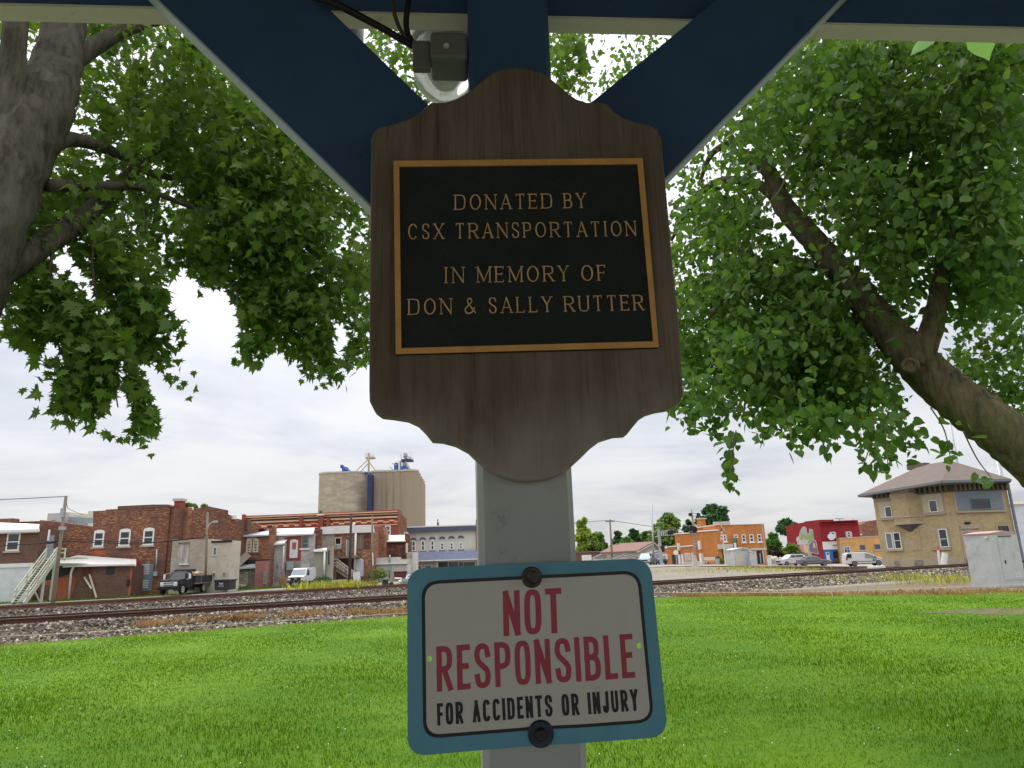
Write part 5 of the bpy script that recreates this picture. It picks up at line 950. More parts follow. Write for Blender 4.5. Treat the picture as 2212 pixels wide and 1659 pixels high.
for a_, c_ in (((384, 1262), (380, 1355)), ((468, 1262), (462, 1355)), ((580, 1345), (574, 1440)), ((505, 1156), (482, 1265))): db(a_, c_, .14, .14, 'old_wood', 'railing_post')
for a_, c_ in (((380, 1362), (376, 1525)), ((460, 1362), (452, 1505))): db(a_, c_, .18, .18, 'old_wood', 'support_post')
db((465, 1362), (680, 1500), .1, .4, 'old_wood', 'stringer')
for k in range(9): f = k/9; db((470+f*195, 1352+f*132), (498+f*195, 1352+f*132), 1.1, .06, 'pale_wood', 'stair_tread')
db((690, 1412), (706, 1555), .75, .3, 'white_trim', 'stair_cheek', .3)
db((396, 1262), (402, 1335), .3, .2, 'orange_plastic', 'caution_board', .15)
# ------------------------------------------------------------------ E brick wing, F dark brick, low white workshop
FH = front(90); b = bld('brick_wing', 'orange brick wing with a barred window beside the grey utility pole', 'building', Facade(FH.P(*FH.sz(*R3(940, 1300))).to_2d()))
wall(b, FH, R3, [(872, 900), (938, 893), (985, 905), (1008, 1000), (1008, 1003)], 'brick_rough', 3); win(b, FH, R3, (886, 1006, 924, 1158), 'brick_dark', 'stucco_stained', rail=(), vb=(.35, .68), sill='dark_trim', fw=.06)
FI = front(92); b = bld('dark_brick_building', 'dark speckled brick building with a cream hipped roof and a tall brick chimney', 'building', Facade(FI.P(*FI.sz(*R3(1100, 1300))).to_2d()))
wall(b, FI, R3, [(944, 1080), (1248, 1066)], 'brick_dark', 5); roof(b, FI, R3, (936, 1068), (1244, 1058), (1240, 998), (980, 1006), 'roof_cream', 6, .4); panel(b, FI, R3, (946, 1074, 1246, 1090), 'roof_dark', 'eave_board', .0, .3); c_ = shape(b, FI, R3, [(1230, 1310), (1230, 985), (1244, 985), (1284, 1005), (1284, 1310)], 'brick_dark', 'chimney', -.4, .3); panel(c_, FI, R3, (1222, 966, 1262, 986), 'concrete_cap', 'chimney_cap', -.4, .4); panel(c_, FI, R3, (1244, 1090, 1268, 1200), 'cream_frame', 'plaster_patch', .2, .33)
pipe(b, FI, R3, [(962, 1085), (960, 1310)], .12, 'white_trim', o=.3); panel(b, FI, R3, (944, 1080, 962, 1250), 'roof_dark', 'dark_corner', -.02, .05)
FJ = front(88); b = bld('white_workshop', 'low whitewashed workshop with a grilled window and patched plaster walls', 'building', Facade(FJ.P(*FJ.sz(*R3(1100, 1490))).to_2d()))
wall(b, FJ, R3, [(882, 1256), (1150, 1246), (1152, 1272), (1255, 1268), (1256, 1196), (1346, 1190)], 'stucco_white', 3); panel(b, FJ, R3, (888, 1312, 1262, 1326), 'white_trim', 'fascia', -.02, .3); panel(b, FJ, R3, (1258, 1200, 1320, 1258), 'stucco_stained', 'stained_panel', -.02, .03)
win(b, FJ, R3, (1088, 1346, 1118, 1420), 'white_trim', rail=(.25, .5, .75), vb=(.33, .66), fw=.05); pipe(b, FJ, R3, [(1064, 1222), (1064, 1300)], .1, 'galvanised', 'vent_pipe', .1); pipe(b, FJ, R3, [(1066, 1320), (1060, 1480)], .06, 'galvanised', 'conduit'); panel(b, FJ, R3, (1040, 1368, 1076, 1398), 'meter_grey', 'meter_box', -.02, .25)
panel(b, FJ, R3, (1150, 1350, 1190, 1415), 'stucco_white', 'hatch', -.02, .06); panel(b, FJ, R3, (1255, 1330, 1310, 1490), 'door_white', 'door', -.02, .05); shape(b, FJ, R3, [(1318, 1195), (1340, 1192), (1372, 1500), (1320, 1500)], 'stucco_white', 'buttress', -.1, .5)
# ------------------------------------------------------------------ ornate striped building, white corner building
FO = front(104); b = bld('ornate_brick_building', 'long ornate red brick building with cream stripes, checker band and tall chimneys', 'building', Facade(FO.P(*FO.sz(*R3(600, 1000))).to_2d()))
wall(b, FO, R3, [(-585, 785), (-100, 770), (560, 742), (1158, 716)], 'brick_red', 3)
sl = (716-785)/1743
def bandf(y0, y1, mat, name, o1, xa=-560, xb=1150, o0=-.02): shape(b, FO, R3, [(xa, y0+sl*(xa-1158)), (xb, y0+sl*(xb-1158)), (xb, y1+sl*(xb-1158)), (xa, y1+sl*(xa-1158))], mat, name, o0, o1)
for y0, y1, mt_, o1 in ((728, 742, 'stripe_cream', .3), (754, 764, 'stripe_cream', .15), (766, 784, 'stripe_dark', .1), (786, 804, 'stripe_cream', .2), (826, 856, 'checker_band', .06), (876, 886, 'stripe_cream', .1)): bandf(y0, y1, mt_, 'brick_band', o1)
for x0, x1, y0, y1 in ((262, 318, 780, 1000), (52, 88, 800, 912), (358, 388, 810, 900), (-590, -562, 770, 900)): panel(b, FO, R3, (x0, y0, x1, y1), 'brick_red', 'pier', -.02, .7)
panel(b, FO, R3, (250, 762, 322, 782), 'white_trim', 'chimney_cap', -.3, .9); panel(b, FO, R3, (276, 728, 300, 762), 'brick_dark', 'chimney_pot', -.1, .5); win(b, FO, R3, (1012, 894, 1076, 1002), 'white_trim', 'glass_mid', fw=.16); panel(b, FO, R3, (720, 900, 790, 1000), 'tan_stone', 'window_surround', -.02, .05)
cx = FO.sz(*R3(1158, 900))[0]; c_ = FO.P(cx, 0); FOs = Facade((c_.x, c_.y), 68); q = [FOs.sz(*R3(1160, 716)), FOs.sz(*R3(1165, 735)), FOs.sz(*R3(1205, 752)), FOs.sz(*R3(1208, 785)), FOs.sz(*R3(1250, 815)), FOs.sz(*R3(1256, 900))]; q[0] = (.002, q[0][1]); MB().prism(FOs, q+[(q[-1][0], -1), (.002, -1)], -.5, 0).build('side_wall', MATS['brick_rough'], b)
FW = front(110); b = bld('white_corner_building', 'pale two storey building with a navy cornice, arched windows and a grey blue awning', 'building', Facade(FW.P(*FW.sz(*R3(1600, 1350))).to_2d()))
wall(b, FW, R3, [(1152, 915), (2032, 882)], 'wall_cool_white', 8); shape(b, FW, R3, [(1154, 930), (2028, 896), (2028, 944), (1154, 976)], 'cornice_navy', 'cornice', -.02, .5); panel(b, FW, R3, (1150, 895, 2034, 908), 'white_trim', 'coping', -.3, .3)
for i, (x, w, y0, y1) in enumerate(((1310, 44, 1050, 1182), (1414, 44, 1046, 1178), (1520, 42, 1042, 1172), (1628, 44, 1084, 1168), (1734, 44, 1082, 1166), (1840, 40, 1082, 1160))):
    win(b, FW, R3, (x, y0, x+w, y1), 'white_trim', 'glass_mid', arch=.12 if i < 3 else 0, sill='cornice_navy', fw=.16)
    A = FW.box(R3, (x-6, 1042-i*5, x+w+6, 1056-i*5)); MB().tube([FW.P((A[0]+A[2])/2+(A[2]-A[0])/2*math.cos(t_), A[1]+(A[3]-A[1])*1.2*math.sin(t_), .12) for t_ in np.linspace(0, math.pi, 9)], .13, 6).build('window_hood', MATS['cornice_navy'], b)
panel(b, FW, R3, (1935, 1074, 1990, 1156), 'stucco_white', 'blocked_window', -.02, .03)
aw = [FW.sz(*R3(*q), 0) for q in ((1338, 1190), (2040, 1168))]; al = [FW.sz(*R3(*q), 1.2) for q in ((1348, 1284), (2042, 1266))]
MB().hexa([FW.P(al[0][0], al[0][1], 1.2), FW.P(al[1][0], al[1][1], 1.2), FW.P(al[1][0], al[1][1], .02), FW.P(al[0][0], al[0][1], .02), FW.P(aw[0][0], aw[0][1], .5), FW.P(aw[1][0], aw[1][1], .5), FW.P(aw[1][0], aw[1][1], .02), FW.P(aw[0][0], aw[0][1], .02)]).build('awning', MATS['awning'], b); panel(b, FW, R3, (1348, 1274, 2042, 1286), 'white_trim', 'awning_edge', 1.15, 1.28)
panel(b, FW, R3, (1350, 1296, 1585, 1480), 'storefront_tan', 'shopfront_wall', -.02, .05); win(b, FW, R3, (1356, 1338, 1420, 1388), 'white_trim', 'glass_sky', .05, rail=()); win(b, FW, R3, (1456, 1334, 1536, 1372), 'white_trim', 'glass_sky', .05, rail=())
panel(b, FW, R3, (1585, 1290, 2040, 1480), 'white_trim', 'shopfront_frame', -.02, .03)
for x0, x1 in ((1608, 1716), (1722, 1828), (1834, 1886), (1890, 2016)): panel(b, FW, R3, (x0, 1302, x1, 1420), 'glass_dark', 'shop_window', .0, .06)
panel(b, FW, R3, (2030, 828, 2050, 1400), 'brick_red', 'brick_pilaster', -8, .3); pipe(b, FW, R3, [(1602, 822), (1602, 880)], .08, 'dark_trim', 'vent_pipe', -3); panel(b, FW, R3, (1592, 862, 1612, 892), 'brick_red', 'chimney', -3.5, -3)
# ------------------------------------------------------------------ grain elevator
def cylpx(par, name, cxr, rpx, ytop, d, mat, rseg=28):
    p = at(*R3(cxr, ytop), d); r = (rpx*.1934)*d/FPX/.985; MB().cyl(Vector((p.x, p.y, -2)), p, r, rseg).build(name, MATS[mat], par, smooth=False); return p, r
sl_ = thing('grain_elevator', 'tall tan concrete grain elevator of joined silos with blue machinery on top', 'grain elevator', tuple(at(*R3(800, 1500), 230).xy)+(-1,))
for cx_, rp, yt, d, mt_ in ((432, 148, 330, 226, 'silo_patch'), (548, 146, 326, 226, 'silo_patch'), (1020, 84, 304, 225, 'concrete_silo'), (1192, 92, 300, 223, 'concrete_silo'), (664, 152, 322, 226, 'silo_patch'), (944, 86, 306, 225, 'concrete_silo'), (1096, 82, 302, 224, 'concrete_silo'), (1282, 104, 298, 222, 'concrete_silo'), (1336, 70, 326, 236, 'concrete_silo'), (1362, 64, 350, 248, 'concrete_silo'), (1382, 60, 376, 260, 'concrete_silo'), (1398, 56, 402, 272, 'concrete_silo'), (1412, 50, 434, 286, 'concrete_silo')):
    p, r = cylpx(sl_, 'silo', cx_, rp, yt, d, mt_); 
    if d < 240: MB().lathe(p+Vector((0, 0, .02)), [(r+.15, 0), (r+.15, .5), (r-.4, .55)], 28).build('roof_rim', MATS['concrete_cap'], sl_)
def sb(a_, c_, r, mat, name, d=224): MB().tube([at(*R3(*a_), d), at(*R3(*c_), d)], r*.36, 6).build(name, MATS[mat], sl_)
def sbx(bx_, mat, name, d=224, dep=3):
    F = front(d); x0, z0, x1, z1 = F.box(R3, bx_); MB().fbox(F, x0, z0, x1, z1, -dep, 0).build(name, MATS[mat], sl_)
sbx((812, 320, 858, 760), 'steel_darkblue', 'leg_casing', 218, 4)
for bx_, mt_, nm in (((530, 240, 580, 318), 'steel_blue', 'drive_box'), ((512, 215, 535, 250), 'steel_blue', 'drive_box'), ((1112, 200, 1152, 290), 'steel_blue', 'dust_filter'), ((1120, 190, 1146, 205), 'steel_teal', 'dust_filter'), ((1180, 232, 1260, 262), 'steel_blue', 'drive_box'), ((1216, 262, 1256, 292), 'steel_tan', 'drive_box'), ((1206, 190, 1236, 240), 'steel_teal', 'distributor'), ((1218, 84, 1252, 118), 'steel_tan', 'leg_head'), ((1216, 118, 1256, 134), 'steel_blue', 'leg_head'), ((1190, 150, 1318, 174), 'steel_darkblue', 'platform'), ((790, 124, 888, 140), 'steel_tan', 'platform'), ((1160, 170, 1180, 290), 'steel_white', 'leg_casing'), ((1260, 118, 1290, 150), 'steel_white', 'motor')): sbx(bx_, mt_, nm)
sb((545, 250), (640, 300), 1.1, 'steel_blue', 'conveyor'); sb((500, 312), (640, 302), .9, 'steel_blue', 'conveyor'); sb((620, 296), (870, 308), 1.0, 'steel_blue', 'conveyor'); sb((830, 85), (830, 310), 1.0, 'steel_tan', 'leg_casing')
for a_, c_ in (((822, 155), (690, 285)), ((820, 205), (745, 285)), ((838, 190), (905, 280)), ((1240, 180), (1290, 285)), ((1250, 185), (1305, 285)), ((1090, 200), (1140, 215)), ((1065, 235), (1100, 270))): sb(a_, c_, .45, 'steel_tan', 'spout')
for a_, c_ in (((790, 92), (888, 92)), ((790, 108), (888, 108)), ((792, 90), (792, 130)), ((886, 90), (886, 130)), ((1190, 90), (1196, 160)), ((1178, 90), (1190, 130)), ((1296, 66), (1304, 160)), ((1312, 110), (1316, 165)), ((1190, 130), (1316, 136))): sb(a_, c_, .22, 'steel_white', 'guard_rail')
for y in (288, 304): sb((290, y+16), (340, y), .14, 'steel_white', 'guard_rail'); sb((340, y), (520, y), .14, 'steel_white', 'guard_rail')
for y in (266, 282): sb((905, y), (1100, y), .14, 'steel_white', 'guard_rail'); sb((1290, y-8), (1385, y+10), .14, 'steel_white', 'guard_rail')
# ------------------------------------------------------------------ poles and wires
def pole(label, a_, c_, d, r, mat, group='utility poles', arm=None):
    p, q = at(*a_, d), at(*c_, d); q = Vector((p.x+(q.x-p.x)*.25, p.y, min(q.z, zg(p.x, p.y)-.3))) if False else Vector((q.x, q.y, min(q.z, -.6)))
    o = thing('utility_pole', label, 'utility pole', (q.x, q.y, q.z), group); MB().tube([q, p], [r*1.15, r*.85], 10).build('shaft', MATS[mat], o, smooth=True); return o, p
P1, t1 = pole('weathered wooden utility pole standing in front of the green staircase', R1(714, 158), R1(572, 1300), 58, .14, 'pole_wood')
MB().cyl(t1-Vector((.1, 0, 1.0)), t1-Vector((.1, 0, 1.7)), .2, 8).build('fixture', MATS['galvanised'], P1); MB().box(t1-Vector((-.2, .3, 2.6)), (.5, .2, .25)).build('fixture', MATS['galvanised'], P1)
P2, t2 = pole('grey wooden pole with a curved arm street lamp at the block building corner', R2(410, 445), R2(376, 1560), 67.6, .11, 'pole_wood')
a_ = [at(*R2(*q), 67.2) for q in ((412, 660), (440, 615), (478, 590), (500, 584))]; ar = MB().tube(smooth_path(a_, 4), .05, 6).build('lamp_arm', MATS['galvanised'], P2); MB().bar(at(*R2(492, 584), 67.2), at(*R2(548, 578), 67.2), .35, .18).build('lamp_head', MATS['galvanised'], ar)
P3, t3 = pole('dark creosoted wooden pole in front of the timber deck stair', R3(634, 758), R3(614, 1552), 72, .13, 'pole_dark')
P4, t4 = pole('grey weathered pole against the brick wall right of the white arched door', R3(871, 786), R3(864, 1505), 80, .125, 'pole_wood')
MB().tube([t4-Vector((-.15, .3, 4)), at(*R3(878, 1340), 79.6)], .06, 6).build('conduit', MATS['white_trim'], P4)
P5, t5 = pole('distant slim grey pole standing above the white gabled house', R4(474, 335), R4(495, 700), 150, .2, 'pole_wood'); MB().bar(t5-Vector((1, 0, .4)), t5+Vector((1, 0, -.4)), .2, .2).build('crossarm', MATS['pole_wood'], P5)
P6, t6 = pole('tall thin pale mast rising beside the grey gabled house', R4(898, 178), R4(915, 745), 120, .14, 'galvanised', 'slim masts')
P7, t7 = pole('slender white pole seen behind the right tree above the cream tower', (2046, 880), (2092, 1130), 96, .16, 'galvanised', 'slim masts'); P8, t8 = pole('short white pole at the right above the tower roof edge', R6(1850, 130), R6(1880, 260), 96, .3, 'galvanised', 'slim masts')
def wire(label, pts, r=.028, sag=0.):
    Q = smooth_path([at(u, v, d) for u, v, d in pts], 6); tag(MB().tube(Q, r, 5).build('overhead_wire', MATS['cable_black'], origin=Q[0], uv=False), label, 'wire', 'overhead wires')
wire('overhead wire running left from the top of the weathered pole', [(-60, 1082, 57), (60, 1076.5, 57.5), (141, 1072.5, 58)]); wire('heavy black cable strung low across the brick fronts past the weathered pole', [(-60, 1183, 57), (100, 1173, 58), (132, 1169.5, 58), (240, 1173, 60), (310, 1174, 62), (420, 1162, 65), (447, 1157, 67.4)], .04); wire('thin cable crossing the brick wall above the heavy black cable', [(132, 1163, 58), (220, 1168, 60), (330, 1171.5, 64), (420, 1164, 67)])
wire('service wire dropping from the street lamp pole across the metal roof', [(448, 1110, 67.5), (480, 1130, 71), (526, 1160, 77.8)], .02); wire('wire sloping from the weathered pole to the brick parapet', [(144, 1086, 58), (150, 1100, 62), (180, 1112, 75)], .02); wire('thin wire on the left crossing above the garage door window', [(-60, 1170, 58), (50, 1167.5, 60), (90, 1165, 65.8)], .02)
wire('long wire between the distant pole and the crossing mast', [(1319, 1124, 150), (1400, 1136, 140), (1500, 1146, 130)], .05); wire('faint wire from the distant pole towards the left post', [(1319, 1124, 150), (1260, 1128, 160), (1180, 1136, 165)], .05)
wire('heavy splice sleeve hanging on the low black cable', [(R1(508, 662)+(57.9,)), (R1(555, 660)+(57.9,)), (R1(605, 650)+(57.9,))], .11)
# ------------------------------------------------------------------ right side: town hall
C0 = at(*Z7(205, 1530), 112); TF = Facade((C0.x, C0.y), 6)
c_ = TF.P(TF.sz(*Z7(175, 1400))[0], 0); TS = Facade((c_.x, c_.y), -64)
b = bld('town_hall', 'orange brick town hall with white coping, stone doorway and open garage bay', 'building', TF)
wall(b, TF, Z7, [(150, 262), (600, 250), (600, 232), (1690, 212)], 'brick_town', 10); shape(b, TF, Z7, [(92, 150), (598, 130), (604, 252), (110, 268)], 'concrete_cap', 'stone_parapet', -.6, .15); panel(b, TF, Z7, (600, 214, 1695, 238), 'white_trim', 'coping', -.5, .12)
panel(b, TF, Z7, (1690, 212, 1712, 1500), 'concrete_cap', 'corner_pilaster', -.5, .08); panel(b, TF, Z7, (1270, 995, 1790, 1068), 'concrete_cap', 'stone_lintel', -.02, .12)
g = panel(b, TF, Z7, (1480, 1076, 1670, 1505), 'door_dark', 'garage_opening', -.02, .03); panel(g, TF, Z7, (1668, 1070, 1690, 1505), 'white_trim', 'door_jamb', -.02, .08); panel(g, TF, Z7, (1560, 1165, 1610, 1500), 'door_grey', 'door_leaf', .04, .08); panel(g, TF, Z7, (1585, 1080, 1660, 1170), 'spool_red', 'parked_engine', .035, .06)
for bx_ in ((375, 565, 470, 795), (975, 562, 1100, 812), (1222, 556, 1356, 806), (1478, 550, 1612, 802)): win(b, TF, Z7, bx_, sill='white_trim', fw=.13)
panel(b, TF, Z7, (470, 565, 515, 830), 'tan_stone', 'window_surround', -.02, .05); panel(b, TF, Z7, (370, 340, 430, 470), 'tan_stone', 'stone_tablet', -.02, .06); win(b, TF, Z7, (712, 565, 850, 680), 'white_trim', 'glass_sky', rail=(), fw=.12)
panel(b, TF, Z7, (215, 872, 690, 1030), 'concrete_cap', 'door_canopy', -.02, .7); panel(b, TF, Z7, (300, 1030, 665, 1525), 'tan_stone', 'door_surround', -.02, .2); d_ = panel(b, TF, Z7, (440, 1075, 560, 1500), 'door_dark', 'door', .1, .24); panel(b, TF, Z7, (352, 1050, 395, 1500), 'door_dark', 'side_light', .1, .23)
for x, y in ((285, 1115), (205, 1150), (675, 1120)): panel(b, TF, Z7, (x-14, y-18, x+14, y+18), 'white_trim', 'wall_lamp', .0, .3)
bn = thing('hanging_banner', 'white and green vertical banner on the orange town hall wall above the doorway', 'banner', TF.P(*TF.sz(*Z7(765, 1000), .6), .6)); panel(bn, TF, Z7, (718, 680, 795, 835), 'white_trim', 'upper_cloth', .5, .56); panel(bn, TF, Z7, (718, 836, 805, 1005), 'door_white', 'lower_cloth', .5, .56); bn.children[-1].data.materials[0] = plain('banner_green', '#1f8a55', .6, .05); panel(bn, TF, Z7, (795, 670, 822, 1005), 'black_metal', 'bracket', .0, .5)
def sw(top, mat, o, bottom_z=-1.0, dep=4, name='side_wall'):
    P = [TS.sz(*Z6(*q), o) for q in top]; return MB().prism(TS, P+[(P[-1][0], bottom_z), (P[0][0], bottom_z)], o-dep, o).build(name, MATS[mat], b)
def coping(a_, c_, o, h=12):
    q = [Z6(*a_), Z6(*c_), Z6(c_[0], c_[1]+h*2), Z6(a_[0], a_[1]+h*2)]; MB().prism(TS, [TS.sz(*p, o+.15) for p in q], o-.3, o+.15).build('coping', MATS['white_trim'], b)
sw([(930, 612), (1405, 530)], 'brick_town', -2.5, dep=3); coping((930, 590), (1400, 520), -2.5); sw([(885, 705), (1412, 650)], 'brick_town', 0, dep=2); coping((890, 680), (1416, 640), 0, 14)
sw([(446, 750), (900, 715)], 'brick_town', -.8, dep=3); coping((440, 732), (860, 705), -.8); sw([(572, 1055), (905, 1015)], 'brick_town', .3, dep=1); coping((566, 1030), (905, 996), .3, 14); sw([(180, 1062), (492, 1035)], 'brick_town', .0, dep=3); coping((170, 1040), (492, 1018), .0)
for x0, x1, y0, y1 in ((985, 1040, 905, 1105), (1018, 1085, 1195, 1445), (530, 590, 1225, 1445), (605, 660, 1215, 1445), (505, 545, 960, 1130)): panel(b, TS, Z6, (x0, y0, x1-14, y1), 'white_trim', 'window', .0, .4)
for x in (685, 735, 785, 845, 900): win(b, TS, Z6, (x, 1185, x+32, 1360), 'white_trim', 'glass_sky', .3, rail=(), fw=.12)
for x in (185, 225, 262): win(b, TS, Z6, (x, 1205, x+28, 1360), 'white_trim', 'glass_sky', .0, rail=(), fw=.12)
panel(b, TS, Z6, (388, 1228, 490, 1440), 'door_dark', 'door', .0, .1); panel(b, TS, Z6, (600, 1375, 1190, 1450), 'concrete_cap', 'stone_base', .25, .34); shape(b, TS, Z6, [(960, 410), (1045, 400), (1065, 560), (965, 580)], 'brick_town', 'chimney', -4, -3); panel(b, TS, Z6, (952, 380, 1052, 408), 'concrete_cap', 'chimney_cap', -4.1, -2.9)
fp = thing('flag_pole', 'cream flag pole in front of the town hall with a striped flag hanging limp', 'flag pole', at(*Z7(458, 1540), 105)); MB().tube([at(*Z7(458, 1545), 105), at(*Z7(318, 265), 105)], [.13, .06], 8).build('pole', MATS['cream_frame'], fp)
t = NT('flag_cloth'); s_ = t.n('ShaderNodeSeparateXYZ'); t.l(t.tc.outputs['UV'], s_.inputs[0]); f_ = t.math('FRACT', t.math('MULTIPLY', t.math('ADD', s_.outputs[1], t.math('MULTIPLY', s_.outputs[0], .7)), 2.2)); st = t.mix(t.math('GREATER_THAN', f_, .5), rgb('#b3545e'), rgb('#d9d3d6')); t.bsdf(st, .8); MATS['flag_cloth'] = t.m; plain('flag_blue', '#3a3c6e', .8, .1)
Ff = front(104.8); m = MB(); shape(fp, Ff, Z7, [(312, 440), (340, 420), (352, 560), (382, 770), (350, 790), (335, 760), (300, 765), (278, 740), (300, 560)], 'flag_cloth', 'flag', -.03, .03); shape(fp, Ff, Z7, [(300, 320), (318, 330), (345, 440), (312, 470), (296, 400)], 'flag_blue', 'flag_canton', -.03, .035)
# small street objects near the town hall
def lump(name, label, cat, reg, x, y, d, w, h, n, mat, leaf=.16, z=None):
    p = at(*reg(x, y), d); o = thing(name, label, cat, p); q = rng.normal(0, 1, (n, 3)); q /= np.linalg.norm(q, axis=1)[:, None]; q = q*rng.uniform(.5, 1, (n, 1))*np.array([w/2, w/2.4, h/2])+np.array([p.x, p.y, p.z+h/2]); leaves('foliage', q, leaf, LT, LTF, mat, o, .2); return o
leafmat('bg_leaf_green', '#45702f', '#719a48', .35); leafmat('bg_leaf_yellow', '#83a040', '#a9bc5a', .35); leafmat('bg_leaf_dark', '#365a3a', '#557f4c', .3); leafmat('bg_leaf_red', '#3a2c30', '#4b3c3c', .2); leafmat('bg_leaf_olive', '#5f7a38', '#849c4c', .35); leafmat('bg_leaf_lime', '#7d9a2c', '#a8b83e', .3)
lump('shrub', 'small dark green shrub beside the town hall door', 'shrub', Z7, 318, 1530, 108, 1.0, 1.0, 260, 'bg_leaf_green'); lump('hosta_plant', 'low lime green leafy plant right of the town hall doorway', 'plant', Z7, 690, 1555, 106, 1.3, .7, 200, 'bg_leaf_lime')
bp = at(*Z6(1300, 1445), 109); bn2 = thing('bench', 'tan wooden bench against the town hall side wall', 'bench', bp)
MB().box(bp+Vector((0, 0, .45)), (2.0, .5, .08)).build('seat', MATS['cream_frame'], bn2); MB().box(bp+Vector((0, .25, .8)), (2.0, .07, .45)).build('backrest', MATS['cream_frame'], bn2)
for sx_ in (-.9, .9): MB().box(bp+Vector((sx_, 0, .2)), (.08, .5, .42)).build('leg', MATS['old_wood'], bn2)
bp = at(*Z6(1455, 1450), 108); tb_ = thing('litter_bin', 'grey round litter bin with a dark hood next to the bench', 'litter bin', bp); MB().lathe(bp, [(.28, 0), (.32, .1), (.34, .8), (.32, .85)], 14).build('body', MATS['meter_grey'], tb_); MB().lathe(bp+Vector((0, 0, .86)), [(.36, 0), (.36, .12), (.25, .3), (.05, .36)], 14).build('hood', MATS['dark_trim'], tb_)
# equipment cabinets
kb = at(*Z7(990, 1590), 80); KF = front(80, 3, Z7(990, 1590)[0]); cb = thing('signal_shed', 'silver equipment shed with a shallow arched roof and beige door before the town hall', 'signal shed', kb)
shape(cb, KF, Z7, [(700, 1050), (860, 1020), (1000, 996), (1120, 1000), (1235, 1045), (1285, 1085), (1290, 1592), (755, 1592)], 'cabinet_grey', 'body', -2.6, 0); shape(cb, KF, Z7, [(690, 1052), (860, 1010), (1000, 986), (1120, 990), (1245, 1040), (1240, 1062), (1110, 1012), (1000, 1008), (860, 1032), (692, 1070)], 'steel_white', 'roof_edge', -2.7, .12); panel(cb, KF, Z7, (780, 1212, 1046, 1590), 'cabinet_beige', 'door', -.02, .06); panel(cb, KF, Z7, (960, 1055, 1160, 1075), 'meter_grey', 'vent', -.02, .08)
c2_ = thing('signal_cabinet', 'narrower silver signal cabinet standing to the right of the arched roof shed', 'signal cabinet', at(*Z7(1390, 1590), 79)); KF2 = front(79, 3, Z7(1390, 1590)[0]); shape(c2_, KF2, Z7, [(1282, 1118), (1436, 1106), (1490, 1590), (1296, 1592)], 'cabinet_grey', 'body', -1.2, 0); panel(c2_, KF2, Z7, (1190, 1140, 1270, 1152), 'dark_trim', 'hinge_bar', -.02, .1); panel(c2_, KF2, Z7, (1345, 1160, 1375, 1170), 'dark_trim', 'latch', -.02, .06)
# signal mast with heads
ms = thing('signal_mast', 'grey railway signal mast with round black target heads and a lattice footing', 'signal mast', at(*Z6(935, 1560), 85)); MB().tube([at(*Z6(935, 1545), 85), at(*Z6(885, 560), 85), at(*Z6(850, 320), 85), at(*Z6(840, 160), 85)], [.18, .15, .11, .04], 8).build('mast', MATS['tan_stone'], ms); MB().lathe(at(*Z6(930, 1560), 85), [(.55, 0), (.45, .25), (.2, 1.6)], 8).build('footing', MATS['concrete_cap'], ms)
def disc(par, reg, x, y, d, r, mat, name, face=(-.45, -.9, 0), th=.12): p = at(*reg(x, y), d); return MB().lathe(p, [(r, 0), (r, th*.6), (r*.93, th)], 20, face).build(name, MATS[mat], par)
for x, y, r in ((822, 635, .46), (900, 640, .40)): k = disc(ms, Z6, x, y, 84.8, r, 'black_metal', 'signal_head'); 
for x, y in ((800, 580), (850, 690), (800, 690)): disc(k, Z6, x, y, 84.5, .07, 'glass_sky', 'lens', th=.25)
for x in (815, 1005): disc(ms, Z6, x, 300, 84.8, .21, 'black_metal', 'signal_head', th=.3)
for y in (268, 332): MB().bar(at(*Z6(815, y), 84.8), at(*Z6(1005, y+4), 84.8), .06, .06).build('bracket', MATS['grey_trim'], ms)
for k in range(12): q = at(*Z6(890+k*3.6, 640+k*72), 84.8); MB().bar(q-Vector((.25, 0, 0)), q+Vector((.25, 0, 0)), .05, .05).build('rung', MATS['grey_trim'], ms)
# crossing cantilever
cg = thing('crossing_cantilever', 'silver cantilever crossing signal with a lattice arm reaching right and round lamps', 'crossing signal', at(*Z6(128, 1460), 100)); MB().tube([at(*Z6(145, 1460), 100), at(*Z6(75, 640), 100)], [.24, .2], 10).build('column', MATS['galvanised'], cg)
for a_, c_ in (((120, 690), (430, 640)), ((120, 780), (440, 770)), ((0, 810), (75, 795)), ((120, 690), (440, 680))): MB().bar(at(*Z6(*a_), 100), at(*Z6(*c_), 98.5), .13, .13).build('truss_chord', MATS['galvanised'], cg)
for k in range(7): x = 130+k*45; MB().bar(at(*Z6(x, 690-k*7), 99.6), at(*Z6(x+22, 775), 99.4), .09, .09).build('truss_web', MATS['galvanised'], cg)
for x, y, r in ((330, 715, .32), (375, 700, .32), (440, 690, .2), (250, 1055, .28), (165, 1060, .28), (185, 1130, .22)): disc(cg, Z6, x, y, 98.6, r, 'black_metal', 'flasher')
disc(cg, Z6, 252, 1056, 98.3, .19, 'signal_white', 'flasher_lens', th=.1)
sg2 = thing('round_sign', 'round white disc sign on a thin post by the crossing', 'sign', at(*Z6(492, 1470), 96)); MB().tube([at(*Z6(494, 1470), 96), at(*Z6(474, 1130), 96)], .05, 6).build('post', MATS['galvanised'], sg2); disc(sg2, Z6, 475, 1180, 95.8, .32, 'signal_white', 'disc', (0, -1, 0), .05)
ps = thing('white_pipe', 'white plastic pipe with a pale cap standing by the garage end of the town hall', 'pipe', at(*R4(2098, 812), 82)); MB().tube([at(*R4(2102, 812), 82), at(*R4(2088, 712), 82)], .22, 12).build('tube', MATS['signal_white'], ps); MB().tube([at(*R4(2088, 714), 82), at(*R4(2086, 703), 82)], .25, 12).build('cap', MATS['cream_frame'], ps)
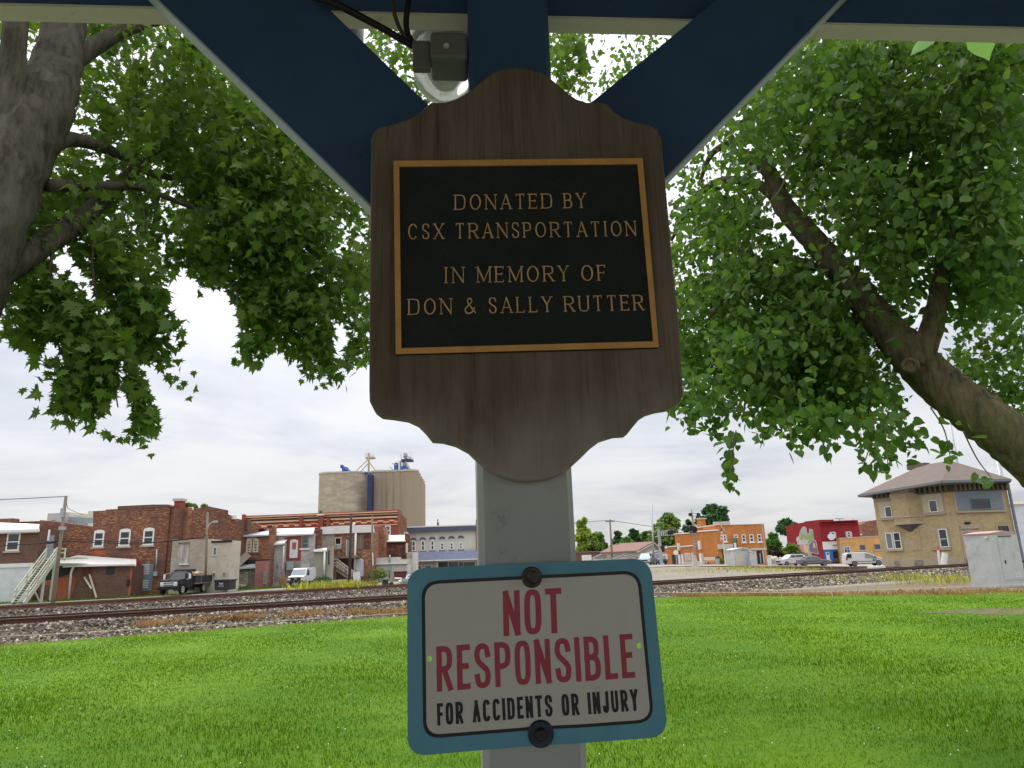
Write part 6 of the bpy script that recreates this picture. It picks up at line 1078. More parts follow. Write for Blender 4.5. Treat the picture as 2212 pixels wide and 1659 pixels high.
# ------------------------------------------------------------------ houses beyond the crossing
def gable(name, label, reg, fl, peak, fr_, base, d, depth, wallm, roofm, wins=(), ang=0, ov=.5, lean=0):
    F = front(d, ang, reg(*peak)[0]); b = bld(name, label, 'house', F); a_, p, c_ = [F.sz(*reg(*q)) for q in (fl, peak, fr_)]
    MB().prism(F, [a_, p, c_, (c_[0], -1), (a_[0], -1)], -depth, 0).build('wall', MATS[wallm], b)
    for q in (a_, c_):
        e = (q[0]+(ov if q[0] > p[0] else -ov), q[1]+(q[1]-p[1])/abs(q[0]-p[0])*ov); v = [F.P(e[0], e[1]+.02, ov), F.P(p[0], p[1]+.02, ov), F.P(p[0], p[1]+.02, -depth-ov), F.P(e[0], e[1]+.02, -depth-ov)]
        MB().hexa(v+[x+Vector((0, 0, .22)) for x in v]).build('roof', MATS[roofm], b)
        MB().bar(F.P(e[0], e[1]-.1, ov+.03), F.P(p[0], p[1]-.1, ov+.03), .06, .3, F.n).build('barge_board', MATS['white_trim'], b)
    for bx_ in wins: win(b, F, reg, bx_, fw=.12)
    return b, F
Fq = front(192); b = bld('low_brick_building', 'long low red brick building with a white garage door seen just right of the post', 'building', Facade((Fq.P(*Fq.sz(*R4(250, 740))).x, 192)))
wall(b, Fq, R4, [(100, 662), (435, 655), (780, 648)], 'brick_brown', 8); panel(b, Fq, R4, (188, 697, 288, 752), 'white_trim', 'garage_door', -.02, .1); panel(b, Fq, R4, (100, 655, 780, 664), 'shingle_red', 'coping', -.3, .2)
gable('white_house', 'white gabled house with a brown roof and one narrow window', R4, (428, 672), (570, 583), (682, 672), 730, 165, 14, 'siding_house', 'shingle_red', ((562, 642, 578, 672),), -14); gable('low_white_garage', 'low white gabled garage in front of the white house', R4, (500, 728), (610, 688), (745, 728), 740, 140, 12, 'siding_house', 'shingle_grey', (), -10)
Fr = front(150, 0); hb = bld('porch_roof', 'grey hipped porch roof left of the low white garage', 'porch', Facade((Fr.P(*Fr.sz(*R4(400, 740))).x, 150))); shape(hb, Fr, R4, [(305, 728), (400, 684), (440, 690), (440, 728)], 'shingle_grey', 'roof', -4, 0); panel(hb, Fr, R4, (315, 728, 440, 760), 'siding_house', 'wall', -3.5, -.3)
gable('taupe_house', 'taupe gabled house with a brown roof beyond the silver car', R4, (752, 655), (908, 570), (985, 652), 740, 155, 12, 'siding_taupe', 'shingle_red', ((912, 628, 928, 664),), 30)
gable('white_carport', 'small white gabled garage beside the dark pickup', R4, (850, 712), (980, 662), (1010, 690), 780, 135, 8, 'siding_house', 'shingle_grey', (), 0)
# ------------------------------------------------------------------ red painted building, tan brick shop, brown brick back
C1_ = at(*R5(1062, 1115), 124); RF = Facade((C1_.x, C1_.y), 0); RS = Facade((C1_.x, C1_.y), -73)
b = bld('red_painted_building', 'red painted brick building with bracketed cornice, blue shopfront and a large wall mural', 'building', RF)
wall(b, RF, R5, [(1003, 540), (1582, 518), (1600, 660), (1605, 665)], 'brick_paint_red', 8); P = [RS.sz(*R5(*q)) for q in ((470, 620), (640, 575), (642, 572), (757, 552), (758, 540), (1000, 513))]; P[-1] = (-.002, P[-1][1]); MB().prism(RS, P+[(-.002, -1.4), (P[0][0], -1.4)], -3, 0).build('side_wall', MATS['brick_paint_red'], b)
shape(b, RF, R5, [(1010, 538), (1582, 516), (1584, 530), (1010, 552)], 'brick_paint_red', 'cornice', 0, .7); shape(b, RF, R5, [(1012, 575), (1588, 558), (1590, 570), (1012, 590)], 'brick_paint_red', 'cornice_band', 0, .35)
for k in range(20): x = 1020+k*28.5; panel(b, RF, R5, (x, 556-k*1.05, x+11, 574-k*1.05), 'brick_paint_red', 'cornice_bracket', 0, .5)
for bx_ in ((1172, 700, 1224, 800), (1418, 694, 1470, 790)):
    w = win(b, RF, R5, bx_, fw=.13); panel(w, RF, R5, (bx_[0]-22, bx_[1]+3, bx_[0]-2, bx_[3]-6), 'roof_metal', 'shutter', -.02, .09); panel(w, RF, R5, (bx_[2]+2, bx_[1]+3, bx_[2]+24, bx_[3]-6), 'roof_metal', 'shutter', -.02, .09)
panel(b, RF, R5, (1050, 850, 1318, 972), 'white_trim', 'shop_sign_board', -.02, .25); panel(b, RF, R5, (1068, 972, 1330, 1172), 'blue_shop', 'shopfront', -.02, .15); d_ = panel(b, RF, R5, (1098, 1012, 1152, 1180), 'door_white', 'door', .1, .2); panel(d_, RF, R5, (1104, 1022, 1134, 1052), 'glass_dark', 'pane', .15, .23); panel(b, RF, R5, (1202, 1000, 1320, 1104), 'glass_dark', 'shop_window', .1, .19); panel(b, RF, R5, (1206, 1112, 1330, 1168), 'brick_brown', 'brick_stallriser', .1, .19)
for x0, x1, y in ((1196, 1236, 907), (1246, 1298, 905), (1190, 1300, 926)): panel(b, RF, R5, (x0, y-6, x1, y+6), 'dark_trim' if y < 920 else 'roof_metal', 'lettering', .2, .27)
sd_ = thing('satellite_dish', 'grey satellite dish fixed to the red wall by the left window', 'satellite dish', RF.P(*RF.sz(*R5(1168, 835), .5), .5)); MB().lathe(RF.P(*RF.sz(*R5(1172, 782), .9), .9), [(.05, 0), (.35, .05), (.55, .18), (.57, .2)], 16, (-.3, -.9, .3)).build('dish', MATS['roof_metal'], sd_); MB().tube([RF.P(*RF.sz(*R5(1168, 838), .1), .1), RF.P(*RF.sz(*R5(1172, 785), .8), .8)], .05, 6).build('bracket', MATS['roof_metal'], sd_)
# mural on the side wall
MU = thing('wall_mural', 'painted mural of silos, corn leaves and a blue yellow locomotive on the red wall', 'mural', RS.P(*RS.sz(*Z1(600, 1380), .03), .03))
for nm, c in (('mural_pale', '#b3a69e'), ('mural_green', '#8a9c6a'), ('mural_silo', '#9aa6a6'), ('mural_tan', '#d0b088'), ('mural_pink', '#b98a86'), ('mural_blue', '#5d6798'), ('mural_yellow', '#c9a850'), ('mural_grey', '#6f6a70'), ('mural_teal', '#5f7f80')): plain(nm, c, .85, .1, 2)
def mu(px, mat, o, name='painted_shape'): MB().prism(RS, [RS.sz(*Z1(*q), o) for q in px], .0, o).build(name, MATS[mat], MU)
mu([(465, 430), (485, 370), (560, 338), (625, 360), (655, 420), (680, 590), (740, 580), (745, 440), (775, 405), (810, 450), (850, 440), (882, 445), (925, 800), (930, 815), (985, 850), (1030, 980), (1065, 1230), (1100, 1310), (1070, 1345), (840, 1290), (840, 1410), (560, 1400), (590, 1270), (420, 1250), (540, 1225), (490, 1000), (380, 1010), (270, 830), (290, 720), (370, 690), (420, 510)], 'mural_pale', .02)
mu([(425, 520), (470, 510), (500, 640), (680, 640), (690, 600), (745, 590), (745, 700), (830, 470), (880, 450), (918, 800), (760, 920), (640, 980), (520, 900), (440, 860)], 'mural_green', .03)
mu([(490, 430), (510, 385), (560, 358), (615, 380), (640, 430), (655, 610), (600, 640), (530, 630), (505, 560)], 'mural_silo', .04); mu([(755, 450), (775, 425), (800, 455), (815, 620), (780, 640), (765, 560)], 'mural_silo', .04)
mu([(540, 940), (610, 930), (650, 1100), (720, 1000), (720, 1260), (640, 1290), (580, 1260), (550, 1080)], 'mural_tan', .04); mu([(400, 1010), (490, 980), (540, 1140), (530, 1220), (400, 1230), (375, 1150)], 'mural_pink', .04)
mu([(740, 1010), (850, 880), (905, 835), (960, 870), (1000, 980), (1020, 1120), (760, 1120)], 'mural_blue', .04); mu([(880, 930), (945, 915), (985, 1100), (890, 1115)], 'mural_yellow', .05); mu([(735, 1125), (1025, 1110), (1055, 1270), (1030, 1310), (760, 1230)], 'mural_grey', .045); mu([(590, 1300), (690, 1300), (700, 1400), (570, 1390)], 'mural_teal', .045); mu([(740, 1270), (835, 1290), (835, 1400), (740, 1400)], 'mural_green', .045)
lt1 = RS.sz(*Z1(300, 860), .06); lt2 = RS.sz(*Z1(730, 900), .06); me = text_mesh('Deshler', 1.0, .95, .25); xs = [v.co.x for v in me.vertices]; k = (lt2[0]-lt1[0])/(max(xs)-min(xs)); hz = abs(RS.sz(*Z1(480, 730), .06)[1]-RS.sz(*Z1(480, 960), .06)[1]); ys = [v.co.y for v in me.vertices]; me.transform(Matrix.Diagonal((k, hz/(max(ys)-min(ys)), 1, 1))); to_facade(me, RS, .062, (lt1[0]+lt2[0])/2, (lt1[1]+lt2[1])/2); link('lettering', me, MATS['lettering_white'], MU)
FP = front(122.6); b = bld('tan_brick_shop', 'low tan brick building with a framed glass doorway behind the white delivery van', 'building', Facade((FP.P(*FP.sz(*R5(1600, 1170))).x, 122.6)))
wall(b, FP, R5, [(1298, 800), (1940, 766)], 'brick_tan', 1.3); shape(b, FP, R5, [(1296, 794), (1942, 758), (1942, 768), (1296, 806)], 'concrete_cap', 'coping', -.3, .1); shape(b, FP, R5, [(1310, 915), (1486, 902), (1500, 1180), (1322, 1180)], 'tan_stone', 'door_surround', -.02, .1); d_ = win(b, FP, R5, (1372, 928, 1470, 1120), 'white_trim', 'glass_mid', .1, rail=(.8,), vb=(.5,), name='door'); win(b, FP, R5, (1612, 900, 1694, 984), 'grey_trim', 'glass_mid', sill='concrete_cap', rail=()); win(b, FP, R5, (1836, 890, 1930, 974), 'grey_trim', 'glass_mid', sill='concrete_cap', rail=())
f2 = thing('flag_pole', 'short white flag pole with a limp striped flag rising behind the tan brick shop', 'flag pole', FP.P(*FP.sz(*R5(1560, 790), -1.9), -1.9)); MB().tube([at(*R5(1562, 800), 124.5), at(*R5(1512, 490), 124.5)], [.14, .1], 8).build('pole', MATS['steel_white'], f2); Ff2 = front(124.1); shape(f2, Ff2, R5, [(1515, 560), (1535, 600), (1548, 700), (1530, 720), (1512, 640), (1498, 625), (1496, 580)], 'flag_cloth', 'flag', -.04, .04)
FQ = front(134); b = bld('brown_brick_building', 'plain brown brick building standing between the red building and the cream tower', 'building', Facade((FQ.P(*FQ.sz(*R5(1750, 1170))).x, 134))); wall(b, FQ, R5, [(1630, 585), (1680, 570), (1695, 545), (1790, 530), (1900, 512)], 'brick_rough', 6); panel(b, FQ, R5, (1615, 730, 1650, 748), 'white_trim', 'wall_lamp', 0, .4)
an = thing('roof_aerial', 'thin television aerial on the red building roof', 'aerial', at(*R5(1300, 530), 126)); MB().tube([at(*R5(1305, 535), 126), at(*R5(1303, 495), 126)], .05, 5).build('mast', MATS['dark_trim'], an); MB().tube([at(*R5(1240, 497), 126), at(*R5(1372, 500), 126)], .05, 5).build('boom', MATS['dark_trim'], an)
# ------------------------------------------------------------------ cream interlocking tower
N0 = at(2083.7, 1221, 73.5); TR = Facade((N0.x, N0.y), 3); TL = Facade((N0.x, N0.y), -58)
b = bld('cream_tower', 'cream brick railway tower with a brown hip roof, oriel bay and grey clad window', 'tower', TR)
zE = at(*R6(1220, 372), 72.5).z; sL = TL.sz(*R6(570, 1300))[0]; sR = TR.sz(*R6(2075, 1100))[0]
pts = [TL.P(sL, 0), TR.P(0, 0), TR.P(sR, 0), TR.P(sR, 0, -8.5), TL.P(sL, 0)+Vector((3.2, 4.5, 0))]
m = MB(); k = len(pts); m.add([Vector((p.x, p.y, -1)) for p in pts]+[Vector((p.x, p.y, zE+.1)) for p in pts], [(i, (i+1) % k, k+(i+1) % k, k+i) for i in range(k)]+[tuple(range(k)), tuple(range(k, 2*k))]); m.build('wall', MATS['brick_cream'], b)
E0, E1, E2 = at(*R6(290, 522), 81.4), gp(*R6(1222, 362), zE), gp(*R6(1995, 342), zE); back = [E2+Vector((5.5, 9.5, 0)), E0+Vector((5.4, 6.5, .3))]
A1 = at(*R6(1318, 138), 77.5); A2 = at(*R6(1000, 192), 81.5)
dn = Vector((0, 0, .28)); rv = [E0, E1, E2, back[0], back[1], A1, A2]+[p-dn for p in (E0, E1, E2, back[0], back[1])]
MB().add(rv, [(0, 1, 5, 6), (1, 2, 5), (2, 3, 5), (3, 4, 6, 5), (4, 0, 6), (7, 8, 1, 0), (8, 9, 2, 1), (9, 10, 3, 2), (10, 11, 4, 3), (11, 7, 0, 4), (7, 11, 10, 9, 8)]).build('roof', MATS['shingle'], b)
for a_, c_ in ((E0, E1), (E1, E2)): MB().bar(a_-dn*.5, c_-dn*.5, .2, .2).build('gutter', MATS['grey_trim'], b)
cc = at(*R6(962, 206), 81.8); MB().box(cc, (2.2, .9, .6), R(-58)).build('roof_vent', MATS['shingle'], b)
MB().fbox(TL, sL, zE-1.0, -.01, zE-.25, -.1, .12).build('frieze', MATS['soffit'], b); MB().fbox(TR, .01, zE-1.0, sR, zE-.25, -.1, .12).build('frieze', MATS['soffit'], b)  # dark frieze colour holds the shade under the eaves
for k in range(16): s_ = sL+(k+.5)/16*(-sL); MB().fbox(TL, s_-.11, zE-.9, s_+.11, zE-.3, .12, .5).build('bracket', MATS['shed_moss_eave_shade'], b)  # brackets coloured dark to paint the eave shadow, no moss here
for k in range(12): s_ = (k+.5)/12*sR; MB().fbox(TR, s_-.11, zE-.9, s_+.11, zE-.3, .12, .5).build('bracket', MATS['shed_moss_eave_shade'], b)
shape(b, TR, R6, [(1490, 1305), (1480, 1235), (2100, 1235), (2110, 1320)], 'stone_base', 'base_course', -.1, .08); MB().fbox(TL, sL-.05, -1, .05, TL.sz(*R6(900, 1232))[1], -.1, .08).build('base_course', MATS['stone_base'], b)
def wz(F, bx_, fr='white_trim', gl='glass_mid', **k): return win(b, F, R6, bx_, fr, gl, fw=.09, **k)
for bx_ in ((512, 585, 712, 795), (998, 500, 1250, 735)): panel(b, TL, R6, bx_, 'tan_stone', 'window_surround', -.02, .05); panel(b, TL, R6, (bx_[0]+12, bx_[1]+14, bx_[2]-16, bx_[3]-14), 'siding_cream', 'siding_infill', .0, .08)
panel(b, TL, R6, (535, 785, 720, 800), 'tan_stone', 'sill', 0, .2); panel(b, TL, R6, (1020, 728, 1265, 745), 'tan_stone', 'sill', 0, .2)
wz(TL, (592, 650, 672, 775), o=.08, rail=()); wz(TL, (1084, 580, 1180, 718), o=.08, rail=())
panel(b, TL, R6, (588, 940, 782, 1140), 'tan_stone', 'window_surround', -.02, .06); wz(TL, (606, 945, 680, 1130), gl='glass_sky', o=.06, rail=()); wz(TL, (692, 940, 772, 1128), o=.06, rail=(.5,)); panel(b, TL, R6, (1082, 890, 1310, 1125), 'tan_stone', 'window_surround', -.02, .06); panel(b, TL, R6, (1095, 912, 1170, 1118), 'brick_cream', 'bricked_opening', .0, .08); wz(TL, (1198, 902, 1296, 1108), o=.06, rail=(.45,)); panel(b, TL, R6, (1105, 1120, 1322, 1138), 'tan_stone', 'sill', 0, .2); panel(b, TL, R6, (608, 1132, 792, 1150), 'tan_stone', 'sill', 0, .2)
panel(b, TL, R6, (860, 900, 985, 1145), 'tan_stone', 'window_surround', -.02, .05); panel(b, TL, R6, (882, 925, 970, 1130), 'brick_cream', 'bricked_opening', .0, .07); panel(b, TL, R6, (695, 1262, 748, 1320), 'stone_stained', 'basement_vent', 0, .14); panel(b, TL, R6, (918, 1250, 1012, 1320), 'stone_stained', 'basement_vent', 0, .14)
# oriel bay
s0, s1 = TL.sz(*R6(668, 600))[0], TL.sz(*R6(985, 600))[0]; zt0, zt1 = TL.sz(*R6(830, 850), .5)[1], zE-.3; w_ = s1-s0
pl = [(s0, 0), (s0+w_*.12, .75), (s1-w_*.32, .75), (s1, 0)]; m = MB(); m.add([TL.P(a_, z, o) for z in (zt0, zt1) for a_, o in pl], [(0, 1, 5, 4), (1, 2, 6, 5), (2, 3, 7, 6), (3, 0, 4, 7), (0, 1, 2, 3), (4, 5, 6, 7)]); ob = m.build('oriel_bay', MATS['brick_cream'], b)
for z0_, z1_ in ((TL.sz(*R6(830, 775), .5)[1], TL.sz(*R6(830, 755), .5)[1]), (zt0-.02, zt0+.25), (TL.sz(*R6(830, 545), .5)[1], TL.sz(*R6(830, 500), .5)[1])): m = MB(); pq = [(a_+(-.06 if i < 2 else .06), o*1.12) for i, (a_, o) in enumerate(pl)]; m.add([TL.P(a_, z, o) for z in (z0_, z1_) for a_, o in pq], [(0, 1, 5, 4), (1, 2, 6, 5), (2, 3, 7, 6), (3, 0, 4, 7), (0, 1, 2, 3), (4, 5, 6, 7)]); m.build('oriel_band', MATS['tan_stone'], ob)
m = MB(); mid = (s0+s1)/2; m.add([TL.P(s0+.2, zt0, 0), TL.P(s0+w_*.15, zt0, .7), TL.P(s1-w_*.32, zt0, .7), TL.P(s1-.2, zt0, 0), TL.P(mid, zt0-.9, .02)], [(0, 1, 2, 3), (0, 4, 1), (1, 4, 2), (2, 4, 3), (3, 4, 0)]); m.build('oriel_bracket', MATS['soffit'], ob)
panel(b, TR, R6, (1360, 445, 1925, 700), 'tan_stone', 'window_surround', -.02, .06); g = panel(b, TR, R6, (1395, 472, 1905, 690), 'siding_grey', 'siding_infill', 0, .1); win(g, TR, R6, (1540, 560, 1768, 685), 'steel_teal', 'glass_dark', o=.1, rail=(), fw=.06); panel(b, TR, R6, (1400, 698, 1958, 716), 'tan_stone', 'sill', 0, .25)
panel(b, TR, R6, (1462, 870, 1640, 1300), 'tan_stone', 'door_surround', -.02, .08); panel(b, TR, R6, (1495, 940, 1600, 1300), 'grey_trim', 'door', 0, .12); panel(b, TR, R6, (1440, 855, 1650, 900), 'tan_stone', 'door_lintel', 0, .2); panel(b, TR, R6, (1502, 822, 1548, 848), 'dark_trim', 'wall_lamp', 0, .3)
panel(b, TR, R6, (1838, 860, 1990, 965), 'tan_stone', 'window_surround', -.02, .06); win(b, TR, R6, (1860, 870, 1968, 948), 'dark_trim', 'glass_dark', o=.06, rail=(), vb=(.55,), fw=.05)
MB().tube([TR.P(sR+.1, zE-.4, .2), TR.P(sR+.1, -.6, .2)], .14, 8).build('downspout', MATS['grey_trim'], b)
FX2 = front(98); b = bld('white_sided_building', 'tall white sided building at the far right behind the cream tower', 'building', Facade((FX2.P(*FX2.sz(*R6(2140, 1200))).x, 98))); wall(b, FX2, R6, [(1900, 612), (2420, 605)], 'siding_white', 10); panel(b, FX2, R6, (1890, 590, 2420, 622), 'roof_cream', 'roof_edge', -.5, .4)
# white posts and debris by the tower
for lab, a_, c_, r, mt_, cap in (('slim white marker post with an orange top leaning beside the cream tower', (1205, 1318), (1178, 1090), .075, 'signal_white', 1), ('fat white pipe post with a cream cap leaning beside the orange tipped marker', (1248, 1332), (1262, 1168), .2, 'signal_white', 0)):
    p, q = at(*R6(*a_), 52), at(*R6(*c_), 52); o = thing('marker_post', lab, 'marker post', p); MB().tube([p, p.lerp(q, .78 if cap else .96)], r, 12).build('shaft', MATS[mt_], o); MB().tube([p.lerp(q, .78 if cap else .96), q], r*1.06, 12).build('cap', MATS['orange_plastic' if cap else 'cream_frame'], o)
# big grey cabinet on the ballast
Kc = at(2156, 1255.5, 28.5); KR, KL = Facade((Kc.x, Kc.y), 25), Facade((Kc.x, Kc.y), -65); zb0, zt1 = -.05, KR.sz(2139, 1154.5)[1]; k = thing('relay_cabinet', 'large scuffed grey steel relay cabinet with a faded pink roof edge at the right', 'cabinet', (Kc.x, Kc.y, zb0))
wR, wL = 1.75, 1.05; q = [KL.P(-wL, 0), KR.P(0, 0), KR.P(wR, 0), KR.P(wR, 0)+(KL.P(-wL, 0)-KR.P(0, 0))]; m = MB(); m.hexa([Vector((p.x, p.y, zb0)) for p in q]+[Vector((p.x, p.y, zt1)) for p in q]); m.build('body', MATS['cabinet_grey'], k, bevel=.01)
c_ = sum((p for p in q), Vector())/4; q2 = [c_+(p-c_)*1.03 for p in q]; m = MB(); m.add([Vector((p.x, p.y, zt1+.002)) for p in q2]+[Vector((p.x, p.y, zt1+.05)) for p in q2]+[Vector((*((q2[0]+q2[3])/2).xy, zt1+.14)), Vector((*((q2[1]+q2[2])/2).xy, zt1+.14))], [(0, 1, 5, 4), (1, 2, 6, 5), (2, 3, 7, 6), (3, 0, 4, 7), (4, 5, 9, 8), (6, 7, 8, 9), (5, 6, 9), (7, 4, 8), (3, 2, 1, 0)]); m.build('roof', MATS['cabinet_roof'], k)
MB().fbox(KR, .42, .28, 1.62, zt1-.1, -.01, .015).build('door', MATS['cabinet_grey'], k, bevel=.004); MB().fbox(KR, .5, zt1-.085, 1.3, zt1-.06, -.01, .05).build('drip_bar', MATS['black_metal'], k); MB().fbox(KR, .62, .9, .66, 1.02, .01, .05).build('latch', MATS['black_metal'], k); MB().lathe(KL.P(-.12, zt1-.13, .01), [(.05, 0), (.05, .05), (.03, .07)], 10, KL.n).build('vent_cap', MATS['cream_frame'], k)
for i in range(3):
    for j in range(2): MB().fbox(KR, 1.1+j*.2, .36+i*.07, 1.24+j*.2, .39+i*.07, .01, .03).build('vent_louver', MATS['signal_white'], k)
sm = thing('switch_machine', 'low green grey switch machine beside the rails near the cream tower', 'switch machine', gp(1890, 1236, .1)); p = gp(1890, 1236, .1); MB().box(p+Vector((0, 0, .12)), (1.9, .7, .24), R(20)).build('base', MATS['stone_stained'], sm); MB().box(p+Vector((.15, 0, .32)), (1.1, .55, .18), R(20)).build('cover', MATS['steel_white'], sm, bevel=.04)
# ------------------------------------------------------------------ trees behind the town
def bgtree(name, label, reg, x0, x1, ytop, ybase, d, mat, n=1500, leaf=.55, lobes=6, group='trees behind the town', droop=.3, shape_=None, ycrown=None):
    F = front(d); a0, zb_, a1, zt_ = F.box(reg, (x0, ytop, x1, ybase)); yc = ycrown if ycrown is not None else ybase; zc = F.sz(*reg((x0+x1)/2, yc))[1]
    cx, w, h = (a0+a1)/2, (a1-a0)/2, (zt_-zc); base = F.P(cx, min(zb_, .3), 0); o = thing(name, label, 'tree', base, group)
    MB().tube([base, F.P(cx+w*.05, zc+h*.4), F.P(cx, zc+h*.8)], [w*.1+.12, w*.06+.08, .05], 8).build('trunk', MATS['maple_bark'], o, uv=False)
    C = []
    for i in range(lobes*3):
        f = rng.uniform(0, 1); hw = w*((1-.75*f**3.2) if shape_ is None else shape_(f)); an = rng.uniform(0, 6.28); r = rng.uniform(.25, .95); C.append((cx+hw*r*math.cos(an), hw*r*math.sin(an)*.8, zc+h*(.08+.82*f), rng.uniform(.34, .56)*max(.35*w, hw)))
    C = np.array(C); n = int(n*1.7); i = rng.integers(0, len(C), n); q = rng.normal(0, 1, (n, 3)); q /= np.linalg.norm(q, axis=1)[:, None]; q = q*(rng.uniform(.25, 1, (n, 1))**.6)*C[i, 3:4]*np.array([1, 1, .85])+C[i, :3]
    P = np.stack([F.p.x+F.t.x*q[:, 0]-F.n.x*q[:, 1], F.p.y+F.t.y*q[:, 0]-F.n.y*q[:, 1], np.minimum(q[:, 2], zt_)], 1); leaves('crown', P, leaf, LT, LTF, mat, o, droop); return o
B = bgtree
B('willow_tree', 'pale yellow green tree just right of the post behind the low brick building', R4, 110, 305, 300, 690, 200, 'bg_leaf_yellow', 2600, .75, 8); B('broadleaf_tree', 'yellowish rounded tree second from the post behind the brick building', R4, 215, 400, 455, 690, 195, 'bg_leaf_olive', 1800, .7); B('broadleaf_tree', 'mid green tree rising left of the white gabled house', R4, 300, 445, 445, 690, 205, 'bg_leaf_green', 1500, .7)
B('conifer_tree', 'pointed dark green tree behind the white gabled house', R4, 470, 650, 440, 690, 210, 'bg_leaf_dark', 2000, .7, 7, shape_=lambda f: 1-.75*f); B('broadleaf_tree', 'dark rounded tree behind the gap between the two gabled houses', R4, 640, 815, 425, 690, 200, 'bg_leaf_dark', 2200, .7, 7); B('broadleaf_tree', 'fresh green tree behind the tall thin mast', R4, 780, 950, 440, 690, 195, 'bg_leaf_green', 2000, .7, 7); B('broadleaf_tree', 'low green tree filling in behind the white house roof', R4, 560, 720, 500, 700, 190, 'bg_leaf_green', 1500, .7)
B('broadleaf_tree', 'large olive green tree rising behind the crossing cantilever', R4, 910, 1250, 275, 700, 165, 'bg_leaf_olive', 4200, .6, 10); B('broadleaf_tree', 'darker green top showing over the olive tree', R4, 960, 1160, 270, 420, 185, 'bg_leaf_green', 1200, .6, 5); B('broadleaf_tree', 'small dark tree behind the signal mast', R4, 1215, 1365, 312, 700, 165, 'bg_leaf_dark', 1500, .6); B('broadleaf_tree', 'tall ragged dark green tree behind the town hall parapet', R4, 1385, 1715, 180, 620, 160, 'bg_leaf_dark', 2600, .6, 7, ycrown=430)
B('broadleaf_tree', 'rounded green tree right of the town hall', R5, 150, 440, 690, 1150, 145, 'bg_leaf_green', 2600, .5, 8); B('broadleaf_tree', 'loose green tree top above the left end of the red building', R5, 340, 650, 500, 1000, 150, 'bg_leaf_dark', 1800, .5, 7, ycrown=700); B('broadleaf_tree', 'little green tree showing between the red and brown brick buildings', R5, 1590, 1650, 590, 900, 150, 'bg_leaf_green', 300, .5, 3); B('broadleaf_tree', 'leafy tree tops peeking over the left brick building by its chimney', R2, 60, 250, 318, 700, 120, 'bg_leaf_olive', 500, .5, 4, ycrown=420); B('broadleaf_tree', 'small tree top peeking over the stepped parapet right of the flue', R2, 310, 395, 350, 700, 120, 'bg_leaf_olive', 220, .5, 3, ycrown=420)
B('small_tree', 'bushy green tree in front of the red painted wall left of the mural', R5, 420, 700, 870, 1105, 117, 'bg_leaf_olive', 2200, .32, 8, None); B('small_tree', 'dark purple leaved bush beside the white boulders', R5, 205, 440, 950, 1120, 119, 'bg_leaf_red', 1800, .32, 8, None)
lump('shrub', 'grey green wild shrub against the white workshop wall', 'shrub', Z5, 500, 1420, 85, 2.5, 1.25, 500, 'bg_leaf_olive', .2)
lump('shrub', 'low dark weeds heaped at the foot of the stucco annex', 'shrub', ZA, 800, 1350, 79, 2.6, .7, 400, 'bg_leaf_dark', .16)
rk = thing('boulder_wall', 'pale heap of boulders between the town hall and the parked cars', 'boulders', at(*R5(340, 1190), 116)); 
for x, y, r in ((230, 1120, 1.9), (300, 1130, 1.7), (250, 1165, 1.2), (390, 1120, .9), (450, 1125, .8), (350, 1160, 1.3)):
    p = at(*R5(x, y), 117); v, f = scatter(oct_, octf, np.array([tuple(p)]), np.array([r*.75]), randrot(1)); me = MB().add([tuple(q) for q in v], [tuple(t_) for t_ in f]); o = me.build('boulder', MATS['tank_white'], rk); s_ = o.modifiers.new('sub', 'SUBSURF'); s_.levels = s_.render_levels = 2
# ------------------------------------------------------------------ vehicles
def carpaint(name, c, metallic=.0, rough=.25, coat=.4):
    t = NT(name); n = t.noise(t.mapping(3), 2, 3); t.bsdf(t.mix(n, mul(rgb(c), .92), mul(rgb(c), 1.05)), rough, metallic, .5, **{'Coat Weight': coat, 'Coat Roughness': .1}); MATS[name] = t.m
carpaint('paint_white', '#c9cacb'); carpaint('paint_grey', '#6f7176', .5, .3); carpaint('paint_black', '#0b0d10', 0, .8, 0.); carpaint('paint_silver', '#a8b4ba', .4); carpaint('paint_darkblue', '#353c48', .3)
plain('tyre', '#1a1a1b', .85, .15, 6); plain('rim_silver', '#b5b7b8', .35, .1, metallic=.6); plain('rim_white', '#d6d6d2', .5, .05); plain('chrome_white', '#d8d8d3', .3, .05, metallic=.2); plain('tail_red', '#a8282c', .3, .1); plain('amber', '#c9763a', .4, .1); plain('lamp_clear', '#cdd2d2', .15, .1); plain('plastic_dark', '#25282b', .6, .1); glass('car_glass', '#22292d', .06, .4); glass('car_glass_light', '#7c8a90', .1, .25); plain('emblem_blue', '#2a4aa0', .5, .05)
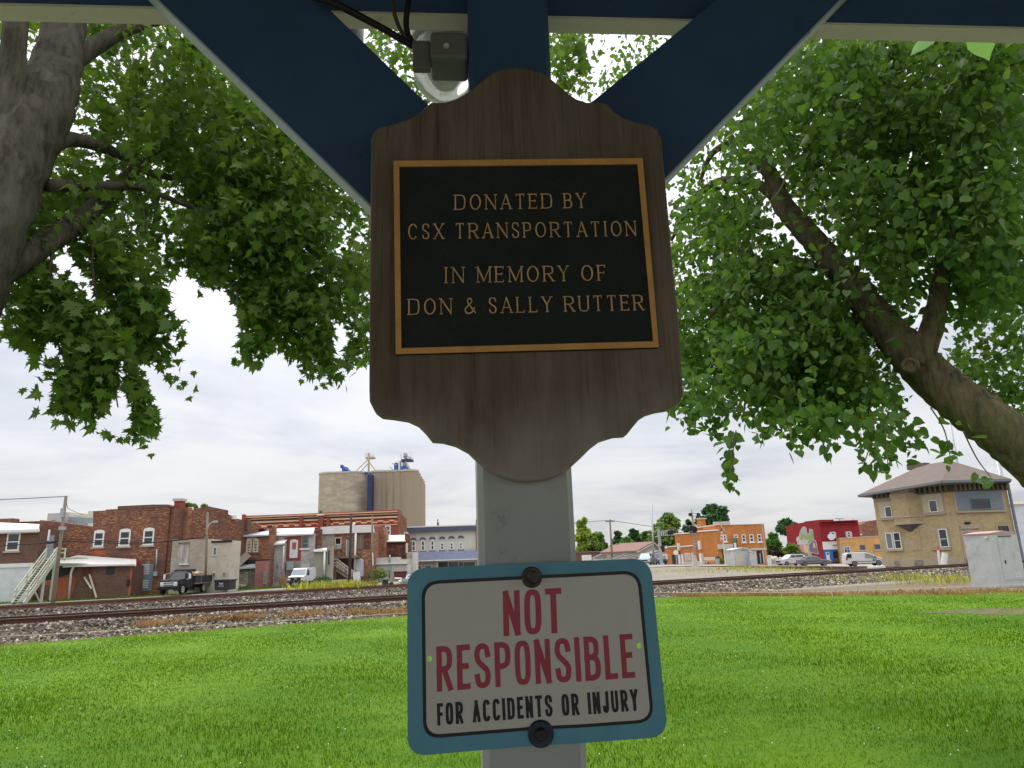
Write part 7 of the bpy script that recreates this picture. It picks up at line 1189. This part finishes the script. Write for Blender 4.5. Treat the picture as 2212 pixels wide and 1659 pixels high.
class Car:
    def __init__(s, name, label, p, heading, cat='car', group=None, k=1.):
        s.r = thing(name, label, cat, p, group); s.M = Matrix.Translation(Vector(p)) @ Matrix.Rotation(heading, 4, 'Z') @ Matrix.Scale(k, 4)
    def w(s, m): m.v = [tuple(s.M @ Vector(v)) for v in m.v]; return m
    def add(s, m, name, mat, par=None, **k): return s.w(m).build(name, MATS[mat], par or s.r, **k)
    def loft(s, prof, name, mat, par=None, bevel=.0, smooth=False): # prof: (x, z, half width) closed outline
        n = len(prof); m = MB(); m.add([(x, h, z) for x, z, h in prof]+[(x, -h, z) for x, z, h in prof], [tuple(range(n)), tuple(range(2*n-1, n-1, -1))]+[(i, n+i, n+(i+1) % n, (i+1) % n) for i in range(n)]); return s.add(m, name, mat, par, bevel=bevel)
    def side(s, pts, name, mat, par=None, t=.012, sides=(1, -1)): # (x, z, halfwidth)
        for sg_ in sides: 
            n = len(pts); m = MB(); m.add([(x, sg_*(h+t), z) for x, z, h in pts]+[(x, sg_*(h-.03), z) for x, z, h in pts], [tuple(range(n)), tuple(range(2*n-1, n-1, -1))]+[(i, n+i, n+(i+1) % n, (i+1) % n) for i in range(n)]); s.add(m, name, mat, par)
    def quad(s, pts, name, mat, par=None, t=.012): # slab from 4 local points, pushed along its normal
        p = [Vector(q) for q in pts]; nn = (p[1]-p[0]).cross(p[3]-p[0]).normalized()
        if nn.x*p[0].x < 0: nn = -nn
        m = MB(); m.hexa([q-nn*.03 for q in p]+[q+nn*t for q in p]); return s.add(m, name, mat, par)
    def box(s, c, d, name, mat, par=None, bevel=0.): return s.add(MB().box(c, d), name, mat, par, bevel=bevel)
    def wheels(s, xs, hw, r, wd=.22, rim='rim_silver'):
        for x in xs:
            for sg_ in (1, -1):
                m = MB().lathe((x, sg_*(hw-wd), r), [(r*.7, 0), (r*.96, .02), (r, .05), (r, wd-.05), (r*.96, wd-.02), (r*.68, wd)], 20, (0, sg_, 0)); w_ = s.add(m, 'wheel', 'tyre'); m = MB().lathe((x, sg_*(hw-.03), r), [(r*.66, 0), (r*.62, .035), (r*.2, .02), (r*.15, .04)], 14, (0, sg_, 0)); s.add(m, 'rim', rim, w_)
def ground_at(u, v, d): p = at(u, v, d); return Vector((p.x, p.y, p.z))
H_ = -math.pi/2
# black flatbed truck (front towards the tracks)
p = at(*Z3(600, 1150), 62.6); T = Car('flatbed_truck', 'old black truck with a white grille and a wooden sided bed carrying firewood', (p.x+.1, p.y+.8, p.z), H_-.02, 'truck', None, .86)
T.loft([(1.0, .75, .98), (1.05, 1.35, .95), (.85, 1.45, .9), (-.5, 1.5, .9), (-.55, .6, .95), (.3, .6, .98)], 'hood', 'paint_black', bevel=.04); T.loft([(-.5, .6, .98), (-.45, 1.45, .98), (-.75, 2.12, .84), (-1.0, 2.2, .82), (-2.0, 2.2, .82), (-2.1, 1.45, .96), (-2.1, .6, .98)], 'cab', 'paint_black', bevel=.04)
T.quad([(-.42, .86, 1.48), (-.42, -.86, 1.48), (-.74, -.76, 2.1), (-.74, .76, 2.1)], 'windshield', 'car_glass'); T.side([(-.62, 1.5, .955), (-.85, 2.06, .85), (-1.75, 2.06, .85), (-1.8, 1.5, .955)], 'side_window', 'car_glass')
g = T.box((1.06, 0, 1.02), (.06, 1.7, .42), 'grille', 'chrome_white', bevel=.02); T.box((1.1, 0, 1.14), (.03, 1.02, .09), 'grille_slot', 'black_metal', g); T.box((1.1, 0, .9), (.03, 1.02, .09), 'grille_slot', 'black_metal', g); T.box((1.095, 0, 1.02), (.02, 1.1, .02), 'grille_slot', 'black_metal', g)
for y in (.72, -.72): T.add(MB().lathe((1.08, y, 1.08), [(.1, 0), (.1, .04), (.07, .05)], 14, (1, 0, 0)), 'headlight', 'lamp_clear'); T.box((1.1, y, .88), (.03, .16, .06), 'indicator', 'amber')
T.box((1.15, 0, .62), (.22, 2.1, .26), 'bumper', 'paint_black', bevel=.03); T.box((1.0, 0, 1.4), (.06, .26, .07), 'hood_emblem', 'emblem_blue')
for y in (-.6, -.2, 0, .2, .6): T.box((-.95, y, 2.23), (.08, .08, .06), 'marker_light', 'amber')
for y in (1.3, -1.3): m_ = T.box((-.55, y, 1.72), (.08, .2, .48), 'mirror', 'chrome_white'); T.add(MB().bar((-.6, y, 1.98), (-.75, y*.65, 2.05), .03, .03), 'mirror_arm', 'chrome_white', m_); T.add(MB().bar((-.6, y, 1.48), (-.55, y*.73, 1.4), .03, .03), 'mirror_arm', 'chrome_white', m_)
T.box((-4.2, 0, .98), (4.0, 2.3, .14), 'bed', 'old_wood')
for y in (1.13, -1.13): T.box((-4.2, y, 1.4), (4.0, .06, .7), 'bed_side', 'plastic_dark'); T.box((-3.4, y*1.04, 1.35), (.08, .05, .85), 'stake', 'old_wood')
T.box((-2.2, 0, 1.4), (.06, 2.2, .7), 'bed_side', 'plastic_dark'); T.box((-3.0, 0, .62), (6, .7, .2), 'chassis', 'black_metal'); T.wheels((.25, -4.4), 1.08, .46, .28, 'rim_white')
T.side([(.75, .55, 1.0), (.85, 1.0, 1.0), (.55, 1.2, 1.0), (-.1, 1.2, 1.0), (-.4, .95, 1.0), (-.35, .8, 1.0), (.0, 1.0, 1.0), (.5, 1.0, 1.0)], 'fender', 'paint_black', t=.08)
for k in range(16):
    y, x = rng.uniform(-.8, .8), rng.uniform(-5.2, -2.8); a_ = T.M @ Vector((x-.35, y, 1.55+rng.uniform(0, .55))); c_ = T.M @ Vector((x+.35, y+rng.uniform(-.3, .3), 1.55+rng.uniform(.0, .55))); tag(MB().tube([a_, c_], rng.uniform(.07, .13), 7).build('firewood_log', MATS['mural_tan' if k % 3 else 'cream_frame'], origin=a_), 'split firewood log piled on the bed of the old black truck', 'log', 'firewood logs on the truck')
# white van
p = at(*R2(1660, 1505), 74.2); V_ = Car('cargo_van', 'white cargo van with a black grille and bumper parked by the peeling brick wall', (p.x, p.y+.3, p.z), H_-.03, 'van', None, .84)
V_.loft([(.0, .45, .98), (.05, .95, .98), (-.1, 1.1, .96), (-.85, 1.22, .95), (-1.5, 1.95, .84), (-1.8, 2.05, .82), (-4.9, 2.08, .82), (-5.15, 1.9, .84), (-5.2, .45, .98)], 'body', 'paint_white', bevel=.06)
V_.quad([(-.86, .86, 1.24), (-.86, -.86, 1.24), (-1.44, -.74, 1.88), (-1.44, .74, 1.88)], 'windshield', 'car_glass_light', t=.03); V_.side([(-1.1, 1.25, .935), (-1.62, 1.84, .86), (-2.3, 1.84, .86), (-2.3, 1.25, .935)], 'side_window', 'car_glass', t=.03)
g = V_.box((.05, 0, .78), (.08, 1.25, .42), 'grille', 'plastic_dark', bevel=.02); V_.box((.1, 0, .8), (.02, .3, .07), 'grille_badge', 'chrome_white', g)
for z in (.68, .8, .92): V_.box((.095, 0, z), (.012, 1.2, .03), 'grille_bar', 'black_metal', g)
for y in (.8, -.8): V_.box((.05, y, .74), (.1, .3, .18), 'headlight', 'lamp_clear'); V_.box((.05, y, .9), (.1, .3, .12), 'indicator', 'tail_red')
V_.box((.06, 0, .46), (.2, 1.98, .26), 'bumper', 'plastic_dark', bevel=.04); V_.wheels((-.85, -4.1), .99, .37, .24)
for y in (1.12, -1.12): V_.box((-1.25, y, 1.3), (.14, .2, .3), 'mirror', 'plastic_dark', bevel=.03)
for y in (.97, -.97): V_.box((-2.35, y, 1.05), (.02, .012, 1.1), 'door_seam', 'meter_grey')
def sedan(name, label, p, h, paint, suv=False, group='cars parked across the tracks', rear=False, k=1.):
    c = Car(name, label, p, h, 'car', group); z = 1.22 if suv else 1.0
    c.loft([(2.25, .35, .85), (2.32, .62, .86), (2.1, .82*z, .88), (1.1, .93*z, .9), (-1.4, .98*z, .9), (-2.2, .95*z, .86), (-2.32, .6, .86), (-2.2, .32, .86)], 'body', paint, bevel=.06)
    top = 1.72 if suv else 1.45; r0, r1 = (-1.9, -2.15) if suv else (-.95, -1.75)
    c.loft([(1.15, .92*z, .8), (.35, top-.04, .62), (0, top, .6), (r0, top-.04, .6), (r1, .96*z, .78)], 'cabin', paint, bevel=.04)
    c.quad([(1.02, .72, .97*z), (1.02, -.72, .97*z), (.36, -.58, top-.07), (.36, .58, top-.07)], 'windshield', 'car_glass_light'); c.quad([(r1+.06, -.7, 1.0*z), (r1+.06, .7, 1.0*z), (r0-.02, .56, top-.07), (r0-.02, -.56, top-.07)], 'rear_window', 'car_glass')
    hm = .70; c.side([(.85, .98*z, .775), (.28, top-.1, .635), (-.28, top-.09, .635), (-.32, .99*z, .775)], 'side_window', 'car_glass', t=.015); c.side([(-.4, .99*z, .775), (-.36, top-.09, .635), (r0+.12, top-.1, .635), (r1+.42, .99*z, .775)], 'side_window', 'car_glass', t=.015)
    for y in (.68, -.68): c.box((2.24, y, .72*z), (.12, .3, .13), 'headlight', 'lamp_clear', bevel=.02); c.box((-2.26, y, .82*z), (.12, .34, .14), 'tail_light', 'tail_red', bevel=.02)
    c.box((2.28, 0, .55*z), (.1, 1.0, .2), 'grille', 'plastic_dark', bevel=.02); c.wheels((1.38, -1.36), .9, .36 if suv else .33)
    for y in (.98, -.98): c.box((.72, y, 1.02*z), (.14, .18, .12), 'mirror', paint, bevel=.02)
    c.box((0, 0, .3), (3.6, 1.66, .12), 'sill', 'plastic_dark'); return c
p = at(*R5(905, 1228), 108); sedan('parked_car', 'grey saloon car parked nose to the right in front of the red building', (p.x, p.y, p.z), R(-10), 'paint_grey')
p = at(*R5(560, 1225), 112); sedan('parked_car', 'white car parked nose to the left behind the grey saloon', (p.x, p.y, p.z), R(196), 'paint_white', True)
p = at(*R4(842, 796), 113); sedan('parked_car', 'silver car facing the crossing near the taupe house', (p.x, p.y, p.z), R(-105), 'paint_silver', True)
p = at(*R4(962, 796), 118); sedan('parked_car', 'dark vehicle half hidden behind the crossing signal column', (p.x, p.y, p.z), R(-80), 'paint_darkblue', True)
# white minivan with a postal eagle flash
p = at(*R5(1690, 1228), 96); mv = Car('delivery_van', 'white delivery minivan with a blue emblem on its door parked by the cream tower', (p.x, p.y, p.z), R(-8), 'van')
mv.loft([(2.35, .35, .9), (2.5, .6, .9), (2.4, .85, .92), (1.55, 1.08, .92), (.55, 1.62, .76), (.1, 1.74, .72), (-2.0, 1.76, .72), (-2.4, 1.6, .74), (-2.5, 1.0, .9), (-2.52, .35, .9)], 'body', 'paint_white', bevel=.06)
mv.side([(1.25, 1.1, .91), (.5, 1.56, .79), (.0, 1.58, .785), (-.05, 1.1, .905)], 'side_window', 'car_glass_light', t=.02); mv.side([(-1.75, 1.1, .905), (-1.7, 1.6, .775), (-2.2, 1.58, .78), (-2.38, 1.12, .9)], 'side_window', 'car_glass', t=.02); mv.quad([(1.5, .8, 1.1), (1.5, -.8, 1.1), (.62, -.66, 1.6), (.62, .66, 1.6)], 'windshield', 'car_glass_light', t=.03)
for y in (.9, -.9): mv.box((-2.38, y*.98, 1.0), (.18, .1, .26), 'tail_light', 'tail_red'); em = mv.box((1.05, y*1.03, .74), (.42, .02, .26), 'door_emblem', 'emblem_blue'); mv.box((1.1, y*1.045, .74), (.22, .01, .08), 'emblem_flash', 'lettering_white', em); mv.box((-.3, y*1.02, .62), (3.2, .02, .05), 'trim_strip', 'plastic_dark'); mv.box((1.1, y*1.18, 1.12), (.14, .22, .16), 'mirror', 'plastic_dark')
for y in (.7, -.7): mv.box((2.4, y, .78), (.14, .34, .16), 'headlight', 'lamp_clear')
mv.wheels((1.5, -1.45), .94, .35, .22); mv.box((0, 0, .32), (4.2, 1.7, .12), 'sill', 'plastic_dark')
# ------------------------------------------------------------------ dumpster, wood pile, pallets, reels, scrap
DF = front(66.8); db_ = thing('dumpster', 'dark brown waste dumpster with white lettering against the tan block building', 'dumpster', DF.P(*DF.sz(*R2(615, 1570))))
shape(db_, DF, R2, [(505, 1432), (728, 1425), (722, 1562), (512, 1572)], 'dumpster', 'bin', -1.5, 0); shape(db_, DF, R2, [(488, 1432), (510, 1420), (745, 1414), (735, 1432), (505, 1444)], 'dumpster', 'lid', -1.6, .08)
for txt, y, hh, w_ in (('Wenger', 1466, 26, 64), ('Bros', 1484, 20, 44), ('SANITATION', 1499, 12, 72)):
    me = text_mesh(txt if y < 1495 else '- - - - -', 1.0); xs = [v.co.x for v in me.vertices]; ys = [v.co.y for v in me.vertices]; a0, z0, a1, z1 = DF.box(R2, (604-w_/2, y-hh/2, 604+w_/2, y+hh/2), .01); me.transform(Matrix.Diagonal(((a1-a0)/(max(xs)-min(xs)), (z1-z0)/max(.05, (max(ys)-min(ys))), 1, 1))); to_facade(me, DF, .012, (a0+a1)/2, (z0+z1)/2); link('lettering', me, MATS['lettering_white'], db_)
for k in range(14):
    a_ = at(*R2(rng.uniform(735, 850), rng.uniform(1470, 1530)), 75.8); d_ = Vector((rng.uniform(.3, .9), rng.uniform(-.2, .2), rng.uniform(-.25, .1))); tag(MB().bar(a_, a_+d_, .14, .1).build('firewood_log', MATS['mural_tan' if k % 2 else 'cream_frame'], origin=a_), 'pale split log in the heap right of the brown dumpster', 'log', 'split logs beside the dumpster')
for i, px in enumerate(([(1436, 1392), (1500, 1388), (1500, 1500), (1450, 1502)], [(1470, 1345), (1502, 1338), (1524, 1490), (1488, 1498)])):
    PFc = front(78.6-.3*i); pl_ = thing('pallet', ('orange brown wooden pallet leaning lowest by the white van', 'taller orange brown pallet standing upright by the white van')[i], 'pallet', PFc.P(*PFc.sz(*R2(*px[3]))));
    for k in range(5): f0, f1 = k/5, k/5+.13; q = [Vector(px[0]).lerp(Vector(px[3]), f0), Vector(px[1]).lerp(Vector(px[2]), f0), Vector(px[1]).lerp(Vector(px[2]), f1), Vector(px[0]).lerp(Vector(px[3]), f1)]; shape(pl_, PFc, R2, q, 'pallet_wood' if 'pallet_wood' in MATS else (plain('pallet_wood', '#b9854e', .9, .15, 3) and 'pallet_wood'), 'slat', 0, .04)
    for f in (.05, .5, .95): q = [Vector(px[0]).lerp(Vector(px[1]), f), Vector(px[3]).lerp(Vector(px[2]), f)]; MB().bar(PFc.P(*PFc.sz(*R2(*q[0]), -.06), -.06), PFc.P(*PFc.sz(*R2(*q[1]), -.06), -.06), .1, .09).build('stringer', MATS['pallet_wood'], pl_)
def reel(label, top, bot, r, rr, mat, disc_r, tilt=(0, 0, 1)):
    p = at(*Z5(*bot), 54); q = at(*Z5(*top), 54); o = thing('cable_reel', label, 'cable reel', p, 'cable reels on the gravel'); ax = Vector(tilt); h = (q-p).length; MB().lathe(p, [(rr, .05), (rr, h-.05)], 16, ax).build('drum', MATS[mat], o)
    for hh in (0, h-.05): MB().lathe(p+ax.normalized()*hh, [(disc_r if hh else rr*1.15, 0), (disc_r if hh else rr*1.15, .06)], 20, ax).build('flange', MATS['old_wood' if hh else 'black_metal'], o)
reel('cable reel with a dark red drum and a grey wooden disc top', (425, 1470), (425, 1605), .4, .2, 'spool_red', .41); reel('larger reel with a dark grey drum and a wide wooden disc top', (690, 1408), (690, 1585), .4, .24, 'spool_dark', .42); reel('small black drum tipped over beside the larger reel', (845, 1490), (880, 1600), .2, .17, 'black_metal', .18, (-.45, 0, .9))
sp_ = thing('scrapped_signal', 'heap of white and silver crossing signal parts lying on the gravel', 'scrap', at(*Z5(1150, 1590), 54))
for a_, c_, r in (((1100, 1580), (1270, 1575), .09), ((960, 1545), (1040, 1500), .08), ((1040, 1480), (1260, 1460), .12), ((1225, 1470), (1275, 1310), .07), ((1270, 1320), (1320, 1300), .05), ((1250, 1390), (1330, 1380), .05), ((945, 1385), (1120, 1395), .06)): MB().tube([at(*Z5(*a_), 53.8), at(*Z5(*c_), 54.2)], r, 8).build('arm', MATS['signal_white'], sp_)
for x, y in ((1165, 1445), (1240, 1440)): MB().lathe(at(*Z5(x, y), 53.7), [(.13, 0), (.13, .08), (.06, .09)], 12, (0, -1, 0)).build('lamp_housing', MATS['galvanised'], sp_)
MB().box(at(*Z5(1200, 1500), 54.2), (.6, .5, .5), .3).build('mechanism', MATS['galvanised'], sp_, bevel=.03)
bd = front(86.5); d2 = thing('skip', 'rust brown open skip in front of the white workshop', 'skip', bd.P(*bd.sz(*Z5(1060, 1370)))); shape(d2, bd, Z5, [(920, 1222), (1208, 1212), (1172, 1366), (925, 1374)], 'rust_brown', 'tub', -1.4, 0); shape(d2, bd, Z5, [(912, 1214), (1214, 1204), (1210, 1224), (914, 1234)], 'rust_brown', 'rim', -1.45, .06)
tm = [at(*ZA(1160+40*k, 1330), 62+.2*k) for k in range(9)]; o = thing('timber_barrier', 'short row of weathered upright timbers between the weeds and the alley', 'barrier', tm[0])
for i, q in enumerate(tm): MB().box(Vector((q.x, q.y, -.05)), (.3, .18, 1.1)).build('timber', MATS['pale_wood'], o)
# birds far above the white corner building
for i, (x, y) in enumerate(((1640, 478), (1852, 550), (1748, 620), (1598, 656), (1436, 296), (1432, 352), (1456, 402))):
    p = at(*R3(x, y), 150); s_ = .45; m = MB(); m.add([p+Vector(q)*s_ for q in ((-.05, -.3, 0), (.05, -.3, 0), (.06, .3, 0), (-.06, .3, 0), (0, 0, .09), (0, 0, -.07))], [(0, 1, 4), (1, 2, 4), (2, 3, 4), (3, 0, 4), (1, 0, 5), (2, 1, 5), (3, 2, 5), (0, 3, 5)]); m.add([p+Vector(q)*s_ for q in ((0, -.12, .02), (.7, .02, .22), (.6, .1, .2), (0, .12, .02), (-.7, .02, .2), (-.6, .1, .18))], [(0, 1, 2, 3), (0, 3, 5, 4)]); tag(m.build('bird', MATS['black_metal'], origin=p, uv=False), 'tiny dark bird in flight against the pale sky', 'bird', 'birds in the sky')
